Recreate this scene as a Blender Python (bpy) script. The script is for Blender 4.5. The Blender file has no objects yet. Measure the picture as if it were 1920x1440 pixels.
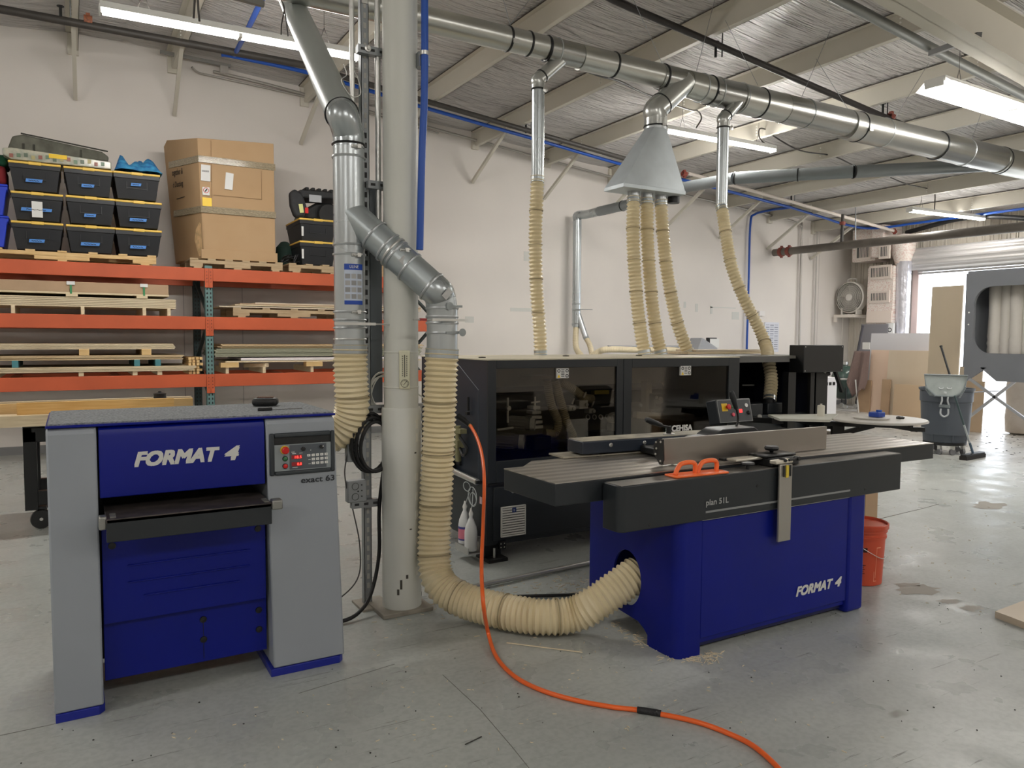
import bpy, math, random
import numpy as np
from mathutils import Vector, Matrix
random.seed(7)
sc = bpy.context.scene
col = sc.collection
# ------------------------------------------------------------------ camera
CAM_H = 1.45
YAW, PIT, ROL, FPX = 59.755, 3.463, 0.288, 1415.4
def _axes():
    yaw, pit, rol = (math.radians(v) for v in (YAW, PIT, ROL))
    cy, sy = math.cos(yaw), math.sin(yaw)
    a = np.array([[sy,0,cy],[-cy,0,sy],[0,-1.0,0]])
    c, s = math.cos(pit), math.sin(pit); Rx = np.array([[1,0,0],[0,c,-s],[0,s,c]])
    c, s = math.cos(rol), math.sin(rol); Rz = np.array([[c,-s,0],[s,c,0],[0,0,1]])
    return (Rz @ Rx @ a.T).T
AX = _axes()
CP = np.array([0,0,CAM_H])
cam_data = bpy.data.cameras.new('camera'); cam = bpy.data.objects.new('camera', cam_data); col.objects.link(cam)
cam_data.sensor_width = 36; cam_data.lens = FPX/1920*36; cam_data.clip_end = 200
mw = Matrix.Identity(4)
for i in range(3):
    mw[i][0] = AX[i][0]; mw[i][1] = -AX[i][1]; mw[i][2] = -AX[i][2]
mw[0][3], mw[1][3], mw[2][3] = 0, 0, CAM_H
cam.matrix_world = mw
sc.camera = cam
# points of the photograph measured onto real planes of the room
def _ray(x, y): return AX @ np.array([x-960, y-720, FPX])
def onx(x, y, X): r = _ray(x,y); return Vector(CP + r*X/r[0])
def ony(x, y, Y): r = _ray(x,y); return Vector(CP + r*Y/r[1])
def onz(x, y, z): r = _ray(x,y); return Vector(CP + r*(z-CAM_H)/r[2])
# ------------------------------------------------------------------ look
sc.view_settings.view_transform = 'Standard'; sc.view_settings.look = 'None'
sc.view_settings.gamma = 1; sc.view_settings.use_curve_mapping = False
sc.view_settings.exposure = 0.42
# ------------------------------------------------------------------ world
w = bpy.data.worlds.new('world'); sc.world = w; w.use_nodes = True
bg = w.node_tree.nodes['Background']; bg.inputs[0].default_value = (0.86,0.92,1.0,1); bg.inputs[1].default_value = 4.0
def area(name, loc, sx, sy, power, rot=(0,0,0), color=(1,0.965,0.92)):
    l = bpy.data.lights.new(name, 'AREA'); l.shape = 'RECTANGLE'; l.size = sx; l.size_y = sy; l.energy = power; l.color = color
    o = bpy.data.objects.new(name, l); o.location = loc; o.rotation_euler = rot; col.objects.link(o); return o
# portal of the open roll-up door
po = area('door_daylight_portal', (15.3,6.8,1.42), 2.8, 5.2, 1, (0,math.radians(90),0)); po.data.cycles.is_portal = True
# strip lights of the rest of the hall (outside the frame), same fixtures as the ones seen
for lx, ly, lz in ((-5,8,4.4),(-4,2.6,4.3),(1.0,-3.2,4.6),(6,-3.2,4.3),(11.5,-3.2,3.7),(10.0,1.6,3.7),(-5,-3.2,4.3),(5.2,7.6,4.4)):
    if (lx,ly)==(5.2,7.6): continue
    for ang, pw in ((0,27),(1.15,27),(-1.15,27),(math.pi,22)): area('hall_strip_light', (lx,ly,lz), 2.4, 0.15, pw, (ang,0,0))   # bare tubes shine all round
FIX_POWER = 62
# ------------------------------------------------------------------ materials
def lin(c): c = c/255.0; return c/12.92 if c <= 0.04045 else ((c+0.055)/1.055)**2.4
def L3(rgb): return (lin(rgb[0]), lin(rgb[1]), lin(rgb[2]), 1)
MC = {}
def mat(name, rgb, rough=0.5, metal=0.0, var=0.0, vscale=6.0, bump=0.0, bscale=40.0, stretch=(1,1,1), spec=0.5, coat=0.0, rgb2=None, rvar=0.0, detail=4.0, emit=0.0, space='Object'):
    if name in MC: return MC[name]
    m = bpy.data.materials.new(name); m.use_nodes = True; nt = m.node_tree; b = nt.nodes['Principled BSDF']
    b.inputs['Base Color'].default_value = L3(rgb); b.inputs['Roughness'].default_value = rough; b.inputs['Metallic'].default_value = metal
    b.inputs['Specular IOR Level'].default_value = spec; b.inputs['Coat Weight'].default_value = coat; b.inputs['Coat Roughness'].default_value = 0.15
    if emit: b.inputs['Emission Color'].default_value = L3(rgb); b.inputs['Emission Strength'].default_value = emit
    if var or bump or rvar or rgb2:
        tc = nt.nodes.new('ShaderNodeTexCoord'); mp = nt.nodes.new('ShaderNodeMapping'); mp.inputs['Scale'].default_value = stretch
        nt.links.new(tc.outputs[space], mp.inputs[0])
    if var or rgb2 or rvar:
        n = nt.nodes.new('ShaderNodeTexNoise'); n.inputs['Scale'].default_value = vscale; n.inputs['Detail'].default_value = detail
        nt.links.new(mp.outputs[0], n.inputs['Vector'])
        if var or rgb2:
            r = nt.nodes.new('ShaderNodeValToRGB'); r.color_ramp.elements[0].position = 0.3; r.color_ramp.elements[1].position = 0.7
            c2 = rgb2 or tuple(min(255, v*(1+var)) for v in rgb); c1 = rgb if rgb2 else tuple(v*(1-var) for v in rgb)
            r.color_ramp.elements[0].color = L3(c1); r.color_ramp.elements[1].color = L3(c2)
            nt.links.new(n.outputs[0], r.inputs[0]); nt.links.new(r.outputs[0], b.inputs['Base Color'])
        if rvar:
            mr = nt.nodes.new('ShaderNodeMapRange'); mr.inputs['To Min'].default_value = max(0.03, rough-rvar); mr.inputs['To Max'].default_value = rough+rvar
            mr.inputs['From Min'].default_value = 0.3; mr.inputs['From Max'].default_value = 0.7
            nt.links.new(n.outputs[0], mr.inputs[0]); nt.links.new(mr.outputs[0], b.inputs['Roughness'])
    if bump:
        n2 = nt.nodes.new('ShaderNodeTexNoise'); n2.inputs['Scale'].default_value = bscale; n2.inputs['Detail'].default_value = 3
        nt.links.new(mp.outputs[0], n2.inputs['Vector'])
        bu = nt.nodes.new('ShaderNodeBump'); bu.inputs['Strength'].default_value = bump; bu.inputs['Distance'].default_value = 0.02
        nt.links.new(n2.outputs[0], bu.inputs['Height']); nt.links.new(bu.outputs[0], b.inputs['Normal'])
    MC[name] = m; return m
def smoked():
    m = bpy.data.materials.new('smoked_polycarbonate'); m.use_nodes = True; nt = m.node_tree; nt.nodes.clear()
    o = nt.nodes.new('ShaderNodeOutputMaterial'); mx = nt.nodes.new('ShaderNodeMixShader'); t = nt.nodes.new('ShaderNodeBsdfTransparent'); g = nt.nodes.new('ShaderNodeBsdfGlossy')
    t.inputs[0].default_value = (0.72,0.70,0.66,1); g.inputs['Roughness'].default_value = 0.03
    f = nt.nodes.new('ShaderNodeFresnel'); f.inputs[0].default_value = 1.5
    nt.links.new(f.outputs[0], mx.inputs[0]); nt.links.new(t.outputs[0], mx.inputs[1]); nt.links.new(g.outputs[0], mx.inputs[2]); nt.links.new(mx.outputs[0], o.inputs[0])
    return m
SMOKE = smoked()
def floor_mat():
    m = bpy.data.materials.new('painted_concrete'); m.use_nodes = True; nt = m.node_tree; b = nt.nodes['Principled BSDF']; N = nt.nodes.new; K = nt.links.new
    tc = N('ShaderNodeTexCoord')
    def noise(s, d, st=(1,1,1), rot=0, rough=0.5):
        mp = N('ShaderNodeMapping'); mp.inputs['Scale'].default_value = st; mp.inputs['Rotation'].default_value = (0,0,rot); K(tc.outputs['Object'], mp.inputs[0])
        n = N('ShaderNodeTexNoise'); n.inputs['Scale'].default_value = s; n.inputs['Detail'].default_value = d; n.inputs['Roughness'].default_value = rough; K(mp.outputs[0], n.inputs['Vector']); return n.outputs[0]
    def ramp(src, p0, p1, c0, c1):
        r = N('ShaderNodeValToRGB'); r.color_ramp.elements[0].position = p0; r.color_ramp.elements[1].position = p1; r.color_ramp.elements[0].color = c0; r.color_ramp.elements[1].color = c1; K(src, r.inputs[0]); return r.outputs[0]
    def mix(f, a, b_, mode='MIX'):
        x = N('ShaderNodeMix'); x.data_type = 'RGBA'; x.blend_type = mode
        if isinstance(f, float): x.inputs['Factor'].default_value = f
        else: K(f, x.inputs['Factor'])
        for s, v in ((x.inputs['A'], a), (x.inputs['B'], b_)):
            if isinstance(v, tuple): s.default_value = v
            else: K(v, s)
        return x.outputs['Result']
    G = lambda v: (v,v,v,1)
    base = ramp(noise(0.55, 5), 0.35, 0.66, L3((166,171,167)), L3((182,185,180)))
    # bare, worn concrete: towards the door end of the hall
    sp = N('ShaderNodeSeparateXYZ'); K(tc.outputs['Object'], sp.inputs[0])
    mr = N('ShaderNodeMapRange'); mr.inputs['From Min'].default_value = 2.4; mr.inputs['From Max'].default_value = 5.2
    ad = N('ShaderNodeMath'); ad.operation = 'MULTIPLY_ADD'; K(noise(0.7, 4), ad.inputs[0]); ad.inputs[1].default_value = 3.0
    sb = N('ShaderNodeMath'); sb.operation = 'MULTIPLY_ADD'; K(sp.outputs[1], sb.inputs[0]); sb.inputs[1].default_value = -0.35; K(sp.outputs[0], sb.inputs[2])
    K(sb.outputs[0], ad.inputs[2]); K(ad.outputs[0], mr.inputs[0])
    worn = ramp(noise(2.6, 9, (1,2.2,1), 0.6, 0.78), 0.40, 0.60, L3((166,160,150)), L3((224,220,212)))
    c = mix(mr.outputs[0], base, worn)
    dirt = ramp(noise(1.7, 6, (1,1,1), 0, 0.7), 0.66, 0.80, G(0), G(1))
    c = mix(dirt, c, L3((140,134,120)))
    fine = ramp(noise(45, 3), 0.35, 0.6, L3((205,205,205)), G(1))
    c = mix(0.3, c, fine, 'MULTIPLY')
    scr = ramp(noise(2.4, 6, (1,22,1), 0.62, 0.75), 0.62, 0.67, G(0), G(0.9))
    c = mix(scr, c, L3((112,110,104)))
    st = ramp(noise(2.3, 3, (1,1.8,1), 0.2), 0.76, 0.80, G(0), G(0.7))
    c = mix(st, c, L3((118,112,100)))
    K(c, b.inputs['Base Color'])
    rr = N('ShaderNodeMapRange'); rr.inputs['To Min'].default_value = 0.22; rr.inputs['To Max'].default_value = 0.48; rr.inputs['From Min'].default_value = 0.3; rr.inputs['From Max'].default_value = 0.7
    K(noise(4.0, 6), rr.inputs[0]); K(rr.outputs[0], b.inputs['Roughness'])
    bu = N('ShaderNodeBump'); bu.inputs['Strength'].default_value = 0.35; bu.inputs['Distance'].default_value = 0.004; K(noise(9, 6, (1,1.6,1), 0.5), bu.inputs['Height']); K(bu.outputs[0], b.inputs['Normal'])
    b.inputs['Specular IOR Level'].default_value = 0.5
    return m
def wood(name, a, b2, rough=0.6, st=(1.2,14,14), sc_=4.0):
    return mat(name, a, rough, rgb2=b2, vscale=sc_, stretch=st, detail=5, bump=0.08, bscale=30)
def galv(name='galvanised_steel', rgb=(190,194,196), rough=0.3, rv=0.08):
    return mat(name, rgb, rough+0.04, metal=0.72, var=0.03, vscale=2.5, rvar=rv*0.4, detail=2)
GALV = galv(); GALV2 = galv('galvanised_steel_satin', (176,180,180), 0.36)
DARK = mat('charcoal_powder_coat', (33,38,42), 0.42, var=0.05, vscale=3)
DARKN = mat('blue_black_powder_coat', (34,42,54), 0.40, var=0.05, vscale=3)
BLACK = mat('black_plastic', (24,25,26), 0.45)
BLKM = mat('black_steel', (32,33,34), 0.38, metal=0.3)
BLUE = mat('royal_blue_paint', (2,20,124), 0.38, var=0.04, vscale=2, spec=0.3)
LGREY = mat('light_grey_paint', (150,156,163), 0.42, var=0.02, vscale=2)
WHITE = mat('white_plastic', (232,232,228), 0.4)
STEEL = mat('bright_steel', (204,204,200), 0.33, metal=0.85, var=0.02, vscale=4)
HOSE = mat('cream_polyurethane', (232,219,186), 0.34, rgb2=(220,204,164), vscale=5, spec=0.5)
HOSED = mat('dusty_polyurethane', (168,156,130), 0.45, rgb2=(150,137,108), vscale=5)
ORANGE = mat('orange_rubber', (246,108,44), 0.35)
RACKO = mat('rack_orange_paint', (194,90,54), 0.45, var=0.05, vscale=2)
RACKG = mat('rack_green_paint', (98,130,128), 0.5, var=0.06, vscale=4)
RACKD = mat('rack_green_dark', (50,68,70), 0.5)
WALLM = mat('white_wall_paint', (226,220,213), 0.75, rgb2=(219,213,207), vscale=0.8, bump=0.04, bscale=6)
CREAM = mat('cream_steel_paint', (202,197,184), 0.5, var=0.02, vscale=1)
ROOFM = None
BLUEPIPE = mat('blue_pipe', (24,78,170), 0.38)
BLKPIPE = mat('black_iron_pipe', (62,58,54), 0.5, var=0.1, vscale=5)
PLY = wood('plywood_edge', (206,186,150), (226,210,178)); PINE = wood('pine_lumber', (204,168,110), (226,194,140))
MDF = mat('mdf_board', (180,152,122), 0.75, var=0.04, vscale=3); LAM = mat('maple_laminate', (204,188,164), 0.45, rgb2=(212,197,175), vscale=2, stretch=(1,1,0.2))
CARD = mat('corrugated_cardboard', (178,146,108), 0.8, rgb2=(186,155,118), vscale=2)
RED = mat('red_plastic', (205,30,28), 0.35); YEL = mat('yellow_plastic', (240,200,40), 0.4); GRN = mat('green_plastic', (40,105,60), 0.4)
TAPE = mat('blue_masking_tape', (80,140,215), 0.6); TOTE = mat('black_polypropylene', (36,38,42), 0.45, var=0.05, vscale=5); LID = mat('yellow_polypropylene', (240,200,92), 0.45)
INK = mat('black_ink', (30,28,26), 0.7); LETW = mat('silver_lettering', (214,214,210), 0.4)
# ------------------------------------------------------------------ mesh building
WM = {}
class MB:
    def __init__(s): s.v = []; s.f = []; s.mi = []
    def add(s, vs, fs, mi=0):
        o = len(s.v); s.v += [tuple(v) for v in vs]; s.f += [tuple(o+i for i in f) for f in fs]; s.mi += [mi]*len(fs); return s
    def box(s, x0, x1, y0, y1, z0, z1, mi=0):
        return s.add([(x0,y0,z0),(x1,y0,z0),(x1,y1,z0),(x0,y1,z0),(x0,y0,z1),(x1,y0,z1),(x1,y1,z1),(x0,y1,z1)],
                     [(0,3,2,1),(4,5,6,7),(0,1,5,4),(1,2,6,5),(2,3,7,6),(3,0,4,7)], mi)
    def obox(s, c, size, R=None, mi=0):
        hx, hy, hz = (v/2 for v in size); R = R or Matrix.Identity(3); c = Vector(c)
        vs = [c + R @ Vector(p) for p in ((-hx,-hy,-hz),(hx,-hy,-hz),(hx,hy,-hz),(-hx,hy,-hz),(-hx,-hy,hz),(hx,-hy,hz),(hx,hy,hz),(-hx,hy,hz))]
        return s.add(vs, [(0,3,2,1),(4,5,6,7),(0,1,5,4),(1,2,6,5),(2,3,7,6),(3,0,4,7)], mi)
    def beam(s, p0, p1, w, h, up=(0,0,1), mi=0):
        p0, p1 = Vector(p0), Vector(p1); d = p1-p0; x = d.normalized(); u = Vector(up); y = u.cross(x)
        if y.length < 1e-4: y = Vector((1,0,0)).cross(x)
        y.normalize(); z = x.cross(y); R = Matrix((x,y,z)).transposed()
        return s.obox((p0+p1)/2, (d.length,w,h), R, mi)
    def ring(s, c, a, b, r, n): return [c + a*(r*math.cos(2*math.pi*i/n)) + b*(r*math.sin(2*math.pi*i/n)) for i in range(n)]
    def tube(s, pts, r, n=12, cap=True, mi=0, closed=False):
        pts = [Vector(p) for p in pts]; k = len(pts); rs = r if isinstance(r, (list,tuple)) else [r]*k
        t0 = (pts[1]-pts[0]).normalized(); a = t0.orthogonal().normalized(); vs = []; prev = t0
        for i in range(k):
            if closed: t = (pts[(i+1)%k]-pts[i-1]).normalized()
            elif i == 0: t = t0
            elif i == k-1: t = (pts[-1]-pts[-2]).normalized()
            else: t = ((pts[i+1]-pts[i]).normalized()+(pts[i]-pts[i-1]).normalized())
            if t.length < 1e-6: t = prev
            t.normalize(); q = prev.rotation_difference(t); a = q @ a; a = (a - t*a.dot(t)).normalized(); prev = t
            vs += s.ring(pts[i], a, t.cross(a), rs[i], n)
        fs = []
        for i in range(k if closed else k-1):
            j = (i+1)%k
            for m in range(n): m2 = (m+1)%n; fs.append((i*n+m, i*n+m2, j*n+m2, j*n+m))
        if cap and not closed: fs.append(tuple(range(n-1,-1,-1))); fs.append(tuple((k-1)*n+i for i in range(n)))
        return s.add(vs, fs, mi)
    def cyl(s, p0, p1, r, r1=None, n=24, cap=True, mi=0): return s.tube([p0,p1], [r, r if r1 is None else r1], n, cap, mi)
    def lathe(s, prof, c=(0,0,0), axis=(0,0,1), n=32, mi=0, cap=True):
        c = Vector(c); t = Vector(axis).normalized(); a = t.orthogonal().normalized()
        if abs(t.z) > 0.99: a = Vector((1,0,0))
        b = t.cross(a); vs = []
        for r, z in prof: vs += s.ring(c+t*z, a, b, max(r,1e-4), n)
        fs = [(i*n+m, i*n+(m+1)%n, (i+1)*n+(m+1)%n, (i+1)*n+m) for i in range(len(prof)-1) for m in range(n)]
        if cap: fs.append(tuple(range(n-1,-1,-1))); fs.append(tuple((len(prof)-1)*n+i for i in range(n)))
        return s.add(vs, fs, mi)
    def prism(s, poly, axis, a0, a1, mi=0):
        def P(u, v, a): return {'x':(a,u,v),'y':(u,a,v),'z':(u,v,a)}[axis]
        n = len(poly); vs = [P(u,v,a0) for u,v in poly]+[P(u,v,a1) for u,v in poly]
        fs = [tuple(range(n-1,-1,-1)), tuple(range(n,2*n))]+[(i,(i+1)%n,n+(i+1)%n,n+i) for i in range(n)]
        return s.add(vs, fs, mi)
    def frame(s, x0, x1, z0, z1, wx0, wx1, wz0, wz1, y0, y1, mi=0):   # plate in XZ with a rectangular hole
        s.box(x0,wx0,y0,y1,z0,z1,mi); s.box(wx1,x1,y0,y1,z0,z1,mi); s.box(wx0,wx1,y0,y1,z0,wz0,mi); return s.box(wx0,wx1,y0,y1,wz1,z1,mi)
    def build(s, name, m, parent=None, bevel=0.0, smooth=35, seg=2, label=None):
        me = bpy.data.meshes.new(name); vs = [Vector(v) for v in s.v]
        o = bpy.data.objects.new(name, me)
        if parent is None:
            lo = [min(v[i] for v in vs) for i in range(3)]; hi = [max(v[i] for v in vs) for i in range(3)]
            base = Vector(((lo[0]+hi[0])/2,(lo[1]+hi[1])/2,lo[2])); W = Matrix.Translation(base); o.location = base
        else: W = WM[parent.name]; o.parent = parent
        I = W.inverted(); me.from_pydata([I @ v for v in vs], [], s.f)
        ms = m if isinstance(m, (list,tuple)) else [m]
        for q in ms: me.materials.append(q)
        if len(ms) > 1: me.polygons.foreach_set('material_index', s.mi)
        import bmesh
        bm = bmesh.new(); bm.from_mesh(me)
        if smooth == 0: bmesh.ops.dissolve_degenerate(bm, dist=1e-6, edges=bm.edges); bmesh.ops.triangulate(bm, faces=bm.faces)
        bmesh.ops.recalc_face_normals(bm, faces=bm.faces); bm.to_mesh(me); bm.free()
        me.polygons.foreach_set('use_smooth', [smooth > 0]*len(me.polygons))
        if smooth > 0: me.set_sharp_from_angle(angle=math.radians(smooth))
        col.objects.link(o); WM[o.name] = W
        if bevel:
            b = o.modifiers.new('bevel','BEVEL'); b.width = bevel; b.segments = seg; b.limit_method = 'ANGLE'; b.angle_limit = math.radians(40)
        if label: o['label'] = label
        return o
def thing(name, label, cat, loc, group=None, rz=0.0):
    o = bpy.data.objects.new(name, None); o.empty_display_size = 0.1; o.location = loc; o.rotation_euler = (0,0,rz); col.objects.link(o)
    WM[o.name] = Matrix.Translation(Vector(loc)) @ Matrix.Rotation(rz,4,'Z'); o['label'] = label; o['category'] = cat
    if group: o['group'] = group
    return o
def tag(o, label, cat, group=None, kind=None):
    o['label'] = label; o['category'] = cat
    if group: o['group'] = group
    if kind: o['kind'] = kind
    return o
def struct(o): o['kind'] = 'structure'; return o
def dup(root, loc, label, group=None, rz=None):
    r = root.copy(); col.objects.link(r); r.location = loc; r['label'] = label
    if rz is not None: r.rotation_euler = (0,0,rz)
    if group: r['group'] = group
    WM[r.name] = Matrix.Translation(Vector(loc))
    for ch in list(root.children):
        c = ch.copy(); col.objects.link(c); c.parent = r
        for g in list(ch.children):
            d = g.copy(); col.objects.link(d); d.parent = c
    return r
def smooth(pts, n=8):
    P = [Vector(p) for p in pts]; P = [P[0]*2-P[1]]+P+[P[-1]*2-P[-2]]; out = []
    for i in range(1, len(P)-2):
        a, b, c, d = P[i-1], P[i], P[i+1], P[i+2]
        for k in range(n):
            t = k/n; out.append(0.5*((2*b)+(c-a)*t+(2*a-5*b+4*c-d)*t*t+(3*b-a-3*c+d)*t*t*t))
    out.append(P[-2]); return out
def resample(pts, step):
    out = [pts[0]]; acc = 0.0
    for i in range(1, len(pts)):
        a, b = pts[i-1], pts[i]; L = (b-a).length
        while acc+L >= step:
            t = (step-acc)/L; a = a+(b-a)*t; out.append(a.copy()); L = (b-a).length; acc = 0.0
        acc += L
    return out
def hose_mesh(pts, r, pitch=0.022, amp=0.006, n=20, dense=16):
    p = resample(smooth(pts, dense), pitch/4); rs = []
    for i in range(len(p)): rs.append(r + (amp, 0.0, -amp, 0.0)[i%4])
    return MB().tube(p, rs, n)
def text(body, m, parent, org, xdir, ydir, width, height, name='lettering', shear=0.0, bold=0.0, depth=0.001, label=None, spacing=1.0):
    cu = bpy.data.curves.new('t','FONT'); cu.body = body; cu.size = 1; cu.shear = shear; cu.offset = 0.0; cu.resolution_u = 3; cu.extrude = 0.0; cu.space_character = spacing
    o = bpy.data.objects.new('t', cu); col.objects.link(o); dg = bpy.context.evaluated_depsgraph_get(); dg.update()
    me = bpy.data.meshes.new_from_object(o.evaluated_get(dg)); bpy.data.objects.remove(o); bpy.data.curves.remove(cu)
    V = [v.co.copy() for v in me.vertices]; F = [tuple(p.vertices) for p in me.polygons]; bpy.data.meshes.remove(me)
    x0 = min(v.x for v in V); x1 = max(v.x for v in V); y0 = min(v.y for v in V); y1 = max(v.y for v in V)
    X = Vector(xdir).normalized(); Y = Vector(ydir).normalized(); Z = X.cross(Y); O = Vector(org); b = MB()
    e = bold*height*0.9
    for kk, (ox, oy) in enumerate(((0,0),) if e == 0 else ((0,0),(e,0),(e,e),(0,e),(e*0.5,e*0.5))):
        b.add([O + Z*(0.0002*kk) + X*(ox+(v.x-x0)/(x1-x0)*(width-e)) + Y*(oy+(v.y-y0)/(y1-y0)*(height-e)) + Z*depth for v in V], F)
    return b.build(name, m, parent, smooth=0, label=label)
# ================================================================== the room
YW, XF = 10.95, 15.2
RX = 0.66
def ceil_z(x): return 5.205-0.0915*(x-RX) if x > RX else 5.205-0.05*(RX-x)
struct(MB().box(-8.2,22,-8.2,13.5,-0.15,0.0).build('floor', floor_mat()))
struct(MB().box(-8.2,XF+0.2,YW,YW+0.25,0,5.35).build('wall_left', WALLM))
struct(MB().box(-8.2,-8.0,-8.2,YW,0,5.2).build('wall_back', WALLM)); struct(MB().box(-8.2,XF,-8.2,-8.0,0,5.3).build('wall_right', WALLM))
struct(MB().box(-8.0,XF,YW-0.012,YW,0,0.10).build('baseboard_left', mat('grey_cove_base',(128,128,128),0.6)))
# far metal wall with ribs, open door 4.2 .. 9.32
DY0, DY1, DZ = 4.2, 9.32, 2.80
b = MB()
def ribbed(y0, y1, z0, z1):
    y = y1
    while y > y0+0.01:
        e = max(y0, y-0.30); b.box(XF,XF+0.04,e,y,z0,z1)
        for d in (0.0,0.10,0.14,0.24): 
            if y-d-0.03 > y0: b.prism([(y-d-0.030,XF),(y-d-0.022,XF-0.022),(y-d-0.008,XF-0.022),(y-d,XF)][::-1], 'z', z0, z1) if False else b.add(
                [(XF,y-d-0.03,z0),(XF-0.022,y-d-0.022,z0),(XF-0.022,y-d-0.008,z0),(XF,y-d,z0),(XF,y-d-0.03,z1),(XF-0.022,y-d-0.022,z1),(XF-0.022,y-d-0.008,z1),(XF,y-d,z1)],
                [(0,1,5,4),(1,2,6,5),(2,3,7,6),(0,4,7,3)])
        y -= 0.30
ribbed(DY1+0.12, YW, 0, 3.95); ribbed(DY0-0.12, DY1+0.12, DZ+0.1, 3.95); ribbed(-8.0, DY0-0.12, 0, 3.95)
struct(b.build('wall_far', mat('ribbed_cream_siding',(214,207,194),0.55,var=0.02,vscale=1)))
# ceiling: glossy white vinyl insulation facing, wrinkled
def vinyl():
    m = bpy.data.materials.new('white_vinyl_insulation'); m.use_nodes = True; nt = m.node_tree; p = nt.nodes['Principled BSDF']
    p.inputs['Base Color'].default_value = L3((226,222,219)); p.inputs['Roughness'].default_value = 0.30
    tc = nt.nodes.new('ShaderNodeTexCoord'); h = None
    for sc_, st, dist in ((3.0,(0.35,7,1),0.10),(8.0,(0.3,7,1),0.06)):
        mp = nt.nodes.new('ShaderNodeMapping'); mp.inputs['Scale'].default_value = st; nt.links.new(tc.outputs['Object'], mp.inputs[0])
        n = nt.nodes.new('ShaderNodeTexNoise'); n.inputs['Scale'].default_value = sc_; n.inputs['Detail'].default_value = 3; nt.links.new(mp.outputs[0], n.inputs['Vector'])
        bu = nt.nodes.new('ShaderNodeBump'); bu.inputs['Strength'].default_value = 1.0; bu.inputs['Distance'].default_value = dist
        nt.links.new(n.outputs[0], bu.inputs['Height'])
        if h: nt.links.new(h, bu.inputs['Normal'])
        h = bu.outputs[0]
    nt.links.new(h, p.inputs['Normal']); return m
VIN = vinyl()
PX = [-1.27,0.1,1.22,2.93,4.295]+[5.66+1.365*i for i in range(7)]
bounds = [-8.2]+[(a) for a in PX]+[XF]
def sag_ceiling():
    b = MB(); ys = [-8.2,YW+0.1]
    xs = []
    for i in range(len(bounds)-1):
        a, c = bounds[i], bounds[i+1]
        for k in range(8): xs.append((a+(c-a)*k/8, 0.035*math.sin(math.pi*k/8) if i else 0))
    xs.append((XF+0.1,0)); xs.append((RX,0)); xs = sorted(xs)
    vs = []
    for x, sg in xs:
        for y in ys: vs.append((x,y,ceil_z(x)-sg))
    for x, sg in xs:
        for y in ys: vs.append((x,y,ceil_z(x)+0.15))
    n = len(xs); o = 2*n
    fs = [(2*i,2*i+1,2*i+3,2*i+2) for i in range(n-1)]+[(o+2*i,o+2*i+2,o+2*i+3,o+2*i+1) for i in range(n-1)]
    b.add(vs, fs); return b
struct(sag_ceiling().build('ceiling', VIN, smooth=60))
# purlins, each a Z section with a knee brace to the wall and bolt heads
BOLT = mat('bolt_heads',(240,238,232),0.3)
for i, x in enumerate(PX):
    zt = ceil_z(x)-0.012; b = MB()
    b.box(x-0.003,x+0.003,-8,YW-0.02,zt-0.215,zt); b.box(x-0.065,x,-8,YW-0.02,zt-0.006,zt); b.box(x,x+0.065,-8,YW-0.02,zt-0.217,zt-0.211); b.box(x+0.059,x+0.065,-8,YW-0.02,zt-0.217,zt-0.195)
    p = struct(b.build('purlin', CREAM))
    if x > 1.5: MB().box(x-0.078,x-0.066,-8,YW-0.05,zt-0.006,zt-0.001).build('gap_shadow_strip', mat('gap_shadow',(84,76,70),0.8), p)  # dark strip stands in for the shadow between purlin and ceiling
    dx = {0:0.0,1:0.02,2:0.02}.get(i, -0.05)
    MB().beam((x+dx,YW-0.03,zt-0.80),(x+0.01,YW-1.0,zt-0.20),0.045,0.045).build('knee_brace', CREAM, p)
    MB().box(x-0.05,x+0.07,YW-0.05,YW,zt-0.27,zt-0.02).build('wall_clip', CREAM, p)
    b = MB()
    for y in (1.5,4.6,7.6,9.9):
        for k in range(4): b.cyl((x-0.003,y,zt-0.05-0.04*k),(x-0.014,y,zt-0.05-0.04*k),0.009,n=8)
    b.build('bolt_row', BOLT, p)
# rafter: tapered I beam carried by the round column
b = MB(); ya = 3.80
def rb(x): return 4.144-0.1184*(x-5.645)
for x0, x1 in ((1.0,8.0),(8.0,15.1)):
    b.prism([(x0,rb(x0)),(x1,rb(x1)),(x1,ceil_z(x1)-0.24),(x0,ceil_z(x0)-0.24)], 'y', ya-0.005, ya+0.005)
    for hh in (0,1):
        z0 = rb(x0) if not hh else ceil_z(x0)-0.25; z1 = rb(x1) if not hh else ceil_z(x1)-0.25
        b.prism([(x0,z0),(x1,z1),(x1,z1+0.014),(x0,z0+0.014)], 'y', ya-0.11, ya+0.11)
b.prism([(1.0,rb(1.0)),(1.0,ceil_z(1.0)-0.24),(-8,4.72),(-8,4.3)], 'y', ya-0.005, ya+0.005)
b.prism([(1.0,rb(1.0)),(1.0,rb(1.0)+0.014),(-8,4.314),(-8,4.3)], 'y', ya-0.11, ya+0.11)
struct(b.build('rafter', CREAM))
# wall patches and a wall panel joint
b = MB(); 
for (x, z, w_, h_) in ((6.6,2.75,0.25,0.16),(6.35,1.9,0.5,0.06),(10.2,2.05,0.06,0.12),(10.5,1.98,0.07,0.16),(10.9,1.95,0.06,0.16),(11.5,1.85,0.2,0.15),(10.9,2.07,0.7,0.02),(5.2,1.85,0.12,0.14),(5.5,1.7,0.16,0.1)):
    b.box(x,x+w_,YW-0.003,YW,z,z+h_)
struct(b.build('trim_1', mat('wall_patch_filler',(206,206,200),0.8)))
b = MB()
for x in (2.05,1.3,14.1): b.box(x,x+0.012,YW-0.002,YW,0,3.9 if x > 5 else 2.6)
struct(b.build('trim_2', mat('joint_line',(186,180,176),0.8)))
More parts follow.
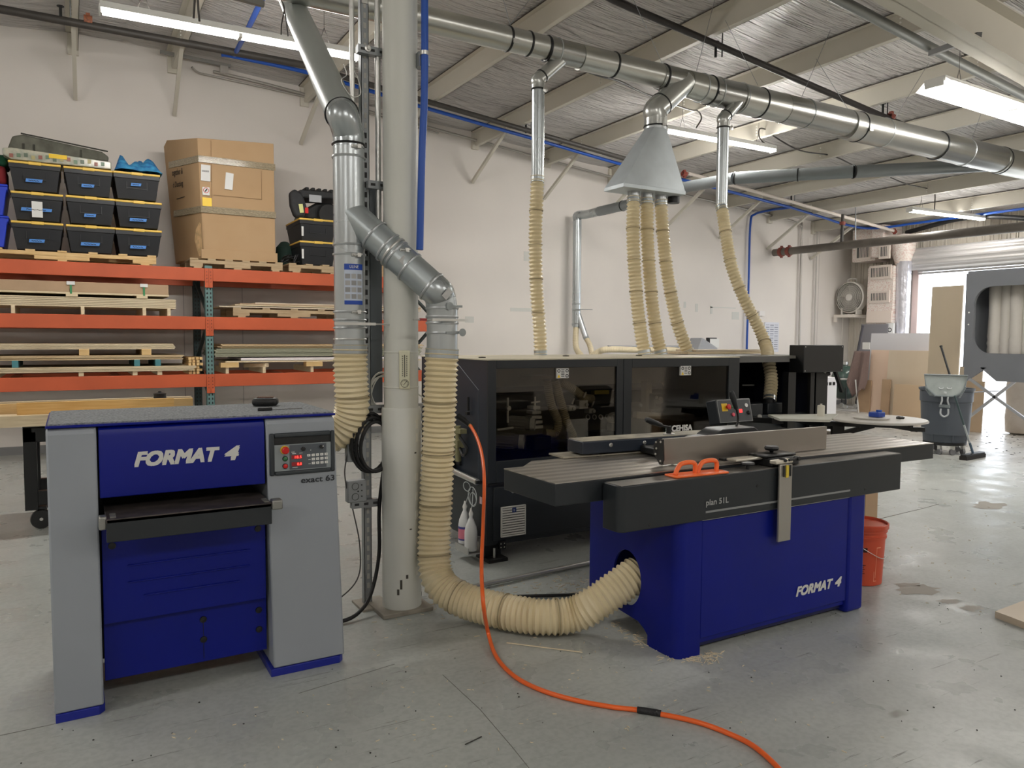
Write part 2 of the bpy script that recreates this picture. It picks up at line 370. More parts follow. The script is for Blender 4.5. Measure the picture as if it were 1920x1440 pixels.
# door frame, roll-up door, outside ground
JM = mat('door_jamb',(206,186,180),0.55)
struct(MB().box(XF-0.08,XF+0.06,DY1,DY1+0.13,0,DZ+0.12).build('door_1', [JM], bevel=0.004))
struct(MB().box(XF-0.14,XF-0.03,DY1+0.13,DY1+0.20,0,3.0).build('trim_3', mat('door_track',(150,150,146),0.4,metal=0.5)))
dn = struct(MB().prism([(0,0),(0.01,0),(0.01,0.01),(0,0.01)],'y',0,0.01).build('door_2', CREAM)) if False else None
CUR = mat('roll_door_curtain',(186,184,182),0.4,metal=0.15)
t = thing('roll_up_door','white steel door curtain rolled up above the open doorway','door',(XF-0.3,6.8,2.8))
prof = []
for k in range(48):
    a = 2*math.pi*k/48; r = 0.205+(0.018 if k%4 in (0,1) else 0.0); prof.append((XF-0.25+r*math.cos(a), 3.10+r*math.sin(a)))
b = MB(); n = len(prof); y0, y1 = DY0-0.3, DY1+0.22
vs = [(x,y1,z) for x,z in prof]+[(x,y0,z) for x,z in prof]; b.add(vs, [(i,(i+1)%n,n+(i+1)%n,n+i) for i in range(n)]+[tuple(range(n))])
b.build('curtain_roll', CUR, t, smooth=25)
b = MB()
for k in range(3): b.box(XF-0.10-0.01*k,XF-0.08,y0+0.3,DY1+0.0,2.80+0.05*k,2.84+0.05*k)
b.build('bottom_slats', CUR, t)
b = MB().box(XF-0.55,XF-0.04,DY1+0.19,DY1+0.205,2.98,3.04); b.prism([(XF-0.5,3.0),(XF-0.05,3.0),(XF-0.05,2.7)],'y',DY1+0.19,DY1+0.205); b.lathe([(0.0,0),(0.22,0),(0.23,0.02),(0.12,0.03)],(XF-0.25,DY1+0.21,3.10),(0,-1,0),12); b.build('end_bracket', mat('dark_bracket',(90,88,84),0.5), t)
struct(MB().box(XF+0.05,40,-20,30,-0.2,-0.03).build('trim_4', mat('sunny_pavement',(170,168,162),0.8)))
# ================================================================== pallet rack and what lies on it
RY, RB = 9.70, 10.72
t = thing('pallet_rack','orange and green steel pallet rack along the left wall','rack',(1.44,10.2,0))
XU = [1.395,1.485]                                        # upright seen
def upright(xc, y, m, z1=2.30):
    b = MB(); b.box(xc-0.045,xc+0.045,y,y+0.004,0,z1); b.box(xc-0.045,xc-0.041,y,y+0.07,0,z1); b.box(xc+0.041,xc+0.045,y,y+0.07,0,z1)
    p = b.build('upright', m, t); h = MB(); z = 0.08
    while z < z1-0.04:
        for s in (-1,1): h.prism([(xc+s*0.019-0.008,z),(xc+s*0.019+0.008,z),(xc+s*0.019+0.006,z+0.026),(xc+s*0.019-0.006,z+0.026)],'y',y-0.002,y+0.001)
        z += 0.0508
    h.build('slot_row', BLACK, p); return p
for xc in (-1.55,1.44,4.43):
    upright(xc, RY, RACKG); upright(xc, RB, RACKD)
    z = 0.2; s = 0; b = MB()
    while z < 2.0:
        b.beam((xc,RY+0.05,z if s else z+0.45),(xc,RB,z+0.45 if s else z),0.04,0.03); z += 0.5; s ^= 1
    b.beam((xc,RY+0.05,2.25),(xc,RB,2.25),0.04,0.03); b.build('frame_brace', RACKD, t)
for zt in (2.268,1.69,1.0):
    for xa, xb in ((-1.505,1.395),(1.485,4.385)):
        for y in (RY-0.008,RB+0.0):
            b = MB().box(xa,xb,y,y+0.055,zt-0.152,zt); b.box(xa,xb,y+0.055,y+0.066,zt-0.152,zt-0.035); p = b.build('beam', RACKO, t, bevel=0.004)
            if y < 10: 
                for xe in (xa+0.0,xb-0.0):
                    s = -1 if xe == xb else 1; e = xe-0.045 if xe == xa else xe
                    MB().box(e,e+0.044,y-0.006,y-0.001,zt-0.23,zt-0.001).build('beam_connector', RACKO, p, bevel=0.002)
    for x in (-0.6,0.4,2.3,3.5): MB().box(x,x+0.09,RY+0.06,RB,zt-0.045,zt-0.012).build('cross_bar', RACKO, t)
b = MB()
for zt in (2.268,1.69,1.0):
    for k in range(4):
        for s in (-1,1): b.prism([(1.44+s*0.022-0.006,zt-0.17+0.04*k),(1.44+s*0.022+0.006,zt-0.165+0.04*k),(1.44+s*0.022,zt-0.155+0.04*k)],'y',RY-0.018,RY-0.013)
b.build('connector_holes', BLACK, t)
# ---- pallets on the top level
def pallet(x0, x1, y0, y1, z, label, m=PINE, deck=7, group='pallets on the top rack level'):
    t = thing('wooden_pallet', label, 'pallet', ((x0+x1)/2,(y0+y1)/2,z), group)
    h = 0.118; n = 3
    for k in range(3):
        y = y0+(y1-y0-0.038)*k/2; b = MB()
        x = x0
        segs = [(x0,x1,z+0.058,z+h-0.018)]
        q = (x1-x0)
        for a, c in ((0,0.13),(0.36,0.64),(0.87,1)): segs.append((x0+q*a,x0+q*c,z+0.018,z+0.06))
        for a, c, d, e in segs: b.box(a,c,y,y+0.038,d,e)
        b.build('stringer', m, t)
    for k in range(deck):
        xx = x0+(x1-x0-0.09)*k/(deck-1); MB().box(xx,xx+0.09,y0-0.006,y1+0.006,z+h-0.018,z+h).build('deck_board', m, t)
    for k in range(3):
        xx = x0+(x1-x0-0.09)*(0.04+0.46*k); MB().box(xx,xx+0.09,y0-0.004,y1+0.004,z,z+0.018).build('bottom_board', m, t)
    return t
OLDP = wood('weathered_pallet_wood',(170,146,112),(190,168,134))
pallet(-1.0,0.875,RY+0.02,RY+0.98,2.268,'bright pine pallet under the three by three stack of black totes')
pallet(1.24,2.32,RY+0.02,RY+0.98,2.268,'weathered pallet under the tall cardboard box',OLDP,6)
pallet(2.40,3.55,RY+0.02,RY+0.98,2.268,'weathered pallet under the two black totes behind the duct',OLDP,6)
# ---- storage totes
def tote(loc, label, group):
    t = thing('storage_tote', label, 'storage tote', loc, group); x, y, z = loc; Wt, D, H = 0.485, 0.72, 0.318
    def ring(w, d, z_): return [(x-w/2,y-d/2,z_),(x+w/2,y-d/2,z_),(x+w/2,y+d/2,z_),(x-w/2,y+d/2,z_)]
    b = MB(); vs = []
    for w_, d_, z_ in ((0.395,0.60,z),(0.46,0.69,z+0.225),(0.475,0.70,z+0.228),(0.475,0.70,z+0.275)): vs += ring(w_,d_,z_)
    fs = [(0,3,2,1),(12,13,14,15)]+[(4*k+i,4*k+(i+1)%4,4*k+4+(i+1)%4,4*k+4+i) for k in range(3) for i in range(4)]; b.add(vs, fs)
    body = b.build('tote_body', TOTE, t, bevel=0.012)
    b = MB()
    for s in (-1,1): b.obox((x+s*0.105,y-0.335,z+0.175),(0.006,0.008,0.13)); 
    b.obox((x,y-0.330,z+0.12),(0.21,0.008,0.006)); b.build('moulded_rib', TOTE, body)
    b = MB().box(x-Wt/2,x+Wt/2,y-D/2,y+D/2,z+0.272,z+0.296); b.box(x-0.20,x+0.20,y-0.31,y+0.31,z+0.29,z+0.303)
    b.box(x-0.06,x+0.06,y-D/2-0.004,y+D/2+0.004,z+0.266,z+0.300); b.build('lid', LID, t, bevel=0.008)
    return t
def tape(t, x, y, z, w_, words, tilt=0.0, wtilt=0.05):
    y = y-0.348; c = math.cos(wtilt)
    b = MB().prism([(x-w_/2,z-0.018),(x+w_/2-0.008,z-0.018+wtilt*0.1),(x+w_/2,z+0.020),(x-w_/2+0.006,z+0.018)],'y',y-0.003,y)
    p = b.build('tape_label', TAPE, t); text(words, INK, p, (x-w_*0.33,y-0.0035,z-0.006), (1,0,0), (0,0,1), w_*0.62, 0.013, name='handwriting')
TX = [-0.285,0.222,0.705]; TZ = [2.388,2.706,3.024]
rows = ['bottom','middle','top']; cols = ['left','centre','right']
tp = [[(0.15,'KITCHEN',0.09),(0.19,'GARDEN',0.09),(0.17,'CLOTHES',0.09)],[(0.29,'BOOKS MISC',0.11),(0.12,'TOOLS',0.09),(0.18,'CHRISTMAS',0.08)],[(0.16,'GAMES',0.10),(0.13,'TOYS',0.10),(0.11,'MISC',0.16)]]
extra = [['low tape label','wide slanted tape label','nearest the cardboard box'],['white label crossed by tape','short tape label','long low tape label'],['under the clear flat case','under the clear case end','under the crumpled blue cloth']]
for r in range(3):
    for c in range(3):
        lab = 'black yellow-lidded tote, %s row, %s column of nine, %s' % (rows[r], cols[c], extra[r][c])
        loc = (TX[c]+(0.006 if r == 1 else -0.004*r), RY+0.40+0.01*((r*2+c)%3), TZ[r])
        t = tote(loc, lab, 'black totes with yellow lids stacked on the rack'); w_, wd, dz = tp[r][c]; 
        if (r,c) == (1,0):
            MB().box(loc[0]-0.055,loc[0]+0.045,loc[1]-0.352,loc[1]-0.340,loc[2]+0.03,loc[2]+0.20).build('printed_label', mat('white_paper',(225,225,222),0.7), t)
        tape(t, loc[0]-0.01, loc[1], loc[2]+dz, w_, '~ ~~~ ~' if False else wd.lower() if False else '~~~~', 0)
# two totes right
for k, (zz, lab) in enumerate(((2.388,'lower black tote with yellow lid behind the vertical duct'),(2.675,'upper black tote with yellow lid carrying the car seat'))):
    t = tote((2.79,RY+0.42,zz), lab, 'black totes with yellow lids stacked on the rack')
    MB().box(2.50 if False else 2.575,2.60,RY+0.065,RY+0.072,zz+0.07,zz+0.19).build('paper_label', mat('white_paper',(225,225,222),0.7), t)
# child car seat on the upper right tote
t = thing('child_car_seat','black child car seat lying on the upper tote behind the duct','car seat',(2.8,10.05,2.99))
SEAT = mat('car_seat_fabric',(44,45,47),0.7,var=0.1,vscale=20)
b = MB(); b.prism([(2.50,2.98),(2.62,2.98),(2.66,3.10),(2.60,3.28),(2.50,3.335),(2.44,3.28),(2.45,3.12)],'y',9.78,9.90); b.build('side_wing', SEAT, t, bevel=0.03)
b = MB(); b.prism([(2.60,2.98),(3.25,2.98),(3.25,3.10),(3.00,3.22),(2.80,3.20),(2.64,3.10)],'y',9.90,10.3); b.build('shell', BLACK, t, bevel=0.03)
b = MB(); b.prism([(2.58,3.24),(3.3,3.28),(3.3,3.36),(2.58,3.345)],'y',9.86,10.30); b.build('back_cushion', SEAT, t, bevel=0.02)
b = MB()
for k in range(6): b.obox((2.68+0.08*k,9.96,3.365),(0.045,0.2,0.04))
b.build('shell_ribs', BLACK, t, bevel=0.01)
MB().box(2.70,2.86,9.850,9.857,3.20,3.29).build('warning_label', mat('grey_label',(176,178,182),0.6), t)
MB().lathe([(0.0,0),(0.14,0.0),(0.15,0.03),(0.13,0.06)],(2.95,9.88,3.05),(0,-1,0),24).build('base_disc', BLACK, t)
MB().obox((2.575,9.772,3.09),(0.05,0.012,0.11),Matrix.Rotation(-0.15,3,'Y')).build('yellow_label', mat('pale_yellow_label',(220,222,150),0.6), t)
MB().obox((2.645,9.78,3.07),(0.04,0.02,0.07)).build('red_buckle', RED, t)
# loose black cables and green bag beside
b = MB(); random.seed(3)
for k in range(6):
    pts = [(2.36+random.random()*0.22,9.80+random.random()*0.2,2.40+random.random()*0.11) for _ in range(6)]; b.tube(smooth(pts,5),0.009,6)
tag(b.build('black_cable_pile', BLACK), 'tangle of black cables on the pallet beside the cardboard box', 'cable')
tag(MB().lathe([(0.02,0),(0.10,0.0),(0.12,0.15),(0.11,0.26),(0.05,0.33),(0.02,0.34)],(2.50,10.35,2.386)).build('dark_green_sack', mat('dark_green_fabric',(28,52,44),0.8)), 'dark green sack standing behind the black cables', 'sack')
# big cardboard box
t = thing('cardboard_box','tall brown cardboard box bound with plastic wrap on a pallet','box',(1.78,10.15,2.386))
top = 3.86; b = MB()
XB0, XB1 = ony(336,495,10.3).x, ony(313,272,10.3).x
vs = [(1.40,9.76,2.386),(2.245,9.76,2.386),(2.245,10.66,2.386),(XB0,10.66,2.386),(XB0,10.3,2.386),(1.35,9.745,top-0.06),(2.235,9.745,top-0.01),(2.235,10.66,top),(XB1,10.66,top),(XB1,10.3,top)]
b.add(vs, [(4,3,2,1,0),(5,6,7,8,9),(0,1,6,5),(1,2,7,6),(2,3,8,7),(3,4,9,8),(4,0,5,9)]); body = b.build('carton', CARD, t, bevel=0.006)
b = MB().box(1.368,2.262,9.735,9.760,2.386,2.50); b.build('base_tray', CARD, t, bevel=0.004)
FILM = mat('plastic_stretch_film',(160,146,120),0.15,bump=0.9,bscale=30,var=0.12,vscale=40,stretch=(1,1,4),coat=0.6)
for z0, z1 in ((3.52,3.60),(2.93,3.01)):
    b = MB(); f = (z0-2.386)/(top-2.386); xl = 1.40+(1.35-1.40)*f
    xb = XB0+(XB1-XB0)*f
    b.prism([(xl-0.006,9.737),(2.252,9.737),(2.252,9.752),(xl+0.004,9.752),(xb+0.006,10.31),(xb-0.012,10.31)],'z',z0,z1); b.build('stretch_wrap', FILM, t, bevel=0.004)
b = MB().box(1.50,1.503,9.7375,9.746,3.1,top-0.07); b.box(2.08,2.082,9.7385,9.746,3.15,3.50); b.box(1.52,2.08,9.7385,9.746,3.15,3.152); b.build('flap_edge', mat('cardboard_shade_line',(140,108,76),0.8), t)
PAP = mat('white_paper',(225,225,222),0.7)
p = MB().obox((1.435,9.738,3.40),(0.105,0.006,0.19),Matrix.Rotation(0.03,3,'Y')).build('shipping_label', PAP, t)
b = MB(); 
for k in range(9): b.box(1.395+0.009*k,1.398+0.009*k+0.002*(k%2),9.732,9.7345,3.41,3.43)
b.build('barcode', INK, p)
MB().obox((1.70,9.737,3.33),(0.09,0.006,0.20),Matrix.Rotation(0.09,3,'Y')).build('packing_slip', PAP, t)
p = MB().obox((1.435,9.738,3.185),(0.08,0.006,0.095)).build('no_step_sticker', PAP, t)
MB().lathe([(0.026,0),(0.032,0.0),(0.032,0.003),(0.026,0.003)],(1.435,9.7345,3.195),(0,-1,0),24,cap=False).build('prohibition_ring', RED, p)
MB().obox((1.435,9.733,3.195),(0.012,0.003,0.04),Matrix.Rotation(0.6,3,'Y')).build('pictogram', INK, p)
p = MB().obox((1.445,9.738,3.06),(0.105,0.006,0.10)).build('yellow_sticker', YEL, t)
# tear showing lighter inner ply
MB().prism([(1.402,2.44),(1.43,2.46),(1.43,2.83),(1.402,2.80)],'y',9.736,9.7365).build('corner_crease', CARD, t)
# printing on the left face
d = Vector((XB0-1.40,10.3-9.76,0)); d.normalize(); f = 0.66
def lp(s, z): 
    f = (z-2.386)/(top-2.386); a = Vector((1.40-0.05*f,9.76-0.015*f,z)); c = Vector((XB0+(XB1-XB0)*f,10.3,z)); q = a+(c-a)*s; nrm = Vector((-d.y,d.x,0)); nrm = nrm if nrm.dot(Vector((-1,-1,0))) > 0 else -nrm; return q+nrm*0.006
def ltext(wd, s0, s1, z, h):
    a, c = lp(s0,z), lp(s1,z); text(wd, INK, body, a, c-a, Vector((0,0,1)), (c-a).length, h, name='printing', bold=0.01)
ltext('together &', 0.93, 0.55, 3.40, 0.10); ltext('d Ducting', 0.93, 0.57, 3.26, 0.09)
a, c = lp(0.84,3.14), lp(0.55,3.15); MB().beam(a,c,0.004,0.008).build('printing', INK, body)
tear = [lp(0.16,2.42),lp(0.24,2.52),lp(0.30,2.62),lp(0.22,2.74),lp(0.08,2.82),lp(0.02,2.80),lp(0.02,2.42)]
b = MB(); b.add(tear, [tuple(range(7))]); b.build('torn_patch', mat('torn_cardboard',(214,180,134),0.9,var=0.08,vscale=20), body)
# camouflage case, clear flat case and cloth on the totes
t = thing('flat_clear_case','clear plastic case of coloured pieces lying across two totes','case',(0.0,9.98,3.335))
b = MB().prism([(-0.58,3.375),(-0.50,3.332),(0.44,3.332),(0.44,3.415),(-0.50,3.455),(-0.58,3.44)],'y',9.76,10.2); b.build('case_body', mat('clear_case_plastic',(150,158,146),0.2,rgb2=(196,190,170),vscale=14,coat=0.5), t, bevel=0.01)
b = MB(); random.seed(5)
cc = [(150,96,84),(104,128,104),(98,112,96),(178,168,120)]
for k in range(14):
    MB().box(-0.52+0.066*k,-0.52+0.066*k+0.035,9.752,9.758,3.35+0.01*(k%3),3.39+0.01*(k%3)).build('coloured_piece', mat('piece_%s'%['red','green','moss','yellow'][k%4], cc[k%4],0.4), t)
MB().box(-0.16,0.01,9.750,9.757,3.385,3.43).build('yellow_label', YEL, t)
t = thing('camouflage_bag','long grey camouflage gear bag lying on the clear case','bag',(0.0,10.2,3.42))
CAMO = mat('grey_camouflage',(112,112,100),0.8,rgb2=(84,84,74),vscale=9)
MB().prism([(-0.56,3.458),(0.42,3.458),(0.43,3.52),(0.36,3.57),(-0.40,3.66),(-0.50,3.63)],'y',10.0,10.4).build('bag_body', CAMO, t, bevel=0.02)
b = MB()
for x in (-0.40,-0.30,0.15): b.obox((x,9.995,3.50),(0.02,0.012,0.12))
b.beam((-0.42,9.99,3.665),(0.42,9.99,3.575),0.02,0.012); b.build('strap', mat('olive_strap',(60,60,52),0.8), t)
# blue cloth
b = MB(); n = 26; vs = []; random.seed(11)
for i in range(n):
    for j in range(12):
        u, v = i/(n-1), j/11; x = 0.48+0.48*u; y = 9.74+0.5*v; e = max(0.0,min(1,8*min(u,1-u)))*max(0.0,min(1,5*min(v+0.02,1-v)))
        z = 3.335+e*(0.115+0.03*math.sin(9*u+3*v)+0.025*math.sin(21*u-6*v)+0.02*math.sin(5+14*v+11*u)); vs.append((x,y,z))
for i in range(n):
    for j in (0,): pass
fs = [(i*12+j,(i+1)*12+j,(i+1)*12+j+1,i*12+j+1) for i in range(n-1) for j in range(11)]
b.add(vs, fs); o = b.build('crumpled_cloth', mat('blue_striped_cloth',(26,86,150),0.85,rgb2=(70,160,205),vscale=6,stretch=(2,1,4)), smooth=80); tag(o,'crumpled blue cloth heaped on the top right tote of the stack','cloth')
sm = o.modifiers.new('solid','SOLIDIFY'); sm.thickness = 0.01
# things at the left edge
for k, (z0, lab) in enumerate(((2.40,'lower blue plastic bin at the left end of the top rack level'),(2.735,'upper blue plastic bin at the left end of the top rack level'))):
    t = thing('blue_storage_bin', lab, 'storage bin', (-0.80,10.05,z0), 'blue bins at the left end of the rack')
    b = MB(); vs = []
    for w_, zz in ((0.40,z0),(0.48,z0+0.27),(0.50,z0+0.275),(0.50,z0+0.325)): vs += [(-0.80-w_/2,9.80,zz),(-0.80+w_/2,9.80,zz),(-0.80+w_/2,10.35,zz),(-0.80-w_/2,10.35,zz)]
    b.add(vs, [(0,3,2,1),(12,13,14,15)]+[(4*q+i,4*q+(i+1)%4,4*q+4+(i+1)%4,4*q+4+i) for q in range(3) for i in range(4)])
    b.build('bin_body', mat('bright_blue_plastic',(34,62,196),0.35), t, bevel=0.02)
    MB().box(-1.06,-0.545,9.785,10.37,z0+0.305,z0+0.33).build('bin_lid', mat('bright_blue_plastic',(34,62,196),0.35), t, bevel=0.01)
tag(MB().box(-1.0,-0.56,9.85,10.3,3.07,3.27).build('dark_red_bag', mat('dark_red_fabric',(120,22,28),0.8), bevel=0.04), 'dark red bag on top of the blue bins', 'bag')
tag(MB().box(-1.0,-0.54,9.90,10.3,3.272,3.40).build('green_net_bag', mat('green_mesh',(24,84,60),0.9,bump=0.5,bscale=60), bevel=0.04), 'green mesh bag lying on the dark red bag', 'bag')
# ---- sheet stacks
def sheets(x0, x1, y0, y1, z, n, th, m, label, group, jig=0.03, name='plywood_sheet', cat='wood sheet'):
    first = None; random.seed(int(z*1000)+n)
    for k in range(n):
        dx = (random.random()-0.5)*jig; loc = ((x0+x1)/2+dx,(y0+y1)/2+(random.random()-0.5)*jig*0.5,z+k*th)
        if first is None:
            b = MB().box(loc[0]-(x1-x0)/2,loc[0]+(x1-x0)/2,loc[1]-(y1-y0)/2,loc[1]+(y1-y0)/2,loc[2],loc[2]+th*0.82); first = tag(b.build(name, m), label, cat, group); first.location = loc
        else:
            o = first.copy(); col.objects.link(o); o.location = loc
    return z+n*th
def blocks(xs, z0, z1, m, label, name='spacer_block', y0=RY+0.005, w_=0.07, depth=0.95, group=None):
    for k, x in enumerate(xs):
        tag(MB().box(x,x+w_,y0,y0+depth,z0,z1).build(name, m), label, 'wood block', group)
EDG = wood('ply_edge_layers',(196,178,146),(224,208,176),st=(1,1,60),sc_=2.0)
EDG2 = wood('ply_edge_dark',(186,158,118),(212,190,152),st=(1,1,60),sc_=2.0)
# second level, left bay
blocks((-0.55,0.10,0.72,0.98), 1.692, 1.777, PLY, 'pale pine bearer under the thick plywood stack on the middle level', 'timber_bearer', w_=0.035, group='bearers on the middle level')
z = sheets(-1.35,1.075,RY+0.02,RY+1.0,1.777,6,0.0185,EDG,'pale plywood sheet in the thick stack on the middle rack level','plywood sheets on the middle level',0.01)
blocks((-0.04,0.66), z, z+0.03, PLY, 'short pine spacer on the thick plywood stack under a strapped bundle', 'spacer_block', w_=0.115, group='spacers under the strapped bundle')
t = thing('strapped_board_bundle','brown wrapped bundle of boards with two green straps on spacers','board bundle',(-0.2,10.2,1.92))
MB().box(-1.35,1.0,RY+0.03,RY+0.95,z+0.05,z+0.165).build('wrapped_boards', MDF, t, bevel=0.004); MB().box(-1.35,1.003,RY+0.025,RY+0.95,z+0.03,z+0.05).build('bottom_board', PLY, t)
for x in (0.0,0.73):
    MB().box(x,x+0.02,RY+0.018,RY+0.96,z+0.028,z+0.168).build('green_strap', mat('green_strap',(60,140,90),0.5), t)
    MB().box(x-0.03,x+0.05,RY+0.012,RY+0.02,z+0.13,z+0.168).build('corner_protector', PAP, t)
# third level, left bay: three stacks
blocks((-0.72,0.06,0.60,0.86), 1.002, 1.05, PLY, 'pine bearer under the lowest plywood stack of the rack', 'timber_bearer', w_=0.05, group='bearers on the lowest level')
z = sheets(-1.35,1.27,RY-0.02,RY+1.0,1.05,4,0.0145,EDG,'plywood sheet in the lowest stack on the bottom rack level','plywood sheets of the lowest stack',0.03)
TEAL = mat('teal_painted_block',(70,130,138),0.6)
blocks((-0.56,0.62,0.84), z, z+0.075, TEAL, 'teal painted block between the lowest two plywood stacks', 'painted_block', w_=0.058, group='teal blocks between the sheets')
z += 0.075
z = sheets(-1.35,1.13,RY,RY+0.98,z,4,0.013,EDG2,'warm brown plywood sheet in the middle stack of the bottom level','plywood sheets of the middle stack',0.05)
blocks((0.07,0.70), z, z+0.068, PINE, 'stubby pine block under the top plywood stack of the bottom level', 'spacer_block', w_=0.10, group='pine blocks under the top stack')
z += 0.068
z = sheets(-1.35,1.05,RY+0.02,RY+0.98,z,4,0.0165,EDG,'plywood sheet in the top stack of the bottom rack level','plywood sheets of the top stack',0.03)
# dowels / sticks near the upright
t0 = None; random.seed(9)
k = 0
for r in range(6):
    for c in range(3+(r%2)):
        x = 1.20+0.042*c+random.random()*0.008; zz = 1.004+r*0.034
        L = 0.5+random.random()*0.3
        if t0 is None:
            t0 = tag(MB().box(x,x+0.032,RY+0.02,RY+0.62,zz,zz+0.03).build('wood_stick', PINE),'short wooden stick in the pile beside the green upright','wood stick','wooden sticks piled beside the upright'); 
        else:
            o = t0.copy(); col.objects.link(o); o.location = (x+0.016,RY+0.32+random.random()*0.05,zz)
# right bay, middle level
tp_ = pallet(1.72,3.20,RY+0.03,RY+0.95,1.692,'pale pallet under loose sheets on the middle level right of the upright',OLDP,5,'pallets on the lower rack levels')
for k, (x0, x1, dz, m, lab) in enumerate(((1.56,4.2,0.0,LAM,'lowest of the loose pale sheets on the right middle level'),(1.74,4.2,0.022,PLY,'middle one of the loose pale sheets on the right middle level'),(1.80,4.2,0.038,MDF,'thin brown sheet among the loose sheets on the right middle level'),(1.98,4.2,0.052,LAM,'uppermost pale sheet on the right middle level'))):
    tag(MB().box(x0,x1,RY+0.02,RY+0.95,1.812+dz,1.812+dz+0.014).build('loose_sheet', m), lab, 'wood sheet', 'loose sheets on the right middle level')
# right bay, bottom level
t = thing('block_stand','pine blocks and slats carrying the sheet pile on the right bottom level','wood block',(2.3,10.1,1.002))
for x in (1.62,2.06,2.66): MB().box(x,x+0.035,RY+0.02,RY+0.9,1.002,1.075).build('bearer', PLY, t)
for x in (1.56,2.60): MB().box(x,x+0.21,RY+0.0,RY+0.15,1.077,1.135).build('pine_block', PINE, t)
MB().beam((1.9,RY+0.3,1.09),(2.12,RY+0.05,1.10),0.06,0.05).build('slanted_block', PLY, t)
z = 1.137
z = sheets(1.62,4.2,RY+0.02,RY+0.95,z,1,0.02,PLY,'pale plywood sheet at the bottom of the right bay pile','bottom sheet of the right bay pile',0)
WHT = mat('white_melamine',(226,218,216),0.4)
tag(MB().box(1.80,4.2,RY+0.02,RY+0.95,z+0.002,z+0.035).build('white_board', WHT), 'white melamine board low in the right bay pile', 'board')
z += 0.05
GRB = mat('green_grey_board_edge',(150,150,128),0.6)
z = sheets(1.50,4.2,RY+0.02,RY+0.95,z,6,0.017,GRB,'greenish grey edged board in the right bay pile','greenish boards of the right bay pile',0.05,'board','board')
z = sheets(1.54,4.2,RY+0.03,RY+0.95,z,4,0.013,EDG2,'thin brown edged sheet on top of the right bay pile','thin sheets on top of the right bay pile',0.10,'thin_sheet')
# orange plastic bag on the right end of the rack
b = MB().lathe([(0.02,0),(0.12,0.02),(0.17,0.12),(0.15,0.24),(0.06,0.33),(0.02,0.36)],(4.15,9.95,2.62),n=20)
tag(MB().box(3.62,3.98,9.76,10.2,2.27,2.66).build('carton', CARD), 'brown carton behind the white column on the top rack level', 'box')
tag(MB().lathe([(0.02,0),(0.10,0.01),(0.155,0.10),(0.12,0.20),(0.04,0.27),(0.07,0.31)],(4.02,9.95,2.665),n=14).build('orange_plastic_bag', mat('orange_film',(232,100,64),0.35,bump=0.8,bscale=14,var=0.15,vscale=12)), 'crumpled orange plastic bag peeking out right of the white column', 'bag')
# ================================================================== column, strut frame, pipes
CX, CY = 1.50, 3.735
COLM = mat('white_column_paint',(212,213,206),0.42,rgb2=(203,204,196),vscale=1.5)
t = thing('round_column','round white steel column with a thicker jacket at its foot','column',(CX,CY,0))
MB().cyl((CX,CY,0.02),(CX,CY,4.2),0.090,n=40).build('shaft', COLM, t)
MB().lathe([(0.104,0.02),(0.104,1.075),(0.100,1.085),(0.088,1.085)],(CX,CY,0),n=40).build('jacket', COLM, t)
MB().box(CX-0.15,CX+0.13,CY-0.12,CY+0.13,0,0.022).build('base_plate', mat('dusty_base_plate',(150,144,132),0.7,var=0.1,vscale=10), t, bevel=0.003)
b = MB()
for a, z, h in ((0.9,0.16,0.05),(0.75,0.12,0.03),(1.2,0.2,0.02),(1.9,0.30,0.008),(2.3,0.62,0.008),(1.7,0.85,0.008),(1.4,0.45,0.006),(2.6,0.07,0.02)):
    an = math.pi+a+0.25; r = 0.1045; b.obox((CX+r*math.cos(an),CY+r*math.sin(an),z),(0.002,0.012,h),Matrix.Rotation(an,3,'Z'))
b.build('paint_chips', mat('dark_chip',(70,66,60),0.8), t)
b = MB()
for k, z in enumerate((1.0,0.93,0.72,0.62,0.52,0.38,0.22)):
    an = math.pi+2.05; b.obox((CX+0.1045*math.cos(an),CY+0.1045*math.sin(an),z),(0.002,0.018,0.045),Matrix.Rotation(an,3,'Z'))
b.build('drip_marks', mat('old_drip',(226,224,214),0.5), t)
STRUT = galv('strut_zinc',(150,154,156),0.42); SLOT = mat('slot_dark',(52,52,52),0.8)
# perforated strut upright
sx, sy = 1.352, 3.87
t = thing('strut_frame','galvanised slotted strut frame standing left of the white column','strut frame',(sx,sy,0))
b = MB(); 
for z0 in (0.0,):
    b.box(sx-0.021,sx+0.021,sy-0.021,sy-0.018,0,4.25); b.box(sx-0.021,sx-0.018,sy-0.021,sy+0.021,0,4.25); b.box(sx+0.018,sx+0.021,sy-0.021,sy+0.021,0,4.25)
b.build('upright', STRUT, t)
LIGHTSL = mat('slot_see_through',(176,174,168),0.7)
b = MB(); z = 0.10
while z < 4.1:
    b.prism([(sx-0.007,z),(sx+0.007,z),(sx+0.007,z+0.028),(sx-0.007,z+0.028)],'y',sy-0.0225,sy-0.0205,0 if z > 1.35 and z < 2.5 else 1); z += 0.0508
b.build('slot_row', [SLOT,LIGHTSL], t)
for z, x0, x1 in ((2.905,sx-0.05,CX+0.2),(0.995,sx-0.02,CX+0.32),(1.05,sx-0.02,CX+0.32),(0.55,sx-0.10,CX-0.1),(2.225,sx,CX-0.05)):
    b = MB().box(x0,x1,sy-0.064,sy-0.023,z,z+0.041); p = b.build('cross_strut', STRUT, t)
    b = MB(); x = x0+0.025
    while x < x1-0.02: b.box(x-0.012,x+0.012,sy-0.0655,sy-0.0635,z+0.014,z+0.027); x += 0.0508
    b.build('slot_row', SLOT, p)
MB().box(sx-0.06,sx+0.10,sy-0.10,sy+0.08,0,0.012).build('foot_plate', mat('dusty_base_plate',(150,144,132),0.7), t)
b = MB()
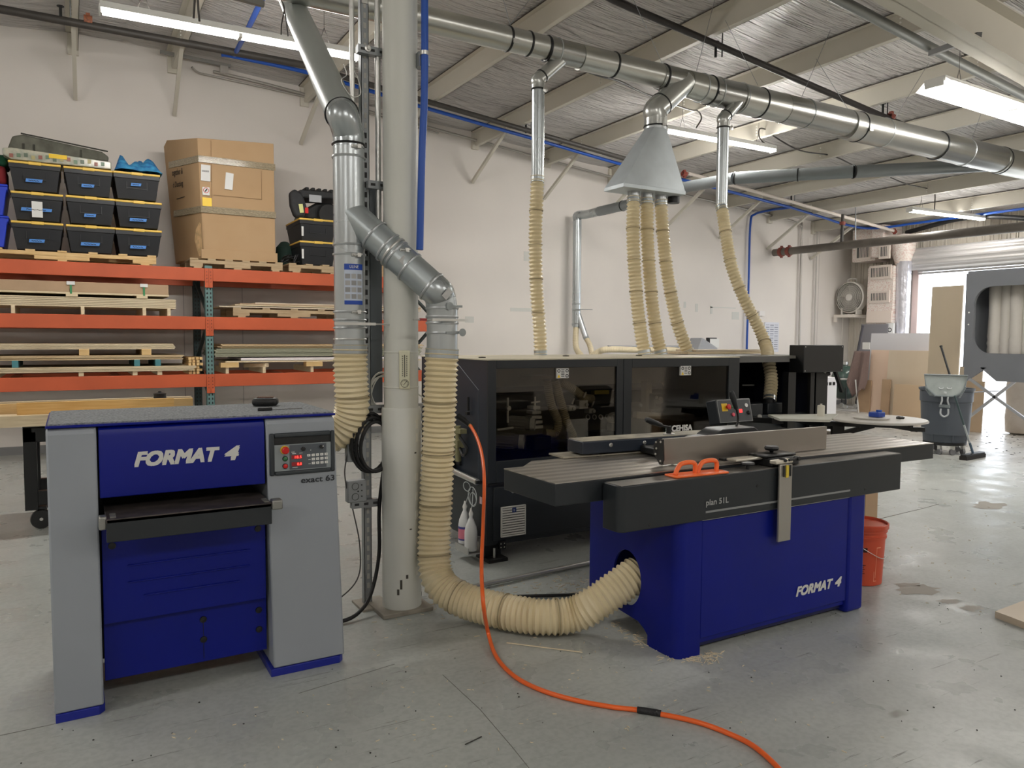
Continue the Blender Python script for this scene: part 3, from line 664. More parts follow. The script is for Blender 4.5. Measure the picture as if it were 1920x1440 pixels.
for z in (3.20,3.30,2.93): b.lathe([(0.0,0),(0.017,0),(0.017,0.004),(0.008,0.006),(0.008,0.014)],(sx,sy-0.024 if z > 3 else sy-0.066,z),(0,-1,0),16)
b.build('bolt_head', STEEL, t)
MB().box(sx-0.016,sx+0.016,sy-0.026,sy-0.022,3.17,3.33).build('splice_plate', STEEL, t)
# grey sheet panel between strut and column
tag(MB().box(sx+0.025,CX-0.05,sy+0.01,sy+0.022,1.10,2.24).build('sheet_metal', mat('grey_panel_paint',(98,104,108),0.5)), 'flat dark grey panel between the strut and the white column', 'panel')
# second upright right of column
tag(MB().box(CX+0.10,CX+0.14,sy-0.02,sy+0.02,0.2,2.2).build('rear_strut', STRUT), 'grey strut standing behind the right side of the white column', 'strut')
# conduits beside the column
for x, r, z0, z1, lab in ((sx-0.075,0.013,2.35,4.2,'thin conduit left of the slotted strut'),(sx+0.062,0.015,2.0,4.2,'thicker conduit just right of the slotted strut'),(sx+0.10,0.009,2.15,4.2,'thin conduit tight against the left of the column'),(CX+0.098,0.006,1.2,4.15,'thin grey cable pipe down the right side of the column')):
    tag(MB().cyl((x,sy-0.04,z0),(x,sy-0.04,z1),r,n=14).build('conduit', STEEL if r > 0.01 else STRUT), lab, 'conduit')
tag(MB().tube(smooth([(1.588,3.615,4.3),(1.586,3.615,3.3),(1.584,3.615,2.72),(1.569,3.615,2.36),(1.556,3.615,1.90)],8),0.0185,16).build('blue_air_pipe', BLUEPIPE), 'vertical blue air pipe down the right side of the column', 'pipe')
t = thing('pipe_clamp','small metal pipe clamp holding the blue pipe to the column','clamp',(CX+0.15,3.68,2.88)); MB().lathe([(0.022,0),(0.022,0.02)],(1.584,3.615,2.88)).build('band', STEEL, t); MB().box(1.56,1.60,3.63,3.69,2.83,2.90).build('bracket', STRUT, t)
# junction boxes
for k, (z0, lab) in enumerate(((0.80,'upper square metal junction box behind the black cable coil'),(0.585,'lower square metal junction box on the slotted strut'))):
    t = thing('junction_box', lab, 'junction box', (sx-0.07,sy-0.03,z0), 'junction boxes on the strut'); b = MB().box(sx-0.125,sx-0.022,sy-0.07,sy-0.02,z0,z0+0.115); body = b.build('box_body', STRUT, t, bevel=0.004)
    b = MB()
    for dx, dz in ((0.03,0.03),(0.03,0.085)): b.lathe([(0.017,0),(0.019,0.001),(0.019,0.002),(0.017,0.002)],(sx-0.115+dx,sy-0.0705,z0+dz),(0,-1,0),20,cap=False)
    for dx, dz in ((0.065,0.03),(0.065,0.06),(0.065,0.09),(0.045,0.058)): b.cyl((sx-0.115+dx,sy-0.069,z0+dz),(sx-0.115+dx,sy-0.072,z0+dz),0.004,n=8)
    b.build('knockout', SLOT, body)
# black cable coil on strut
b = MB(); c0 = Vector((sx-0.012,sy-0.09,0.90))
for k in range(3):
    pts = []
    for i in range(28):
        a = 2*math.pi*i/28; pts.append(c0+Vector(((0.098-0.008*k)*math.cos(a)+0.012*k, -0.012*k+0.01*math.sin(2*a), (0.155-0.012*k)*math.sin(a)-0.01*k)))
    b.tube(pts,0.010,10,closed=True)
b.tube(smooth([c0+Vector((0.07,0,0.14)),c0+Vector((0.085,0.0,-0.05)),(sx+0.045,sy-0.075,0.55),(sx+0.042,sy-0.075,0.30),(sx+0.0,sy-0.09,0.12),(sx-0.08,sy-0.16,0.045),(sx-0.20,sy-0.20,0.014),(0.93,3.72,0.014)],8),0.010,10)
tag(b.build('black_power_cable', mat('black_rubber',(20,20,21),0.5)), 'coiled thick black power cable on the strut running down to the planer', 'cable')
tag(MB().tube(smooth([(sx-0.125,sy-0.05,0.66),(sx-0.135,sy-0.05,0.75),(sx-0.12,sy-0.06,0.86)],6),0.0035,6).build('thin_wire', mat('grey_wire',(70,70,70),0.6)), 'thin grey wire between the two junction boxes', 'wire')
tag(MB().tube(smooth([(sx-0.10,sy-0.05,0.58),(sx-0.06,sy-0.06,0.35),(sx-0.09,sy-0.10,0.18),(sx-0.25,sy-0.15,0.09),(0.95,3.7,0.07)],8),0.0035,6).build('hanging_wire', mat('grey_wire',(70,70,70),0.6)), 'thin grey wire hanging from the lower junction box to the planer', 'wire')
# white cable coil behind column
b = MB(); random.seed(4)
for k in range(8):
    c = Vector((CX-0.055+random.uniform(-0.012,0.012),CY+0.13,1.155+random.uniform(-0.01,0.01))); q = random.uniform(-0.2,0.2)
    pts = [c+Vector(((0.072+0.004*(k%3))*math.cos(2*math.pi*i/24+q),0.012*math.sin(4*math.pi*i/24+k),(0.094+0.004*(k%4))*math.sin(2*math.pi*i/24))) for i in range(24)]; b.tube(pts,0.0038,6,closed=True)
b.tube(smooth([(CX+0.05,CY+0.06,1.20),(CX+0.13,CY+0.02,1.13),(CX+0.2,CY,1.08)],5),0.004,6)
tag(b.build('white_cable_coil', mat('white_cable',(214,214,206),0.5)), 'loops of thin white cable hanging behind the left of the column', 'cable')
# thermometer on the column
t = thing('thermometer','long cream wall thermometer with a round dial strapped to the column','thermometer',(1.44,3.61,1.155))
DIRV = Vector((-0.30,-0.954,0)).normalized(); SX = Vector((0.954,-0.30,0)); TC = Vector((CX,CY,0))+DIRV*0.096+SX*0.010
TH = mat('cream_enamel',(214,212,186),0.4); Rm = Matrix((SX,-DIRV,Vector((0,0,1)))).transposed()
MB().obox(TC+Vector((0,0,1.285)),(0.056,0.012,0.20),Rm).build('face_plate', TH, t, bevel=0.012)
b = MB().obox(TC+DIRV*0.007+Vector((0,0,1.305)),(0.003,0.003,0.115),Rm); 
for k in range(11):
    for s in (-1,1): b.obox(TC+DIRV*0.0065+SX*(s*0.011)+Vector((0,0,1.255+0.010*k)),(0.005,0.002,0.0045),Rm)
b.build('scale_marks', INK, t)
b = MB().lathe([(0.019,0),(0.021,0),(0.021,0.002),(0.019,0.002)],TC+DIRV*0.006+Vector((0,0,1.215)),DIRV,28,cap=False)
for k in range(10):
    a = math.radians(-40+26*k); b.obox(TC+DIRV*0.0068+SX*(0.015*math.cos(a))+Vector((0,0,1.215+0.015*math.sin(a))),(0.003,0.001,0.003),Rm)
b.beam(TC+DIRV*0.008+SX*-0.007+Vector((0,0,1.206)),TC+DIRV*0.008+SX*0.011+Vector((0,0,1.228)),0.0015,0.002)
b.build('dial', INK, t)
b = MB()
for z in (1.375,1.192):
    pts = [Vector((CX,CY,z))+Vector((0.0925*math.cos(a),0.0925*math.sin(a),0)) for a in [2*math.pi*i/32 for i in range(32)]]; b.tube(pts,0.003,6,closed=True)
b.build('strap_wire', mat('white_wire',(222,222,214),0.5), t)
# ------------------------------------------------ duct drop to the planer + branch to the jointer
VY = 3.80
def PV(x, y, Y=VY): return ony(x, y, Y)
vc0, vc1 = PV(652,272), PV(658,650); VX = (vc0.x+vc1.x)/2
t = thing('vertical_duct','galvanised vertical duct drop left of the column with poster and side branch','duct',(VX,VY,vc1.z), 'galvanised dust ducts by the column')
R6 = 0.079
MB().cyl((VX,VY,vc1.z-0.0),(VX,VY,vc0.z),R6,n=36).build('straight_pipe', galv('bright_duct',(186,192,194),0.25), t)
# elbow into inclined duct
el = [Vector((VX,VY,vc0.z))]; top = ony(641,214,VY); up = Vector(CP + _ray(545,0)*(5.35/FPX)); dirn = (up-Vector((top.x,VY,top.z))).normalized()
P0 = Vector((top.x,VY,top.z)); c = smooth([Vector((VX,VY,vc0.z-0.02)),Vector((VX,VY,vc0.z+0.05)),P0-dirn*0.035,P0+dirn*0.03],6)
MB().tube(c,[R6+0.001]*len(c),32).build('elbow', galv('bright_elbow',(176,182,184),0.22), t, smooth=50)
P0 = Vector((top.x,VY,top.z)); MB().tube([P0, P0+dirn*2.4],[R6*1.03,R6*1.03],36).build('inclined_pipe', mat('dull_duct',(164,170,166),0.45,metal=0.45), t)
def band(c, ax, r, name='clamp_ring', m=None, par=t, w_=0.012):
    c = Vector(c); ax = Vector(ax).normalized(); return MB().lathe([(r-0.004,-w_/2),(r+0.004,-w_/2),(r+0.006,0),(r+0.004,w_/2),(r-0.004,w_/2)],c,ax,36,cap=False).build(name, m or BLKM, par)
band(P0,dirn,R6+0.003)
for z_, m in ((PV(652,272).z,BLKM),(PV(652,296).z,GALV),(PV(655,460).z,GALV),(PV(656,478).z,GALV),(PV(658,585).z,GALV),(PV(658,600).z,GALV),(PV(658,615).z,GALV),(PV(658,636).z,STEEL)): band((VX,VY,z_),(0,0,1),R6+0.001,m=m,w_=0.010)
def latch(c, par, ang=0.0):
    c = Vector(c); b = MB().obox(c,(0.05,0.012,0.014)); b.obox(c+Vector((0.012,-0.008,0.0)),(0.02,0.014,0.022)); b.tube([c+Vector((-0.02,-0.01,0)),c+Vector((0.03,-0.012,0.004))],0.004,8); b.build('latch', STEEL, par, bevel=0.002)
for y_ in (274,478,585): 
    q = PV(668,y_,VY-R6-0.004); latch(q, t)
# blast gate rod on drop 1
z_ = PV(655,608).z; b = MB().box(VX-0.115,VX+0.10,VY-0.11,VY-0.10,z_-0.006,z_+0.008); b.cyl((VX+0.08,VY-0.105,z_),(VX+0.235,VY-0.105,z_),0.004,n=8); b.build('gate_slide', STEEL, t)
MB().box(VX+0.205,VX+0.235,VY-0.112,VY-0.098,z_-0.005,z_+0.007).build('red_handle', mat('dark_red_grip',(150,40,44),0.5), t)
# poster
PA = []
zt, zb = PV(652,497).z, PV(652,572).z
def curved(z0, z1, a0, a1, r, n=10):
    b = MB(); vs = []
    for i in range(n+1):
        a = a0+(a1-a0)*i/n; 
        for z in (z0,z1): vs.append((VX+r*math.cos(a),VY+r*math.sin(a),z))
    for i in range(n+1):
        a = a0+(a1-a0)*i/n
        for z in (z0,z1): vs.append((VX+(r-0.001)*math.cos(a),VY+(r-0.001)*math.sin(a),z))
    o = 2*(n+1); b.add(vs, [(2*i,2*i+2,2*i+3,2*i+1) for i in range(n)]+[(o+2*i,o+2*i+1,o+2*i+3,o+2*i+2) for i in range(n)]); return b
A0, A1 = math.radians(233), math.radians(303)
p = curved(zb,zt,A0,A1,R6+0.002).build('safety_poster', mat('poster_paper',(196,206,222),0.6), t)
PB = mat('poster_blue',(30,72,168),0.5)
curved(zt-0.030,zt,A0,A1,R6+0.0028).build('blue_band', PB, p); curved(zb,zb+0.020,A0,A1,R6+0.0028).build('blue_band', PB, p)
am = math.radians(265); text('ULINE', WHITE, p, (VX+(R6+0.006)*math.cos(math.radians(252)),VY+(R6+0.006)*math.sin(math.radians(252))-0.001,zt-0.022), (0.98,-0.12,0), (0,0,1), 0.045, 0.014)
for r in range(4):
    for c_ in range(3):
        a = A0+math.radians(3+22*c_); z1 = zt-0.05-0.034*r; curved(z1-0.024,z1,a,a+math.radians(18),R6+0.0028,4).build('text_block', mat('poster_grey_%d'%((r+c_)%2),(150+22*((r+c_)%2),)*3,0.6), p)
# branch towards the jointer drop
B0 = Vector((VX,VY,PV(660,400).z)); a = ony(812,540,3.55); B1 = Vector((a.x,3.55,a.z)); bd = (B1-B0).normalized()
bs = B0+bd*0.02
MB().tube([Vector((VX,VY,B0.z))+bd*0.0, B1],[R6,R6],36).build('branch_pipe', galv('branch_duct',(178,186,188),0.33), t)
e0 = ony(829,600,3.55); D = Vector((e0.x,3.55,e0.z)); pts = smooth([B1-bd*0.02,B1+bd*0.03,Vector((D.x-0.012,3.55,D.z+0.12)),D+Vector((0,0,0.05)),D],6)
MB().tube(pts,[R6+0.001]*len(pts),32).build('lower_elbow', galv('bright_elbow',(176,182,184),0.22), t, smooth=50)
L = (B1-B0).length
for f in (0.30,0.46,0.56,0.72,0.98): band(B0+bd*(L*f),bd,R6+0.002,m=GALV)
band(B0+bd*(L*0.52),bd,R6+0.004,m=STEEL); latch(B0+bd*(L*0.54)+Vector((0.02,-R6-0.006,0.01)), t)
h2z = ony(828,655,3.55).z
MB().cyl((D.x,3.55,h2z-0.02),(D.x,3.55,D.z),R6,n=36).build('drop_pipe', galv('bright_duct',(186,192,194),0.25), t)
for y_ in (578,594,606,624): band((D.x,3.55,ony(828,y_,3.55).z),(0,0,1),R6+0.001,m=GALV)
for y_, s in ((576,1),(624,1)):
    zz = ony(828,y_,3.55).z; b = MB().beam((D.x-0.02,3.55-R6-0.01,zz),(D.x+0.075,3.55-R6-0.0,zz+0.003),0.008,0.012); b.lathe([(0.0,0),(0.018,0),(0.02,0.004),(0.0,0.006)],(D.x+(0.0 if y_ == 576 else 0.07),3.55-R6-0.012,zz+0.002),(0,-1,0),20); b.build('lever_clamp', mat('grey_lever',(150,156,156),0.4), t)
z_ = ony(828,601,3.55).z; b = MB().box(D.x-0.10,D.x+0.10,3.55-0.1,3.55-0.09,z_-0.005,z_+0.007); b.cyl((D.x-0.2,3.455,z_),(D.x-0.08,3.455,z_),0.004,n=8); b.build('gate_slide', STEEL, t)
MB().box(D.x-0.165,D.x-0.13,3.447,3.461,z_-0.005,z_+0.007).build('red_handle', mat('dark_red_grip',(150,40,44),0.5), t)
MB().obox(B0+bd*(L*0.62)+Vector((-0.01,-R6-0.002,-0.02)),(0.06,0.002,0.04),Matrix.Rotation(0.75,3,'Y')).build('paper_sticker', mat('silver_label',(186,186,184),0.5), t)
MB().obox(B1+bd*0.05+Vector((0.0,-R6-0.003,-0.0)),(0.055,0.002,0.032),Matrix.Rotation(-0.85,3,'Y')).build('paper_sticker', mat('silver_label',(186,186,184),0.5), t)
# flexible hoses
def flex(name_label, pts, r, loc=None, m=HOSE, pitch=0.026, amp=0.0065, cuffs=(0,), n=22, group='cream corrugated dust hoses', marks=True):
    P = [Vector(p) for p in pts]; h = hose_mesh(P, r, pitch, amp, n)
    lo = Vector((P[0].x,P[0].y,min(q.z for q in P))); t = thing('flexible_hose', name_label, 'hose', lo, group)
    h.build('corrugated_tube', m, t, smooth=70)
    sp = smooth(P, 16)
    for e in cuffs:
        a, c = (sp[0], sp[3]) if e == 0 else (sp[-1], sp[-4]); d = (c-a).normalized(); MB().cyl(a-d*0.004,a+d*0.045,r+0.003,n=28).build('end_cuff', galv('zinc_cuff',(176,182,184),0.28), t)
    if marks:
        L = resample(sp, 0.27)
        for q in L[1:-1]:
            i = min(range(len(sp)), key=lambda i_: (sp[i_]-q).length); i = max(1,min(len(sp)-2,i)); d = (sp[i+1]-sp[i-1]).normalized()
            MB().lathe([(r+amp*0.6,-0.003),(r+amp+0.0016,-0.002),(r+amp+0.0016,0.002),(r+amp*0.6,0.003)],q,d,26,cap=False).build('printed_mark', mat('hose_print',(160,147,116),0.6), t)
    return t
h1 = ony(661,655,VY)
flex('corrugated cream hose looping from the vertical duct down behind the planer',[(VX,VY,vc1.z+0.01),(VX,VY,vc1.z-0.08),(VX+0.005,VY,1.20),(VX+0.01,VY+0.01,1.07),(VX-0.03,VY+0.05,0.965),(VX-0.12,VY+0.12,0.93),(VX-0.24,VY+0.20,0.99),(VX-0.32,VY+0.24,1.03)],0.085,cuffs=(0,))
q = lambda x, y, Y: ony(x, y, Y)
p1 = [(D.x,3.55,h2z),(q(826,720,3.55)),(q(822,830,3.57)),(q(817,950,3.58)),(q(814,1040,3.56)),(q(824,1092,3.50)),onz(862,1122,0.125),onz(935,1144,0.098),onz(1010,1156,0.095),onz(1075,1152,0.105)]
p1 += [Vector((2.17,2.905,0.165)), Vector((2.30,2.87,0.245)), Vector((2.40,2.855,0.30))]
flex('long cream hose running down past the column and along the floor into the jointer',p1,0.083,m=HOSE,cuffs=(0,))
# two electric rails on the floor behind
tag(MB().cyl(onz(850,1108,0.02),onz(1118,1052,0.02),0.014,n=16).build('steel_floor_pipe', STEEL), 'shiny steel pipe lying on the floor behind the jointer', 'pipe')
tag(MB().tube([onz(910,1120,0.012),onz(1118,1114,0.012)],0.009,12).build('black_floor_cable', BLACK), 'straight black cable on the floor left of the jointer', 'cable')
# orange air hose
oc = ony(870,786,4.0)
pts = [ony(882,798,3.95),ony(893,818,3.85),ony(903,850,3.70),ony(908,900,3.5),ony(906,980,3.3),ony(903,1060,3.12),ony(906,1130,2.95),onz(915,1185,0.05),onz(930,1230,0.012),onz(962,1266,0.010),onz(1010,1292,0.010),onz(1075,1312,0.010),onz(1150,1326,0.010),onz(1200,1332,0.010),onz(1300,1352,0.010),onz(1370,1377,0.010),onz(1420,1404,0.010),onz(1470,1452,0.010),onz(1500,1500,0.010)]
t = thing('orange_air_hose','orange rubber air hose hanging from the edgebander and snaking over the floor','hose',onz(930,1230,0))
MB().tube(smooth(pts,8),0.0095,14).build('hose_line', ORANGE, t)
MB().tube([onz(1195,1331,0.011),onz(1217,1334,0.012),onz(1239,1338,0.011)],0.013,14).build('black_tape_joint', mat('black_tape',(34,34,36),0.6,bump=0.4,bscale=80), t)
MB().tube([ony(858,780,4.02),ony(870,788,3.99),ony(880,797,3.96)],[0.019,0.019,0.013],16).build('black_grip', BLACK, t); MB().tube([ony(878,795,3.965),ony(884,800,3.945)],0.011,16).build('brass_fitting', mat('brass',(190,160,90),0.3,metal=0.9), t)
# ================================================================== thickness planer (left foreground)
PY = 3.23
t = thing('thickness_planer','grey and royal blue thickness planer with control panel in the left foreground','planer',(0.46,3.5,0))
YB = 3.82; YBL = 3.90
def cover(x0a, x1a, x0b, x1b, name):
    b = MB(); r = 0.03; ft = []   # front profile with rounded top edge
    prof = [(PY,0.033),(PY,1.085),(PY+0.008,1.100),(PY+0.025,1.108),(YB,1.108),(YB,0.033)]
    vs = [(x0a if z > 0.5 else x0b, y, z) for y, z in prof]+[(x1a if z > 0.5 else x1b, y, z) for y, z in prof]; n = len(prof)
    b.add(vs, [tuple(range(n)), tuple(range(2*n-1,n-1,-1))]+[(i,n+i,n+(i+1)%n,(i+1)%n) for i in range(n)]); return b.build(name, LGREY, t, bevel=0.007, smooth=25)
cl = cover(-0.091,0.072,-0.091,0.072,'left_cover'); cr = cover(0.692,0.985,0.712,1.022,'right_cover')
BLUES = mat('royal_blue_kick',(20,34,140),0.35)
for x0, x1 in ((-0.088,0.076),(0.700,1.018)):
    MB().prism([(x0,PY-0.004),(x1-0.02,PY-0.004),(x1,PY+0.02),(x1,YB),(x0,YB)],'z',0,0.033).build('kick_plate', BLUES, t, bevel=0.002)
MB().box(0.072,0.692,PY+0.30,YB,0.10,1.10).build('machine_body', BLACK, t)
# hood
b = MB(); prof = [(PY+0.004,0.835),(PY+0.004,1.075),(PY+0.012,1.098),(PY+0.030,1.108),(YB,1.108),(YB,1.08),(PY+0.03,1.08),(PY+0.03,0.835)]
vs = [(0.078,y,z) for y, z in prof]+[(0.688,y,z) for y, z in prof]; n = len(prof); b.add(vs, [tuple(range(n)),tuple(range(2*n-1,n-1,-1))]+[(i,n+i,n+(i+1)%n,(i+1)%n) for i in range(n)])
hood = b.build('front_hood', BLUE, t, bevel=0.003, smooth=25)
def ftext(xs, z0, h, par, y, m, gap4=True, w_=None):
    x0, x1 = xs; W = x1-x0
    text('FORMAT', m, par, (x0,y,z0), (1,0,0), (0,0,1), W*0.80, h, shear=0.28, bold=0.13); text('4', m, par, (x0+W*0.845,y,z0), (1,0,0), (0,0,1), W*0.155, h, shear=0.28, bold=0.14)
ftext((0.197,0.588), 0.945, 0.060, hood, PY+0.003, LETW)
# lid and carpet
MB().box(-0.092,0.992,PY+0.006,YB+0.01,1.109,1.119).build('lid_plate', BLUE, t, bevel=0.003)
b = MB(); b.prism([(-0.085,PY+0.018),(0.985,PY+0.018),(0.985,YB),(-0.085,YB+0.005)],'z',1.119,1.125)
b.build('carpet_top', mat('grey_carpet',(160,164,166),0.95,rgb2=(98,102,106),vscale=110,bump=0.3,bscale=200), t)
# table
TB = mat('cast_table_top',(74,68,66),0.4,metal=0.4,var=0.25,vscale=14)
b = MB().box(0.092,0.680,3.08,3.62,0.768,0.785); b.box(0.10,0.67,3.085,3.6,0.755,0.77); tb = b.build('bed_top', TB, t, bevel=0.002)
MB().box(0.092,0.680,3.08,3.10,0.698,0.783).build('bed_front', DARK, t, bevel=0.003)
for x in (0.094,0.672): 
    pass
ST = mat('worn_steel_bracket',(150,150,146),0.4,metal=0.8)
MB().box(0.068,0.094,3.085,3.13,0.745,0.795).build('stop_bracket', ST, t, bevel=0.006); MB().box(0.680,0.722,3.07,3.12,0.755,0.795).build('stop_bracket', ST, t, bevel=0.006)
b = MB()
for x in (0.105,0.655):
    for k in range(5): b.box(x,x+0.02,3.10+0.015*k,3.105+0.015*k,0.785,0.789)
b.build('side_grooves', ST, t)
# blue panels with ribs
pf = MB().box(0.080,0.692,PY+0.035,PY+0.05,0.335,0.715).build('front_panel', BLUE, t, bevel=0.002)
for xa, xb, z in ((0.170,0.630,0.555),(0.170,0.630,0.488),(0.225,0.585,0.428)): MB().prism([(xa,z-0.002),(xb-0.004,z-0.002),(xb,z+0.001),(xb-0.004,z+0.003),(xa,z+0.003),(xa-0.004,z)],'y',PY+0.028,PY+0.036).build('pressed_rib', BLUE, pf, bevel=0.0015)
lp_ = MB().box(0.080,0.700,PY+0.075,PY+0.085,0.095,0.345).build('lower_panel', BLUE, t, bevel=0.002)
MB().box(0.443,0.445,PY+0.073,PY+0.076,0.11,0.29).build('panel_joint', BLACK, lp_)
for x, z, y in ((0.115,0.640,PY+0.035),(0.662,0.640,PY+0.035),(0.444,0.275,PY+0.074),(0.444,0.190,PY+0.074),(0.668,0.275,PY+0.074),(0.668,0.190,PY+0.074)):
    MB().lathe([(0.0,0),(0.014,0),(0.013,0.004),(0.0,0.006)],(x,y,z),(0,-1,0),18).build('bolt', BLKM, t)
# ---- control panel
FR = mat('panel_bezel',(50,56,60),0.45)
x0, x1, z0, z1 = 0.705,0.983,0.866,1.046
b = MB().frame(x0,x1,z0,z1,x0+0.020,x1-0.018,z0+0.018,z1-0.020,PY-0.012,PY+0.002); fr = b.build('control_panel', FR, t, bevel=0.006)
MB().box(x0+0.018,x1-0.016,PY-0.001,PY+0.001,z1-0.05,z1-0.018).build('dark_recess', BLACK, fr)
# keypad face tilts forward
def face(u, v, d=0.0):   # u,v 0..1 over the face
    zz = z0+0.018+v*(z1-0.05-z0-0.018); return Vector((x0+0.020+u*(x1-x0-0.038), PY-0.009+0.006*v-d, zz))
fu, fv = x1-x0-0.038, z1-0.05-z0-0.018
def fbox(u, v, w_, h_, m, par, name, d0=0.0, d1=0.001): 
    c = face(u,v,(d0+d1)/2); return MB().obox(c,(w_,abs(d1-d0)+0.0006,h_)).build(name, m, par, bevel=0.0)
GF = mat('panel_face_grey',(142,150,152),0.45); DG = mat('panel_face_dark',(84,90,96),0.45)
fc = fbox(0.5,0.5,fu,fv,GF,fr,'panel_face',0.0,0.001); 
# children of the face are sub-sub parts: keep them under the panel itself
fbox(0.59,0.5,fu*0.66,fv*0.94,DG,fr,'keypad_plate',0.0012,0.0018)
E1 = face(0.175,0.80); MB().lathe([(0,0),(0.018,0),(0.018,0.006),(0,0.006)],E1,(0,-1,0),24).build('yellow_ring', YEL, fr)
MB().lathe([(0.010,0),(0.010,0.012),(0.0155,0.016),(0.0155,0.022),(0.012,0.026),(0,0.027)],E1,(0,-1,0),24).build('emergency_button', RED, fr)
for v, m, nm in ((0.47,GRN,'green_button'),(0.19,RED,'red_button')):
    c = face(0.18,v); MB().lathe([(0,0),(0.0115,0),(0.0115,0.006),(0,0.006)],c,(0,-1,0),20).build('button_collar', BLACK, fr); MB().lathe([(0,0),(0.0092,0),(0.0092,0.009),(0.007,0.0105),(0,0.011)],c,(0,-1,0),20).build(nm, m, fr)
for u, v in ((0.50,0.80),(0.83,0.84)):
    c = face(u,v); MB().lathe([(0,0),(0.011,0),(0.011,0.003),(0.0085,0.004),(0.0085,0.014),(0,0.015)],c,(0,-1,0),20).build('rotary_knob', BLACK, fr)
b = MB(); c = face(0.50,0.80,0.002)
for k in range(11): a = math.radians(-50+28*k); b.obox(c+Vector((0.0165*math.cos(a),0,0.0165*math.sin(a))),(0.0028,0.001,0.0028))
b.obox(face(0.83,0.84,0.016)+Vector((0.004,0,0.003)),(0.004,0.001,0.004)); b.obox(face(0.83,0.995,0.003),(0.002,0.001,0.004))
b.build('dial_marks', WHITE, fr)
b = MB(); 
for k in range(4): b.beam(face(0.285+0.018*k,0.74,0.003),face(0.294+0.018*k,0.80,0.003),0.001,0.0015); b.beam(face(0.294+0.018*k,0.80,0.003),face(0.303+0.018*k,0.74,0.003),0.001,0.0015)
b.obox(face(0.32,0.70,0.003),(0.014,0.001,0.0025)); b.beam(face(0.63,0.86,0.003),face(0.71,0.80,0.003),0.001,0.004); b.beam(face(0.63,0.72,0.003),face(0.69,0.79,0.003),0.001,0.003); b.beam(face(0.63,0.86,0.003),face(0.64,0.72,0.003),0.001,0.0015)
b.build('symbols', WHITE, fr)
DS = mat('dark_red_display',(120,26,30),0.3,emit=0.25); DL = mat('red_digits',(255,70,60),0.4,emit=2.0)
for v, s in ((0.50,'18.5'),(0.235,'0.0')):
    fbox(0.385,v,0.044,0.0165,DS,fr,'display',0.002,0.003); c = face(0.385,v,0.0035); wd = 0.028 if len(s) > 3 else 0.019
    text(s, DL, fr, (c.x+0.020-wd,c.y,c.z-0.0055), (1,0,0), (0,0,1), wd, 0.011, name='digits', bold=0.02, depth=0.0005)
for r in range(3):
    for c_ in range(5):
        if r and c_ == 0: continue
        v = 0.535-0.155*r; u = 0.60+0.0785*c_; cc = face(u,v,0.002); k = MB().obox(cc,(0.0135,0.0016,0.0105)).build('key', WHITE, fr); 
        text('FSMR0123456789+'[r*5+c_], INK, fr, (cc.x-0.002,cc.y-0.0012,cc.z-0.0025), (1,0,0), (0,0,1), 0.004, 0.005, name='key_mark', depth=0.0003)
b = MB(); b.obox(face(0.61,0.37,0.003),(0.010,0.001,0.0025)); b.obox(face(0.61,0.21,0.003),(0.010,0.001,0.003)); b.obox(face(0.35,0.11,0.003),(0.022,0.001,0.0028)); b.obox(face(0.46,0.64,0.003),(0.015,0.001,0.0022)); b.obox(face(0.34,0.64,0.003),(0.016,0.001,0.004)); b.build('small_print', mat('print_grey',(200,204,204),0.5), fr)
text('exact 63', mat('dark_lettering',(44,48,54),0.5), cr, (0.836,PY-0.0015,0.824), (1,0,0), (0,0,1), 0.146, 0.026, bold=0.07)
# things lying on the planer
t2 = thing('tape_measure','black rounded gauge case lying on the planer top','gauge',(0.76,3.62,1.125))
MB().obox((0.785,3.66,1.145),(0.115,0.075,0.036),Matrix.Rotation(-0.35,3,'Z')).build('case', BLACK, t2, bevel=0.014, seg=3)
MB().obox((0.785,3.66,1.1655),(0.075,0.045,0.003),Matrix.Rotation(-0.35,3,'Z')).build('top_inset', mat('gloss_black',(14,14,15),0.15), t2, bevel=0.003)
t2 = thing('pen_gauge','thin black marker with a steel rule lying on the planer top','rule',(0.76,3.42,1.125))
b = MB().beam((0.70,3.418,1.1325),(0.762,3.420,1.1325),0.012,0.014); b.build('barrel', BLACK, t2, bevel=0.003); MB().beam((0.76,3.421,1.1285),(0.90,3.44,1.1275),0.006,0.002).build('blade', mat('dark_steel',(80,80,80),0.3,metal=0.8), t2)
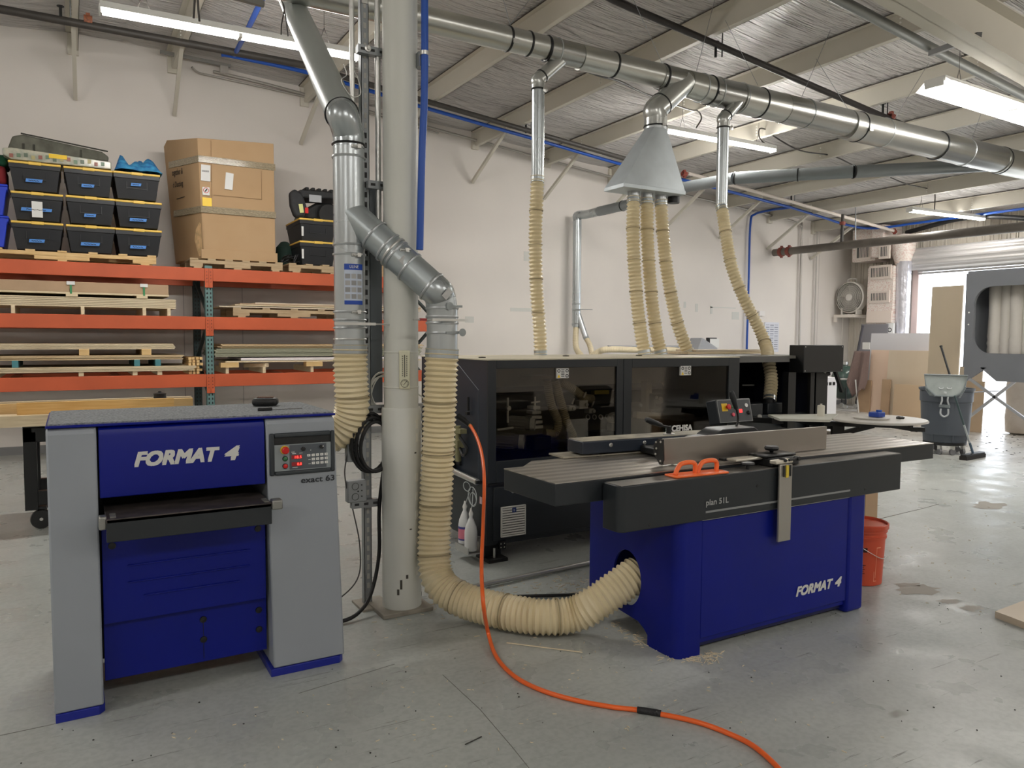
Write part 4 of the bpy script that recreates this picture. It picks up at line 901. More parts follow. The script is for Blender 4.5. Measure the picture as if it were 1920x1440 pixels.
# ================================================================== steel work cart with lumber behind
t = thing('work_cart','black steel frame cart on casters behind the planer','cart',(-0.3,6.7,0))
cx0, cx1, cy0, cy1 = -0.33, 1.55, 6.60, 7.25
for x in (cx0,cx1-0.08):
    for y in (cy0,cy1-0.08): MB().box(x,x+0.085,y,y+0.085,0.15,0.74).build('leg', BLKM, t, bevel=0.004)
for y in (cy0,cy1-0.08): MB().box(cx0,cx1,y,y+0.085,0.66,0.77).build('top_rail', BLKM, t, bevel=0.004); MB().box(cx0,cx1,y+0.005,y+0.06,0.185,0.29).build('bottom_rail', BLKM, t, bevel=0.004)
for x in (cx0,cx1-0.08): MB().box(x,x+0.06,cy0,cy1,0.66,0.77).build('end_rail', BLKM, t, bevel=0.004)
MB().box(cx0,cx1,cy0,cy1,0.772,0.785).build('deck', BLKM, t)
for x in (cx0+0.10,cx1-0.12):
    for y in (cy0+0.05,cy1-0.06):
        c = MB().box(x-0.035,x+0.035,y-0.03,y+0.03,0.15,0.17).box(x-0.03,x-0.024,y-0.02,y+0.02,0.05,0.16).box(x+0.024,x+0.03,y-0.02,y+0.02,0.05,0.16).build('caster', BLKM, t)
        MB().lathe([(0.02,-0.022),(0.068,-0.022),(0.073,-0.012),(0.073,0.012),(0.068,0.022),(0.02,0.022)],(x,y,0.073),(0,1,0) if y < 7 else (1,0,0),28).build('wheel', BLACK, c); MB().cyl((x,y-0.026,0.073),(x,y+0.026,0.073),0.012,n=14).build('hub', STEEL, c)
for k, (x0, x1, y0, z0, h, lab, m) in enumerate(((-1.6,0.42,6.54,0.902,0.10,'front lower pine beam across the cart at the left edge',PLY),(-1.6,1.42,6.74,0.902,0.14,'rear long pine beam on the cart',PINE),(-0.62,1.16,6.60,1.006,0.095,'wide pine plank lying on top of the beams on the cart',wood('golden_pine',(212,164,92),(228,188,122))),)):
    pass
g = 'pine planks on the work cart'
tag(MB().box(-1.7,0.40,6.52,6.70,0.787,0.868).build('pine_plank', PLY), 'pale pine beam lowest and nearest on the cart, cut end left', 'plank', g)
tag(MB().box(-0.36,0.70,6.60,6.645,0.869,0.955).build('pine_plank', wood('golden_pine',(214,168,98),(230,192,128))), 'golden pine plank on edge above the nearest beam on the cart', 'plank', g)
tag(MB().box(-1.7,0.86,6.74,6.79,0.787,0.940).build('pine_plank', PINE), 'long pine plank on edge behind the golden plank', 'plank', g)
tag(MB().box(-1.7,0.865,6.85,6.90,0.787,0.948).build('pine_plank', PLY), 'rearmost pale plank on edge on the cart', 'plank', g)
c = ony(300,744,6.76); tag(MB().lathe([(0.045,0),(0.05,0.0),(0.046,0.03),(0.05,0.045),(0.03,0.05),(0.012,0.055),(0.014,0.062),(0,0.064)],(c.x,6.765,0.941)).build('black_cup', BLACK), 'small black lidded cup standing on the pine planks', 'cup')
# ================================================================== surface planer / jointer (right foreground)
t = thing('surface_planer','royal blue and charcoal jointer with a long cast iron table','jointer',(3.0,2.85,0))
JX0, JX1, JY0, JY1 = 2.32, 3.655, 2.495, 3.16
CAST = None
def cast():
    m = bpy.data.materials.new('ground_cast_iron'); m.use_nodes = True; nt = m.node_tree; p = nt.nodes['Principled BSDF']; p.inputs['Metallic'].default_value = 0.75; p.inputs['Roughness'].default_value = 0.34
    tc = nt.nodes.new('ShaderNodeTexCoord'); wv = nt.nodes.new('ShaderNodeTexWave'); wv.bands_direction = 'Y'; wv.inputs['Scale'].default_value = 4.3; wv.inputs['Distortion'].default_value = 0.6; wv.inputs['Detail'].default_value = 2
    mp = nt.nodes.new('ShaderNodeMapping'); mp.inputs['Scale'].default_value = (0.15,1,1); nt.links.new(tc.outputs['Object'], mp.inputs[0]); nt.links.new(mp.outputs[0], wv.inputs[0])
    r = nt.nodes.new('ShaderNodeValToRGB'); r.color_ramp.elements[0].color = L3((168,163,155)); r.color_ramp.elements[1].color = L3((206,201,193)); nt.links.new(wv.outputs[0], r.inputs[0]); nt.links.new(r.outputs[0], p.inputs['Base Color'])
    bu = nt.nodes.new('ShaderNodeBump'); bu.inputs['Strength'].default_value = 0.12; bu.inputs['Distance'].default_value = 0.01; nt.links.new(wv.outputs[0], bu.inputs['Height']); nt.links.new(bu.outputs[0], p.inputs['Normal']); return m
CAST = cast()
# cabinet: left side plate with the extraction hole
def side_plate():
    yc, zc, ry, rz_ = 2.852, 0.285, 0.106, 0.136; N = 40
    out = [(JY0+0.2,0.05),(JY0+0.225,0.072),(JY0+0.27,0.095),(JY1,0.123),(JY1,0.655),(JY0+0.2,0.655)]
    # build as strips between the outline polygon (sampled by angle) and the hole
    def hit(a):
        d = (math.cos(a), math.sin(a)); best = None
        for i in range(len(out)):
            (x1,y1),(x2,y2) = out[i], out[(i+1)%len(out)]; ex, ey = x2-x1, y2-y1; den = d[0]*ey-d[1]*ex
            if abs(den) < 1e-9: continue
            s = ((x1-yc)*ey-(y1-zc)*ex)/den; u = ((x1-yc)*d[1]-(y1-zc)*d[0])/den
            if s > 0 and -1e-6 <= u <= 1+1e-6 and (best is None or s < best): best = s
        return (yc+d[0]*best, zc+d[1]*best)
    angs = sorted(set([2*math.pi*i/N for i in range(N)]+[math.atan2(y-zc,x-yc)%(2*math.pi) for x,y in out])); n = len(angs)
    inn = [(yc+ry*math.cos(a), zc+rz_*math.sin(a)) for a in angs]; ou = [hit(a) for a in angs]
    vs = []
    for X in (JX0,JX0+0.012):
        vs += [(X,u,v) for u,v in inn]+[(X,u,v) for u,v in ou]
    fs = []; o = 2*n
    for i in range(n):
        j = (i+1)%n; fs += [(i,n+i,n+j,j),(o+i,o+j,o+n+j,o+n+i),(i,j,o+j,o+i),(n+i,o+n+i,o+n+j,n+j)]
    return MB().add(vs, fs)
BL2 = mat('royal_blue_cabinet',(2,20,124),0.40,var=0.04,vscale=2,spec=0.3)
side_plate().build('side_plate', BL2, t, smooth=30)
def post(x0, x1, fx0, fx1, nm='corner_post'):   # front corner post, radiused
    b = MB(); b.prism([(x0,0.0),(x1,0.0),(x1,0.655),(x0,0.655)],'y',JY0,JY0+0.10); return b.build(nm, BL2, t, bevel=0.018, seg=3)
b = MB(); r = 0.05; pts = []
for k in range(7):
    a = math.pi+math.pi/2*k/6; pts.append((JX0+r+r*math.cos(a), JY0+r+r*math.sin(a)))
pl = [(JX0,JY0+0.20)]+pts+[(2.462,JY0),(2.462,JY0+0.20)]
b.prism(pl,'z',0.0,0.655); b.build('corner_post', BL2, t, smooth=50)
MB().box(3.512,JX1,JY0,JY0+0.2,0.0,0.655).build('corner_post', BL2, t, bevel=0.02, seg=3)
fp = MB().box(2.468,3.508,JY0+0.004,JY0+0.016,0.072,0.622).build('front_panel', BL2, t, bevel=0.003)
MB().box(2.462,3.512,JY0+0.02,JY0+0.03,0.045,0.08).build('panel_edge', BL2, t)
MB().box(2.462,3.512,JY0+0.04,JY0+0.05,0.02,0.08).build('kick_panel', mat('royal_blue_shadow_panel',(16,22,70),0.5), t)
MB().box(2.465,3.51,JY0+0.0,JY0+0.006,0.624,0.633).build('top_trim', STEEL, t)
MB().box(3.55,JX1,JY0+0.1,JY1,0.11,0.655).build('right_side', BL2, t, bevel=0.006)
MB().box(JX0+0.012,JX1-0.02,JY1-0.02,JY1,0.13,0.655).build('rear_plate', BL2, t)
MB().box(JX0+0.30,JX1-0.1,JY0+0.06,JY1-0.03,0.40,0.64).build('inner_machine', BLACK, t)
MB().cyl((2.40,2.855,0.30),(2.62,2.855,0.34),0.075,n=28,cap=False).build('suction_port', mat('port_grey',(90,90,86),0.5), t)
text('FORMAT', LETW, fp, (3.115,JY0+0.0025,0.158), (1,0,0), (0,0,1), 0.285, 0.052, shear=0.28, bold=0.13); text('4', LETW, fp, (3.415,JY0+0.0025,0.158), (1,0,0), (0,0,1), 0.056, 0.052, shear=0.28, bold=0.14)
# front beam
b = MB(); z0, z1 = 0.629, 0.829; x0, x1 = 1.975, 3.93; y0, y1 = 2.481, 2.60; r = 0.035; pts = []
for k in range(7): a = math.pi+math.pi/2*k/6; pts.append((x0+r+r*math.cos(a), y0+r+r*math.sin(a)))
b.prism([(x0,y1)]+pts+[(x1,y0),(x1,y1)],'z',z0,z1); fb = b.build('front_beam', DARK, t, bevel=0.004, smooth=40)
text('plan 51L', mat('beam_lettering',(170,172,170),0.5), fb, (2.467,y0-0.0015,0.688), (1,0,0), (0,0,1), 0.142, 0.036, bold=0.05)
MB().box(2.467,3.493,y0-0.002,y0+0.001,0.662,0.671).build('silver_stripe', mat('beam_stripe',(140,142,142),0.4), fb)
for x, z in ((2.80,0.755),(2.92,0.80),(2.90,0.655),(2.14,0.648),(3.05,0.655),(3.62,0.66)): MB().lathe([(0.0,0),(0.008,0),(0.006,0.002),(0,0.002)],(x,y0,z),(0,-1,0),12).build('screw', BLACK, fb)
MB().box(x0+0.012,x1-0.006,y0+0.006,y1-0.004,z1-0.001,z1+0.0012).build('rail_top', mat('worn_top_sheen',(124,121,116),0.35,metal=0.35,var=0.2,vscale=8), fb)  # worn beam top, its grey lightened to stand in for reflections
# tables
def tabletop(pl, z0, z1, name):
    b = MB(); b.prism(pl,'z',z1-0.004,z1); o = b.build(name, CAST, t); b = MB(); b.prism(pl,'z',z0,z1-0.0045); b.build(name+'_casting', DARK, t, bevel=0.004); return o
TY0, TY1 = 2.612, 3.05
tabletop([(1.735,TY0),(1.725,TY1-0.02),(1.83,TY1-0.02),(1.95,TY1+0.10),(2.86,TY1+0.10),(2.86,TY0)],0.745,0.845,'infeed_table')
tabletop([(2.955,TY0),(4.37,TY0-0.05),(4.36,TY1+0.06),(2.955,TY1+0.10)],0.755,0.847,'outfeed_table')
MB().cyl((2.907,TY0+0.01,0.80),(2.907,TY1+0.08,0.80),0.042,n=24).build('cutter_block', STEEL, t)
MB().box(JX0,JX1,TY0+0.02,3.14,0.655,0.755).build('table_support', BLACK, t)
# fence
FM = mat('anodised_fence',(150,144,138),0.30,metal=0.85,var=0.04,vscale=1)
f0, f1 = Vector((2.425,2.718,0)), Vector((3.585,2.70,0)); b = MB()
b.add([(f0.x,f0.y,0.85),(f1.x,f1.y,0.85),(f1.x,f1.y+0.018,0.85),(f0.x,f0.y+0.018,0.85),(f0.x,f0.y,0.975),(f1.x,f1.y,0.975),(f1.x,f1.y+0.018,0.975),(f0.x,f0.y+0.018,0.975)],[(0,3,2,1),(4,5,6,7),(0,1,5,4),(1,2,6,5),(2,3,7,6),(3,0,4,7)])
fe = b.build('fence', FM, t, bevel=0.002)
b = MB().prism([(2.715,0.875),(2.73,0.85),(2.742,0.85),(2.785,0.90),(2.785,0.94),(2.755,0.972),(2.72,0.974)],'x',2.418,2.426); ec = b.build('fence_end_plate', BLACK, fe)
b = MB()
for y, z in ((2.735,0.96),(2.768,0.955),(2.765,0.925),(2.735,0.868),(2.77,0.897)): b.lathe([(0,0),(0.0055,0),(0.0045,0.003),(0,0.003)],(2.418,y,z),(-1,0,0),12)
b.build('end_screw', STEEL, fe)
# rear bridge beam and carriage, square to the slightly skewed fence
SK = Matrix.Rotation(math.radians(-4.3),3,'Z'); A_ = Vector((2.215,3.09,0)); dS, nS = SK@Vector((1,0,0)), SK@Vector((0,1,0))
def sk(u, v, z): return A_+dS*u+nS*v+Vector((0,0,z))
def skbox(u0, u1, v0, v1, z0, z1): return MB().obox(sk((u0+u1)/2,(v0+v1)/2,(z0+z1)/2),(u1-u0,v1-v0,z1-z0),SK)
rb_ = skbox(0,1.05,0,0.15,0.864,0.930).build('rear_beam', DARKN, t, bevel=0.006); skbox(0.005,1.045,0.005,0.145,0.9295,0.932).build('beam_top_plate', mat('dusty_plate',(150,144,128),0.6,var=0.2,vscale=10), rb_)
for u in (0.17,0.38): MB().lathe([(0,0),(0.010,0),(0.011,0.003),(0.007,0.006),(0,0.006)],sk(u,0,0.905),-nS,16).build('bolt', STEEL, rb_)
MB().cyl(sk(0.10,0.05,0.845),sk(0.10,0.05,0.866),0.03,n=20).build('beam_foot', BLKM, t); skbox(-0.10,0.62,0.02,0.17,0.848,0.856).build('rear_slide', mat('dusty_plate',(150,144,128),0.6,var=0.2,vscale=10), t)
skbox(0.35,1.02,-0.26,0.0,0.856,0.895).build('fence_carriage', BLACK, t, bevel=0.01)
b = MB(); b.prism([(2.79,0.93),(3.13,0.93),(3.13,0.972),(3.10,0.990),(2.87,0.990),(2.81,0.962)],'y',2.775,2.90); b.build('carriage_cover', mat('black_cover',(40,43,46),0.35), t, bevel=0.004)
MB().box(2.84,3.08,2.80,2.88,0.89,0.932).build('cover_stem', BLACK, t)
b = MB(); b.prism([(2.70,0.948),(2.81,0.945),(2.81,0.958),(2.73,0.958)],'y',2.78,2.88); b.build('carriage_plate', BLKM, t)
def lever(p):
    b = MB(); b.tube(smooth(p[0],5),0.006,10); l = b.build('lever', BLKM, t); b = MB(); g0, g1 = Vector(p[1][0]), Vector(p[1][1]); ax = g1-g0; L = ax.length
    b.lathe([(0.006,0),(0.012,0.01),(0.016,L*0.6),(0.015,L*0.85),(0.010,L*0.97),(0.0,L)],g0,ax,18); b.build('grip', mat('soft_black_grip',(34,37,40),0.55), l)
Yl = 2.84; lever(([ony(1380,802,Yl),ony(1384,785,Yl),ony(1381,766,Yl)],(ony(1381,768,Yl),ony(1371,733,Yl))))
Yl = 3.10; lever(([ony(1256,801,Yl),ony(1245,799,Yl),ony(1238,798,Yl)],(ony(1242,798,Yl),ony(1210,786,Yl))))
c = ony(1254,806,3.10); MB().cyl((c.x,c.y,0.930),(c.x,c.y,c.z+0.02),0.014,n=16).build('lever_post', BLACK, t); MB().cyl((c.x,c.y,0.932),(c.x,c.y,0.938),0.032,n=20).build('post_washer', STEEL, t)
# control pod on a stalk behind the fence
PYY = 3.45
pc = ony(1378,770,PYY); R = Matrix.Rotation(math.radians(0),3,'Z') @ Matrix.Rotation(math.radians(-14),3,'X')
w_, h_ = (ony(1408,770,PYY)-ony(1344,770,PYY)).length, 0.155
pod = MB().obox(pc+R@Vector((0,0.045,0)),(w_,0.09,h_),R).build('control_pod', DARK, t, bevel=0.006)
def pp(u, v, d=0.0): return pc + R@Vector(((u-0.5)*w_, -d, (v-0.5)*h_))
MB().obox(pp(0.5,0.5,0.0005),(w_*0.95,0.001,h_*0.93),R).build('white_outline', mat('pod_outline',(170,172,170),0.5), pod); MB().obox(pp(0.5,0.5,0.001),(w_*0.93,0.001,h_*0.90),R).build('pod_face', mat('pod_face',(58,62,66),0.45), pod)
ax = R@Vector((0,-1,0))
MB().obox(pp(0.21,0.66,0.002),(0.05,0.002,0.05),R).build('yellow_plate', YEL, pod); MB().lathe([(0.009,0),(0.009,0.012),(0.017,0.016),(0.017,0.024),(0,0.027)],pp(0.27,0.66,0.002),ax,22).build('emergency_button', RED, pod)
MB().lathe([(0,0),(0.012,0),(0.012,0.008),(0,0.01)],pp(0.42,0.34,0.001),ax,20).build('stop_button', mat('pink_button',(225,80,100),0.4), pod); MB().lathe([(0,0),(0.008,0),(0.008,0.008),(0,0.01)],pp(0.42,0.66,0.001),ax,16).build('green_button', GRN, pod)
p_ = MB().obox(pp(0.66,0.48,0.002),(0.026,0.004,0.022),R).build('lit_switch', mat('lit_red_switch',(255,50,50),0.4,emit=1.2), pod)
MB().lathe([(0,0),(0.013,0),(0.013,0.006),(0,0.006)],pp(0.84,0.70,0.001),ax,20).build('gauge', WHITE, pod); MB().lathe([(0,0),(0.014,0),(0.014,0.006),(0.008,0.014),(0,0.015)],pp(0.88,0.38,0.001),ax,20).build('rotary_switch', BLACK, pod)
MB().box(pc.x-0.04,pc.x+0.04,pc.y+0.03,pc.y+0.10,0.12,pc.z-0.05).build('pod_stalk', DARK, t, bevel=0.004); MB().box(pc.x-0.05,pc.x+0.05,JY1-0.05,pc.y+0.10,0.30,0.36).build('stalk_bracket', DARK, t)
# cutter guard on the front beam
b = MB(); b.box(2.92,3.115,2.50,2.655,0.832,0.872); b.box(2.905,3.13,2.53,2.64,0.872,0.884); g = b.build('guard_carrier', BLACK, t, bevel=0.005)
MB().box(2.74,2.93,2.560,2.625,0.862,0.874).build('guard_arm', mat('polished_aluminium',(214,208,194),0.35,metal=0.6), g, bevel=0.004); MB().box(2.725,2.90,2.625,2.66,0.858,0.870).build('guard_arm_edge', BLACK, g, bevel=0.003)
MB().lathe([(0.008,0),(0.012,0.008),(0.032,0.012),(0.036,0.022),(0.032,0.032),(0.0,0.035)],(3.03,2.60,0.884),n=26).build('clamp_knob', BLACK, g)
MB().lathe([(0.008,0),(0.008,0.016),(0.030,0.020),(0.033,0.026),(0.030,0.033),(0.0,0.036)],(2.78,2.525,0.831),n=26).build('clamp_knob', BLACK, t)
v = MB().box(2.925,3.012,2.455,2.468,0.472,0.850); o = v.build('vertical_guard_plate', mat('brushed_guard',(168,164,156),0.36,metal=0.7), t, bevel=0.003)
MB().box(2.90,3.02,2.458,2.50,0.852,0.870).build('plate_clamp', mat('polished_aluminium',(206,200,186),0.25,metal=0.9), o, bevel=0.004)
MB().box(2.962,2.980,2.449,2.453,0.785,0.845).build('yellow_marker', mat('dull_yellow',(216,190,60),0.5), o)
for x in (2.948,2.994): MB().box(x-0.005,x+0.005,2.449,2.453,0.79,0.845).build('slot', BLACK, o, bevel=0.002)
b = MB(); b.cyl((2.985,2.455,0.868),(3.05,2.455,0.872),0.006,n=10); b.cyl((3.05,2.445,0.872),(3.05,2.475,0.872),0.010,n=10); b.cyl((2.96,2.45,0.867),(2.96,2.49,0.875),0.008,n=10); b.build('clamp_screw', BLACK, o)
# push block
PB_ = mat('bright_orange_plastic',(250,116,54),0.4)
t2 = thing('push_block','orange double handled push block lying on the jointer front beam','push block',(2.46,2.545,0.831))
Rz = Matrix.Rotation(-0.06,4,'Z'); a0 = Vector((2.305,2.540,0.836)); a1 = Vector((2.615,2.525,0.836))
MB().beam(a0,a1,0.085,0.010).build('sole', PB_, t2, bevel=0.004)
for s in (0,1):
    p = a0+(a1-a0)*(0.09+0.415*s); q_ = a0+(a1-a0)*(0.47+0.415*s)
    MB().tube(smooth([p+Vector((0,0,0.004)),p+Vector((0.012,0,0.028)),p+Vector((0.030,0,0.048)),p+Vector((0.055,0,0.054)),q_+Vector((-0.035,0,0.056)),q_+Vector((-0.010,0,0.050)),q_+Vector((-0.002,0,0.034)),q_+Vector((-0.004,0,0.004))],6),0.0105,14).build('handle', PB_, t2)
# bucket, board on floor behind
bc = Vector((4.085,2.82,0)); OB = mat('bucket_orange',(206,82,52),0.38)
t2 = thing('orange_bucket','orange five gallon bucket with lid standing behind the jointer','bucket',bc)
body = MB().lathe([(0.118,0.0),(0.124,0.004),(0.136,0.275),(0.142,0.276),(0.144,0.292),(0.139,0.293),(0.140,0.315),(0.147,0.316),(0.149,0.335),(0.142,0.338)],bc,n=48).build('bucket_body', OB, t2)
MB().lathe([(0.150,0.330),(0.154,0.336),(0.154,0.360),(0.149,0.364),(0.143,0.360),(0.140,0.350),(0.0,0.350)],bc,n=48,cap=False).build('lid', mat('lid_orange',(206,80,52),0.25), t2)
dv = Vector((-bc.x,-bc.y,0)).normalized()
def onb(a, z, r=0.0): an = math.atan2(dv.y,dv.x)+a; rr = 0.124+0.012*z/0.275+0.0012+r; return Vector((bc.x+rr*math.cos(an),bc.y+rr*math.sin(an),z))
def patch(a0_, a1_, z0, z1, m, nm, n=8):
    b = MB(); vs = []
    for i in range(n+1):
        a = a0_+(a1_-a0_)*i/n; vs += [onb(a,z0),onb(a,z1)]
    b.add(vs, [(2*i,2*i+2,2*i+3,2*i+1) for i in range(n)]); b.build(nm, m, body)
DBR = mat('brown_print',(60,18,12),0.6)
patch(-0.75,0.30,0.205,0.232,DBR,'printed_band')
for k in range(9): patch(-0.45+0.09*(k%5),-0.38+0.09*(k%5)+0.03*(k%3),0.14+0.015*(k//2),0.155+0.012*(k//2),DBR,'printed_patch',2)
patch(-0.7,0.25,0.125,0.130,DBR,'printed_line'); 
for k in range(5): patch(-0.65,0.22-0.05*(k%2),0.075+0.012*k,0.081+0.012*k,mat('brown_print_light',(120,36,20),0.6),'printed_line')
patch(-0.5,-0.05,0.045,0.068,DBR,'printed_patch'); patch(0.0,0.12,0.045,0.068,DBR,'printed_patch')
WPR = mat('pale_print',(240,170,140),0.6)
for a_, b_, c_, d_ in ((0.72,0.74,0.05,0.235),(0.72,0.95,0.230,0.235),(0.64,0.66,0.03,0.09),(0.64,0.80,0.03,0.034)): patch(a_,b_,c_,d_,WPR,'white_print',4)
b = MB(); b.tube(smooth([onb(0.0-0.25,0.262,0.012),onb(0.3,0.215,0.014),onb(0.9,0.17,0.014),onb(1.6,0.16,0.014)],6),0.0022,6); b.build('wire_handle', STEEL, t2)
# plywood offcut at right edge
A = onz(1866,1160,0.0); b = MB(); P = [onz(1866,1146,0.035),onz(1925,1168,0.035),onz(2010,1150,0.035),onz(1940,1118,0.035)]
b.prism([(p.x,p.y) for p in P],'z',0.0,0.035); tag(b.build('plywood_offcut', [LAM]), 'corner of a thick plywood panel lying on the floor at the right edge', 'board')
# wood debris
random.seed(21); DEB = mat('pale_shaving',(226,212,184),0.8)
b = MB()
def chip(x, y, s, r=0.002): 
    a = random.uniform(0,3.14); d = Vector((math.cos(a),math.sin(a),0))*s; p = Vector((x,y,0.002)); b.beam(p-d/2,p+d/2,r,0.0025)
for k in range(230):
    x = random.uniform(0.2,2.6); y = random.uniform(1.2,3.3); 
    if y > 3.0 and x < 1.1: continue
    chip(x, y, random.uniform(0.004,0.018))
for k in range(240): chip(random.gauss(2.35,0.35), random.gauss(3.55,0.16), random.uniform(0.005,0.035))
for k in range(60): chip(random.gauss(2.33,0.03), random.uniform(2.5,3.0), random.uniform(0.01,0.04))
for k in range(70): chip(random.gauss(2.45,0.05), random.gauss(2.46,0.03), random.uniform(0.01,0.04))
for k in range(160): chip(random.uniform(4,7), random.uniform(1.5,4.5), random.uniform(0.006,0.02))
for k in range(120): chip(random.gauss(1.75,0.12), random.gauss(3.65,0.08), random.uniform(0.008,0.03))
tag(b.build('wood_shavings', DEB), 'scattered pale wood shavings and chips on the floor', 'wood shavings', kind='stuff')
a, c = onz(950,1205,0.004), onz(1092,1223,0.004); tag(MB().beam(a,c,0.005,0.004).build('wood_splinter', DEB), 'long thin pale wood strip on the floor in front of the floor hose', 'wood strip')
b = MB()
for k in range(160): 
    p = (random.uniform(-0.6,4.5), random.uniform(0.9,3.2)); s = random.uniform(0.002,0.006); b.obox((p[0],p[1],0.002),(s,s*0.8,0.003),Matrix.Rotation(random.random()*3,3,'Z'))
a, c = onz(872,1396,0.003), onz(903,1381,0.003); b.beam(a,c,0.003,0.003)
tag(b.build('dark_crumbs', mat('dark_crumb',(60,58,56),0.8)), 'dark crumbs of dirt scattered over the near floor', 'dirt', kind='stuff')
b = MB(); 
for (pa, pb) in (((1640,975),(1735,952)),((1735,952),(1760,945))): b.beam(onz(*pa,0.001),onz(*pb,0.001),0.006,0.002)
for (pa, pb) in (((830,1265),(900,1330)),((900,1330),(960,1400)),((960,1400),(1000,1450))): b.beam(onz(*pa,0.0007),onz(*pb,0.0007),0.0022,0.001)
for (pa, pb) in (((0,1379),(104,1357)),((560,1300),(740,1245))): b.beam(onz(*pa,0.0007),onz(*pb,0.0007),0.003,0.001)
struct(b.build('trim_5', mat('floor_crack',(118,116,110),0.9)))

# dark damp stains on the worn floor
b = MB(); random.seed(14)
for (cx_, cy_, w_, h_) in ((1722,1106,48,11),(1780,1128,26,5),(1822,1140,26,7),(1855,948,40,8),(1700,1096,30,4)):
    pts = []
    for k in range(18):
        a = 2*math.pi*k/18; q_ = random.uniform(0.55,1.1); p = onz(cx_+w_*q_*math.cos(a),cy_+h_*q_*math.sin(a),0.0012); pts.append(p)
    c = onz(cx_,cy_,0.0012); n = len(pts); b.add(pts+[c],[(i,(i+1)%n,n) for i in range(n)])
struct(b.build('trim_6', mat('damp_stain',(146,140,128),0.5)))
# ================================================================== edgebander
t = thing('edge_banding_machine','long charcoal edge banding machine with two smoked windows behind the jointer','edgebander',(3.8,4.7,0))
EY, EX0, EX1, EX2, EB_ = 4.22, 2.285, 4.53, 5.36, 5.28
ZT = 1.312
MB().box(EX0,EX1,EY+0.02,EB_,0.105,0.500).build('base_cabinet', DARK, t, bevel=0.004)
MB().box(EX0,EX0+0.02,EY+0.01,EB_,0.50,ZT-0.002).build('side_panel', DARKN, t, bevel=0.004)
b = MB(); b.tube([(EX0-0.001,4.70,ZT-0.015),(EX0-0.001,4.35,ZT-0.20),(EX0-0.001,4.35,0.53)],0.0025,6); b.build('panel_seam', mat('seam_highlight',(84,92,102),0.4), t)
b = MB().frame(EX0-0.0,3.375,0.515,ZT-0.004,2.345,3.318,0.655,1.255,EY,EY+0.02); b.build('front_frame', DARK, t, bevel=0.003)
b = MB().frame(3.379,EX1,0.515,ZT-0.004,3.452,4.415,0.60,1.245,EY,EY+0.02); b.build('front_frame', DARK, t, bevel=0.003)
w1 = MB().box(2.335,3.328,EY+0.014,EY+0.018,0.645,1.265).build('window_pane', SMOKE, t); w2 = MB().box(3.442,4.425,EY+0.014,EY+0.018,0.59,1.255).build('window_pane', SMOKE, t)
TOPM = mat('dusty_cream_top',(206,198,176),0.55,var=0.06,vscale=5)
MB().box(EX0-0.01,EX1,EY-0.002,EB_,ZT-0.004,ZT+0.004).build('hood_top', TOPM, t, bevel=0.002)
MB().box(EX0,EX1,EB_-0.02,EB_,0.5,1.19).build('rear_panel', mat('inner_grey',(150,143,126),0.6), t)
MB().box(EX1-0.01,EX1,EY+0.02,EB_,0.5,ZT-0.005).build('end_bulkhead', BLACK, t)
MB().box(EX0,EX1,EY+0.0,EY+0.05,0.500,0.514).build('base_lip', BLKM, t)
# base panels
bp = MB().box(EX0+0.05,3.9,EY+0.012,EY+0.022,0.135,0.485).build('service_door', DARK, t, bevel=0.004)
MB().lathe([(0,0),(0.013,0),(0.013,0.004),(0.006,0.006),(0,0.006)],(2.478,EY+0.012,0.449),(0,-1,0),18).build('door_lock', STEEL, bp)
VW = mat('vent_plastic',(212,212,206),0.5)
v = MB().frame(2.385,2.573,0.152,0.353,2.395,2.563,0.162,0.343,EY-0.002,EY+0.012).build('vent_grille', VW, t, bevel=0.003)
b = MB()
for k in range(11): b.obox((2.479,EY+0.004,0.170+0.0164*k),(0.168,0.010,0.010),Matrix.Rotation(-0.5,3,'X'))
b.build('louvres', VW, v); MB().box(2.395,2.563,EY+0.008,EY+0.011,0.16,0.345).build('grille_back', mat('grille_shadow',(90,90,88),0.8), v)
b = MB(); b.prism([(2.466,0.342),(2.495,0.342),(2.495,0.312),(2.466,0.312)],'y',EY-0.005,EY-0.002); b.build('blue_badge', mat('navy_badge',(40,60,120),0.4), v)
text('b', VW, v, (2.475,EY-0.0055,0.318), (1,0,0), (0,0,1), 0.010, 0.018)
for x in (EX0+0.0,3.3,4.3): 
    MB().box(x,x+0.12,EY+0.04,EY+0.14,0.03,0.105).build('machine_foot', BLKM, t); MB().box(x-0.0,x+0.14,EY-0.02,EY+0.16,0,0.022).build('foot_pad', BLACK, t); MB().cyl((x+0.06,EY+0.02,0.02),(x+0.06,EY+0.02,0.085),0.008,n=10).build('levelling_screw', STEEL, t)
b = MB().box(2.375,2.425,EY+0.005,EY+0.02,0.075,0.125); b.build('hinge', BLACK, t); 
b = MB()
for dx in (0.012,0.038):
    for dz in (0.012,0.036): b.lathe([(0,0),(0.004,0),(0,0.003)],(2.375+dx,EY+0.005,0.075+dz),(0,-1,0),8)
b.build('hinge_screw', STEEL, t)
